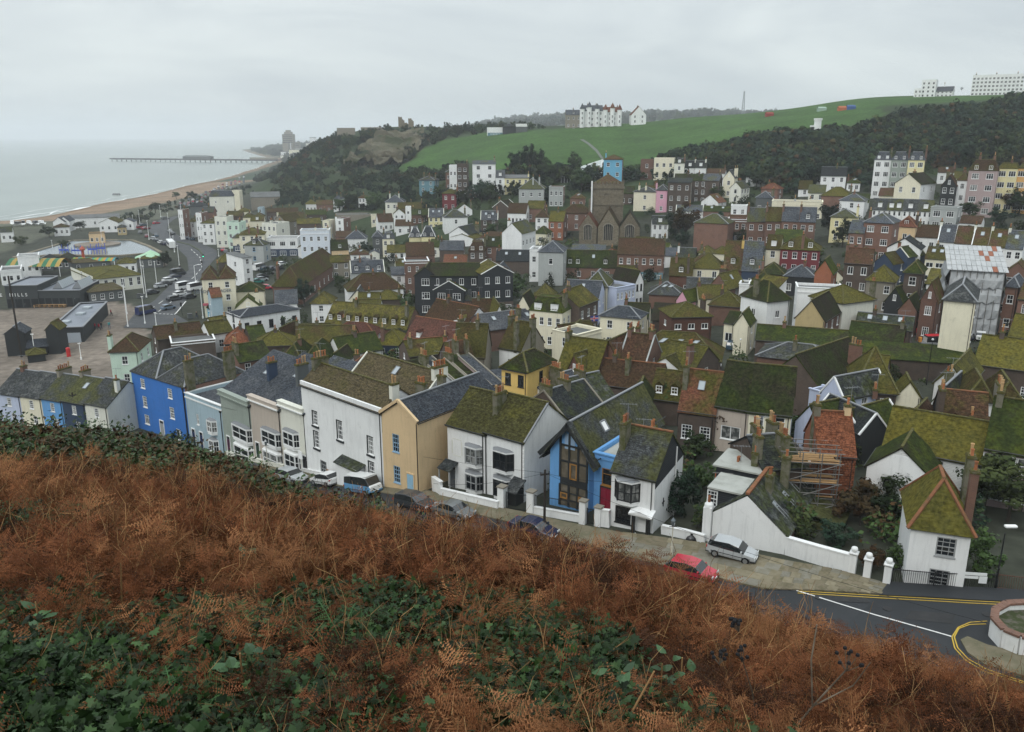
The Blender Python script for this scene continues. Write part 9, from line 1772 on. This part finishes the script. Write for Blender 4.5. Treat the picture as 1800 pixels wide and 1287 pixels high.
def pole(label,ub,vb,vt,name='telegraph_pole',cat='pole',r=.14,cross=True,mt_=None):
 p=hit(ub,vb);h=at_y(ub,vt,p.y).z-p.z;o=thing(name,label,cat,p,R(20));m=M();m.cyl((0,0,-1),(0,0,h),r,r*.75,n=8);m.build('pole',mt_ or WOODP,o)
 if cross:m=M();m.box(-.45,.45,-.06,.06,h-.5,h-.38);m.cyl((-.4,0,h-.38),(-.4,0,h-.2),.05,n=6);m.cyl((.4,0,h-.38),(.4,0,h-.2),.05,n=6);m.build('cross_arm',WOODP,o)
 return p,h
PP1=pole('dark telegraph pole before the sky blue timber framed house',957,921,826);PP2=pole('dark telegraph pole in front of the charcoal cottage',137,760,690)
pole('tall dark post on the plaza beside the left net hut',38,628,485,'plaza_post','post',.22,False,WOODP)
def lamp(label,ub,vb,vt,kind='lantern',mt_=None,grp=None):
 p=hit(ub,vb);h=at_y(ub,vt,p.y).z-p.z;o=thing('street_lamp',label,'street lamp',p,0,grp);m=M();m.cyl((0,0,-.4),(0,0,.9),.11,.09,n=8);m.cyl((0,0,.9),(0,0,h-.5),.06,.045,n=8);m.build('column',mt_ or BLACK,o)
 if kind=='lantern':
  m=M();m.lathe([(.1,h-.5),(.2,h-.05),(.22,h),(.05,h+.22),(0,h+.3)],n=6);m.build('lantern',mat('lantern_glass',(.1,.12,.13),.1,.6),o);m=M();m.obox((-.3,0,h-.55),(.3,0,h-.55),.04,.04);m.build('ladder_bar',BLACK,o)
 elif kind=='ball':m=M();m.lathe([(0,-.16),(.14,-.1),(.17,0),(.12,.12),(0,.16)],(0,0,h),10);m.build('globe',LAMP,o,smooth=True)
 else:m=M();m.box(-.1,.75,-.16,.16,h-.06,h+.12);b_=m.build('lamp_head',WHITE,o);bv=b_.modifiers.new('soft','BEVEL');bv.width=.06;bv.segments=3
lamp('cream and black old style street lamp by the bay fronted terrace',472,836,776,'lantern',mat('cream_column',(.5,.48,.4)));lamp('slim pale street lamp with old lantern by the chipped wall',1180,978,915,'lantern',mat('cream_column',(.5,.48,.4)));lamp('tall dark street lamp with white head at the right edge',1749,1037,926,'head')
for fr,x,yb,yt,lab in(('K4',830,320,-130,'tall dark lamp post between the mossy roofs and the yard'),('H6',665,1220,990,'white globe lamp beside the dark blue car'),('K5',822,1270,1115,'lamp before the blue slate hip'),('F5',570,310,215,'lamp post by the half timbered gable'),('J4',885,180,5,'lamp behind the lilac slate roof'),('F4',1602,290,145,'lamp beside the clipped conifer')):u,v=px(fr,x,yb);lamp(lab,u,v,px(fr,x,yt)[1],'ball')
WIRE=mat('overhead_wire',(.012,.012,.013),.7,.1)
def wire(label,a,b,sag=.5,r=.014):
 o=thing('overhead_wire',label,'wire',a,0,'wires over the street');m=M();P=[a.lerp(b,k/14)-a-Vector((0,0,sag*4*(k/14)*(1-k/14)))for k in range(15)]
 for p,q in zip(P,P[1:]):m.cyl(p,q,r,n=4,caps=False)
 m.build('cable',WIRE,o)
tp=PP1[0]+Vector((0,0,PP1[1]-.3));t2=PP2[0]+Vector((0,0,PP2[1]-.3))
wire('wire from the near telegraph pole sagging down to the right corner',tp,at_y(1735,1095,48),.9);wire('wire from the near pole to the mossy roofed pair',tp,at_y(762,850,hit(762,866).y-.5));wire('wire from the near pole to the oriel window house',tp,at_y(1140,842,hit(1147,938).y));wire('wire from the near pole to the bay fronted terrace',tp,at_y(470,740,hit(470,812).y-.4),.8);wire('wire from the cottage pole to the royal blue house',t2,at_y(240,752,hit(243,752).y-.3),.4);wire('wire from the royal blue house along to the white house',at_y(333,700,hit(335,780).y-.3),at_y(540,745,hit(540,832).y-.3),.3)
p=hit(527,833);o=thing('sale_board','white estate agent board on a post by the white house','sign',p,R(-40));m=M();m.box(-.04,.04,-.04,.04,-.3,3.0);m.build('post',WHITE,o);m=M();m.box(.05,.75,-.03,.03,2.0,3.0);m.build('board',WHITE,o)
p=hit(1215,952);o=thing('rubbish_bag','black rubbish bag slumped against the low chipped wall','bag',p,0);m=M();m.lathe([(0,-.1),(.38,-.05),(.46,.15),(.36,.4),(.14,.55),(.06,.6),(.12,.7)],n=12);q=m.build('sack',mat('bin_liner',(.012,.012,.013),.3,.5,bump=.6,bscale=5),o,smooth=True);q.scale=(1.1,.8,1)
p=hit(*px('L1',975,1180));o=thing('pillar_box','red pillar beacon beside the second net hut','postbox',p,0);m=M();m.cyl((0,0,0),(0,0,1.7),.4,n=12);m.build('body',mat('pillar_red',(.45,.02,.02),.4,.4),o);m=M();m.lathe([(.45,1.7),(.4,1.85),(0,2.0)],n=12);m.build('cap',mat('pillar_red',(.45,.02,.02)),o)
for i,(x,y)in enumerate([(270,985),(310,990),(805,1200)]):
 p=hit(*px('G2',x,y));o=thing('wheelie_bin',['dark wheeled bin, left of two beside the tall masts','dark wheeled bin, right of two beside the tall masts','dark wheeled bin at the crossing corner'][i],'bin',p,.3*i,'bins on the seafront');m=M();m.box(-.5,.5,-.6,.6,.1,1.2);m.build('body',W['dgrey'],o);m=M();m.box(-.55,.55,-.65,.65,1.2,1.32);m.build('lid',BLACK,o)
for i,(x,y)in enumerate([(720,1165),(950,620),(935,690)]):
 p=hit(*px('G2',x,y));o=thing('traffic_light',['traffic signal at the junction corner','traffic signal showing green on the central bend','second traffic signal near the pub'][i],'traffic light',p,0);m=M();m.cyl((0,0,0),(0,0,2.4),.07,n=6);m.build('pole',BLACK,o);m=M();m.box(-.2,.2,-.15,.15,2.4,3.4);m.build('signal_head',BLACK,o)
 if i==1:m=M();m.cyl((0,-.16,2.6),(0,-.2,2.6),.16,n=10);m.build('green_light',mat('green_signal',(.05,.9,.45),.5,.2,emit=3),o)
# people on the seafront: one continuous figure each
def person_mesh(seed,top,legs,stride=.22):
 rn=random.Random(seed);me=bpy.data.meshes.new('figure');b_=bpy.data.objects.new('tmp',me)
 V=[(0,0,.95),(0,0,1.25),(0,0,1.45),(0,0,1.55),(0,.02,1.72),(-.1,0,.9),(-.11,stride,.5),(-.11,stride*1.1,.06),(-.11,stride*1.1+.14,.04),(.1,0,.9),(.11,-stride*.5,.5),(.11,-stride*1.4,.08),(.11,-stride*1.3,.03),(-.2,0,1.42),(-.25,-.06,1.15),(-.22,.05,.9),(.2,0,1.42),(.25,.08,1.15),(.22,.16,.92)]
 E=[(0,1),(1,2),(2,3),(3,4),(0,5),(5,6),(6,7),(7,8),(0,9),(9,10),(10,11),(11,12),(2,13),(13,14),(14,15),(2,16),(16,17),(17,18)]
 me.from_pydata(V,E,[]);RD=[.15,.15,.14,.06,.11,.09,.065,.045,.04,.09,.065,.045,.04,.06,.045,.035,.06,.045,.035]
 md=b_.modifiers.new('skin','SKIN');sv=me.skin_vertices[0].data if me.skin_vertices else None
 return b_,md,RD,[top,legs]
def person(label,p,rz,seed,top,legs):
 b_,md,RD,ms=person_mesh(seed,top,legs);COL.objects.link(b_);me=b_.data
 if not me.skin_vertices:
  import bmesh
  bm=bmesh.new();bm.from_mesh(me);bm.verts.layers.skin.verify();bm.to_mesh(me);bm.free()
 for i,r_ in enumerate(RD):me.skin_vertices[0].data[i].radius=(r_,r_)
 me.skin_vertices[0].data[0].use_root=True
 for m_ in(top,legs,mat('skin_tone',(.35,.2,.14),.6,.3),mat('dark_hair',(.03,.022,.016),.8,.2)):me.materials.append(m_)
 dg=bpy.context.evaluated_depsgraph_get();ev=b_.evaluated_get(dg);nm=bpy.data.meshes.new_from_object(ev);bpy.data.objects.remove(b_)
 for pl in nm.polygons:z=pl.center.z;pl.material_index=1 if z<.95 else(0 if z<1.5 else(2 if(z<1.72 and pl.center.y>.0)else 3));pl.use_smooth=True
 o=link('person',nm,None,(p.x,p.y,gz(p.x,p.y)+.1),rz);return o,nm
CL=[mat('coat_red',(.3,.02,.04)),mat('coat_black',(.02,.02,.022)),mat('coat_orange',(.55,.2,.03)),mat('coat_teal',(.05,.25,.25)),mat('coat_white',(.5,.5,.48)),mat('coat_navy',(.02,.03,.07))];JN_=mat('jeans',(.03,.045,.08))
PPL=[('L1',1345,810,0,'person in a red coat in a group of three by the lift station'),('L1',1405,815,0,'person in a crimson coat in the middle of the group of three'),('L1',1440,800,1,'person in black at the right of the group of three'),('L1',1550,790,3,'person in a teal top walking across the paved way'),('L1',1575,610,0,'person in red by the corner of the lift station'),('L1',375,490,2,'person in an orange jacket outside the gallery'),('L1',405,490,4,'person in white beside the orange jacket'),('L1',530,480,1,'person in black outside the gallery tables'),('L1',610,475,4,'person in pale coat at the gallery tables'),('L1',720,480,4,'person in pale top by the gallery doors'),('L1',760,475,1,'person in dark coat by the gallery doors'),('L1',930,465,1,'person in dark clothes right of the gallery doors'),('L1',1070,450,4,'person in white at the gallery corner'),('G2',875,1200,1,'person in black waiting at the crossing'),('G2',670,715,0,'person in red at the seafront crossing'),('G2',610,715,1,'person in dark coat left of the crossing group'),('G2',640,712,5,'person in navy in the crossing group'),('G2',700,690,1,'person in black right of the crossing group')]
PM={}
for i,(fr,x,y,c,lab)in enumerate(PPL):
 p=hit(*px(fr,x,y));
 if c not in PM:o,PM[c]=person(lab,p,i*1.3,c,CL[c],JN_ if c%2 else CL[1])
 else:o=link('person',PM[c],None,(p.x,p.y,gz(p.x,p.y)+.1),i*1.3)
 tag(o,lab,'person','people on the seafront')
tb=M();tb.box(-.9,.9,-.4,.4,.72,.78);tb.box(-.9,.9,-.85,-.6,.42,.47);tb.box(-.9,.9,.6,.85,.42,.47);tb.box(-.7,-.6,-.7,.7,0,.72);tb.box(.6,.7,-.7,.7,0,.72);tb=tb.mesh('picnic_table',[PLANK])
for i in range(6):p=hit(*px('L1',560+i*70,478));o=link('picnic_table',tb,None,(p.x,p.y-.8,gz(p.x,p.y-.8)+.05));tag(o,'timber picnic table outside the dark gallery, %s from the left'%ORD[i],'table','picnic tables outside the gallery')
p=hit(205,348);o=thing('beach_hut','tiny white hut alone on the shingle beach','hut',p,0);m=M();m.box(-2.5,2.5,-2,2,-.5,2.6);m.build('wall',W['white'],o);m=M();m.quad((-2.8,-2.2,2.6),(2.8,-2.2,2.6),(2.8,0,3.8),(-2.8,0,3.8));m.quad((2.8,2.2,2.6),(-2.8,2.2,2.6),(-2.8,0,3.8),(2.8,0,3.8));m.build('roof',RF['felt'],o)
p=on_z(*px('J5',1690,0),20)if False else None
a=HOUSES;fl=hit(*px('F5',1240,288),4.0);o=thing('union_flag','Union flag bunting hanging across the lane by the dark brick house','flag',fl,R(20));m=M();m.box(-.9,.9,-.01,.01,-.55,.55);m.build('blue_field',mat('flag_blue',(.03,.05,.25)),o)
m=M();m.box(-.9,.9,-.02,.02,-.16,.16);m.box(-.16,.16,-.021,.021,-.55,.55);m.build('white_cross',WHITE,o);m=M();m.box(-.9,.9,-.03,.03,-.09,.09);m.box(-.09,.09,-.031,.031,-.55,.55);m.build('red_cross',mat('flag_red',(.5,.02,.05)),o)
# sea air
HZ=bpy.data.materials.new('sea_haze');HZ.use_nodes=True;t=HZ.node_tree;t.nodes.clear();pv=t.nodes.new('ShaderNodeVolumePrincipled');ou=t.nodes.new('ShaderNodeOutputMaterial')
pv.inputs['Color'].default_value=(.93,.96,1,1);pv.inputs['Density'].default_value=HAZE_D;pv.inputs['Anisotropy'].default_value=.2;t.links.new(pv.outputs[0],ou.inputs['Volume'])
m=M();m.box(-9600,9600,-600,10200,-13.5,150);o=m.build('haze',HZ);tag(o,'pale sea haze',None,None,'stuff')
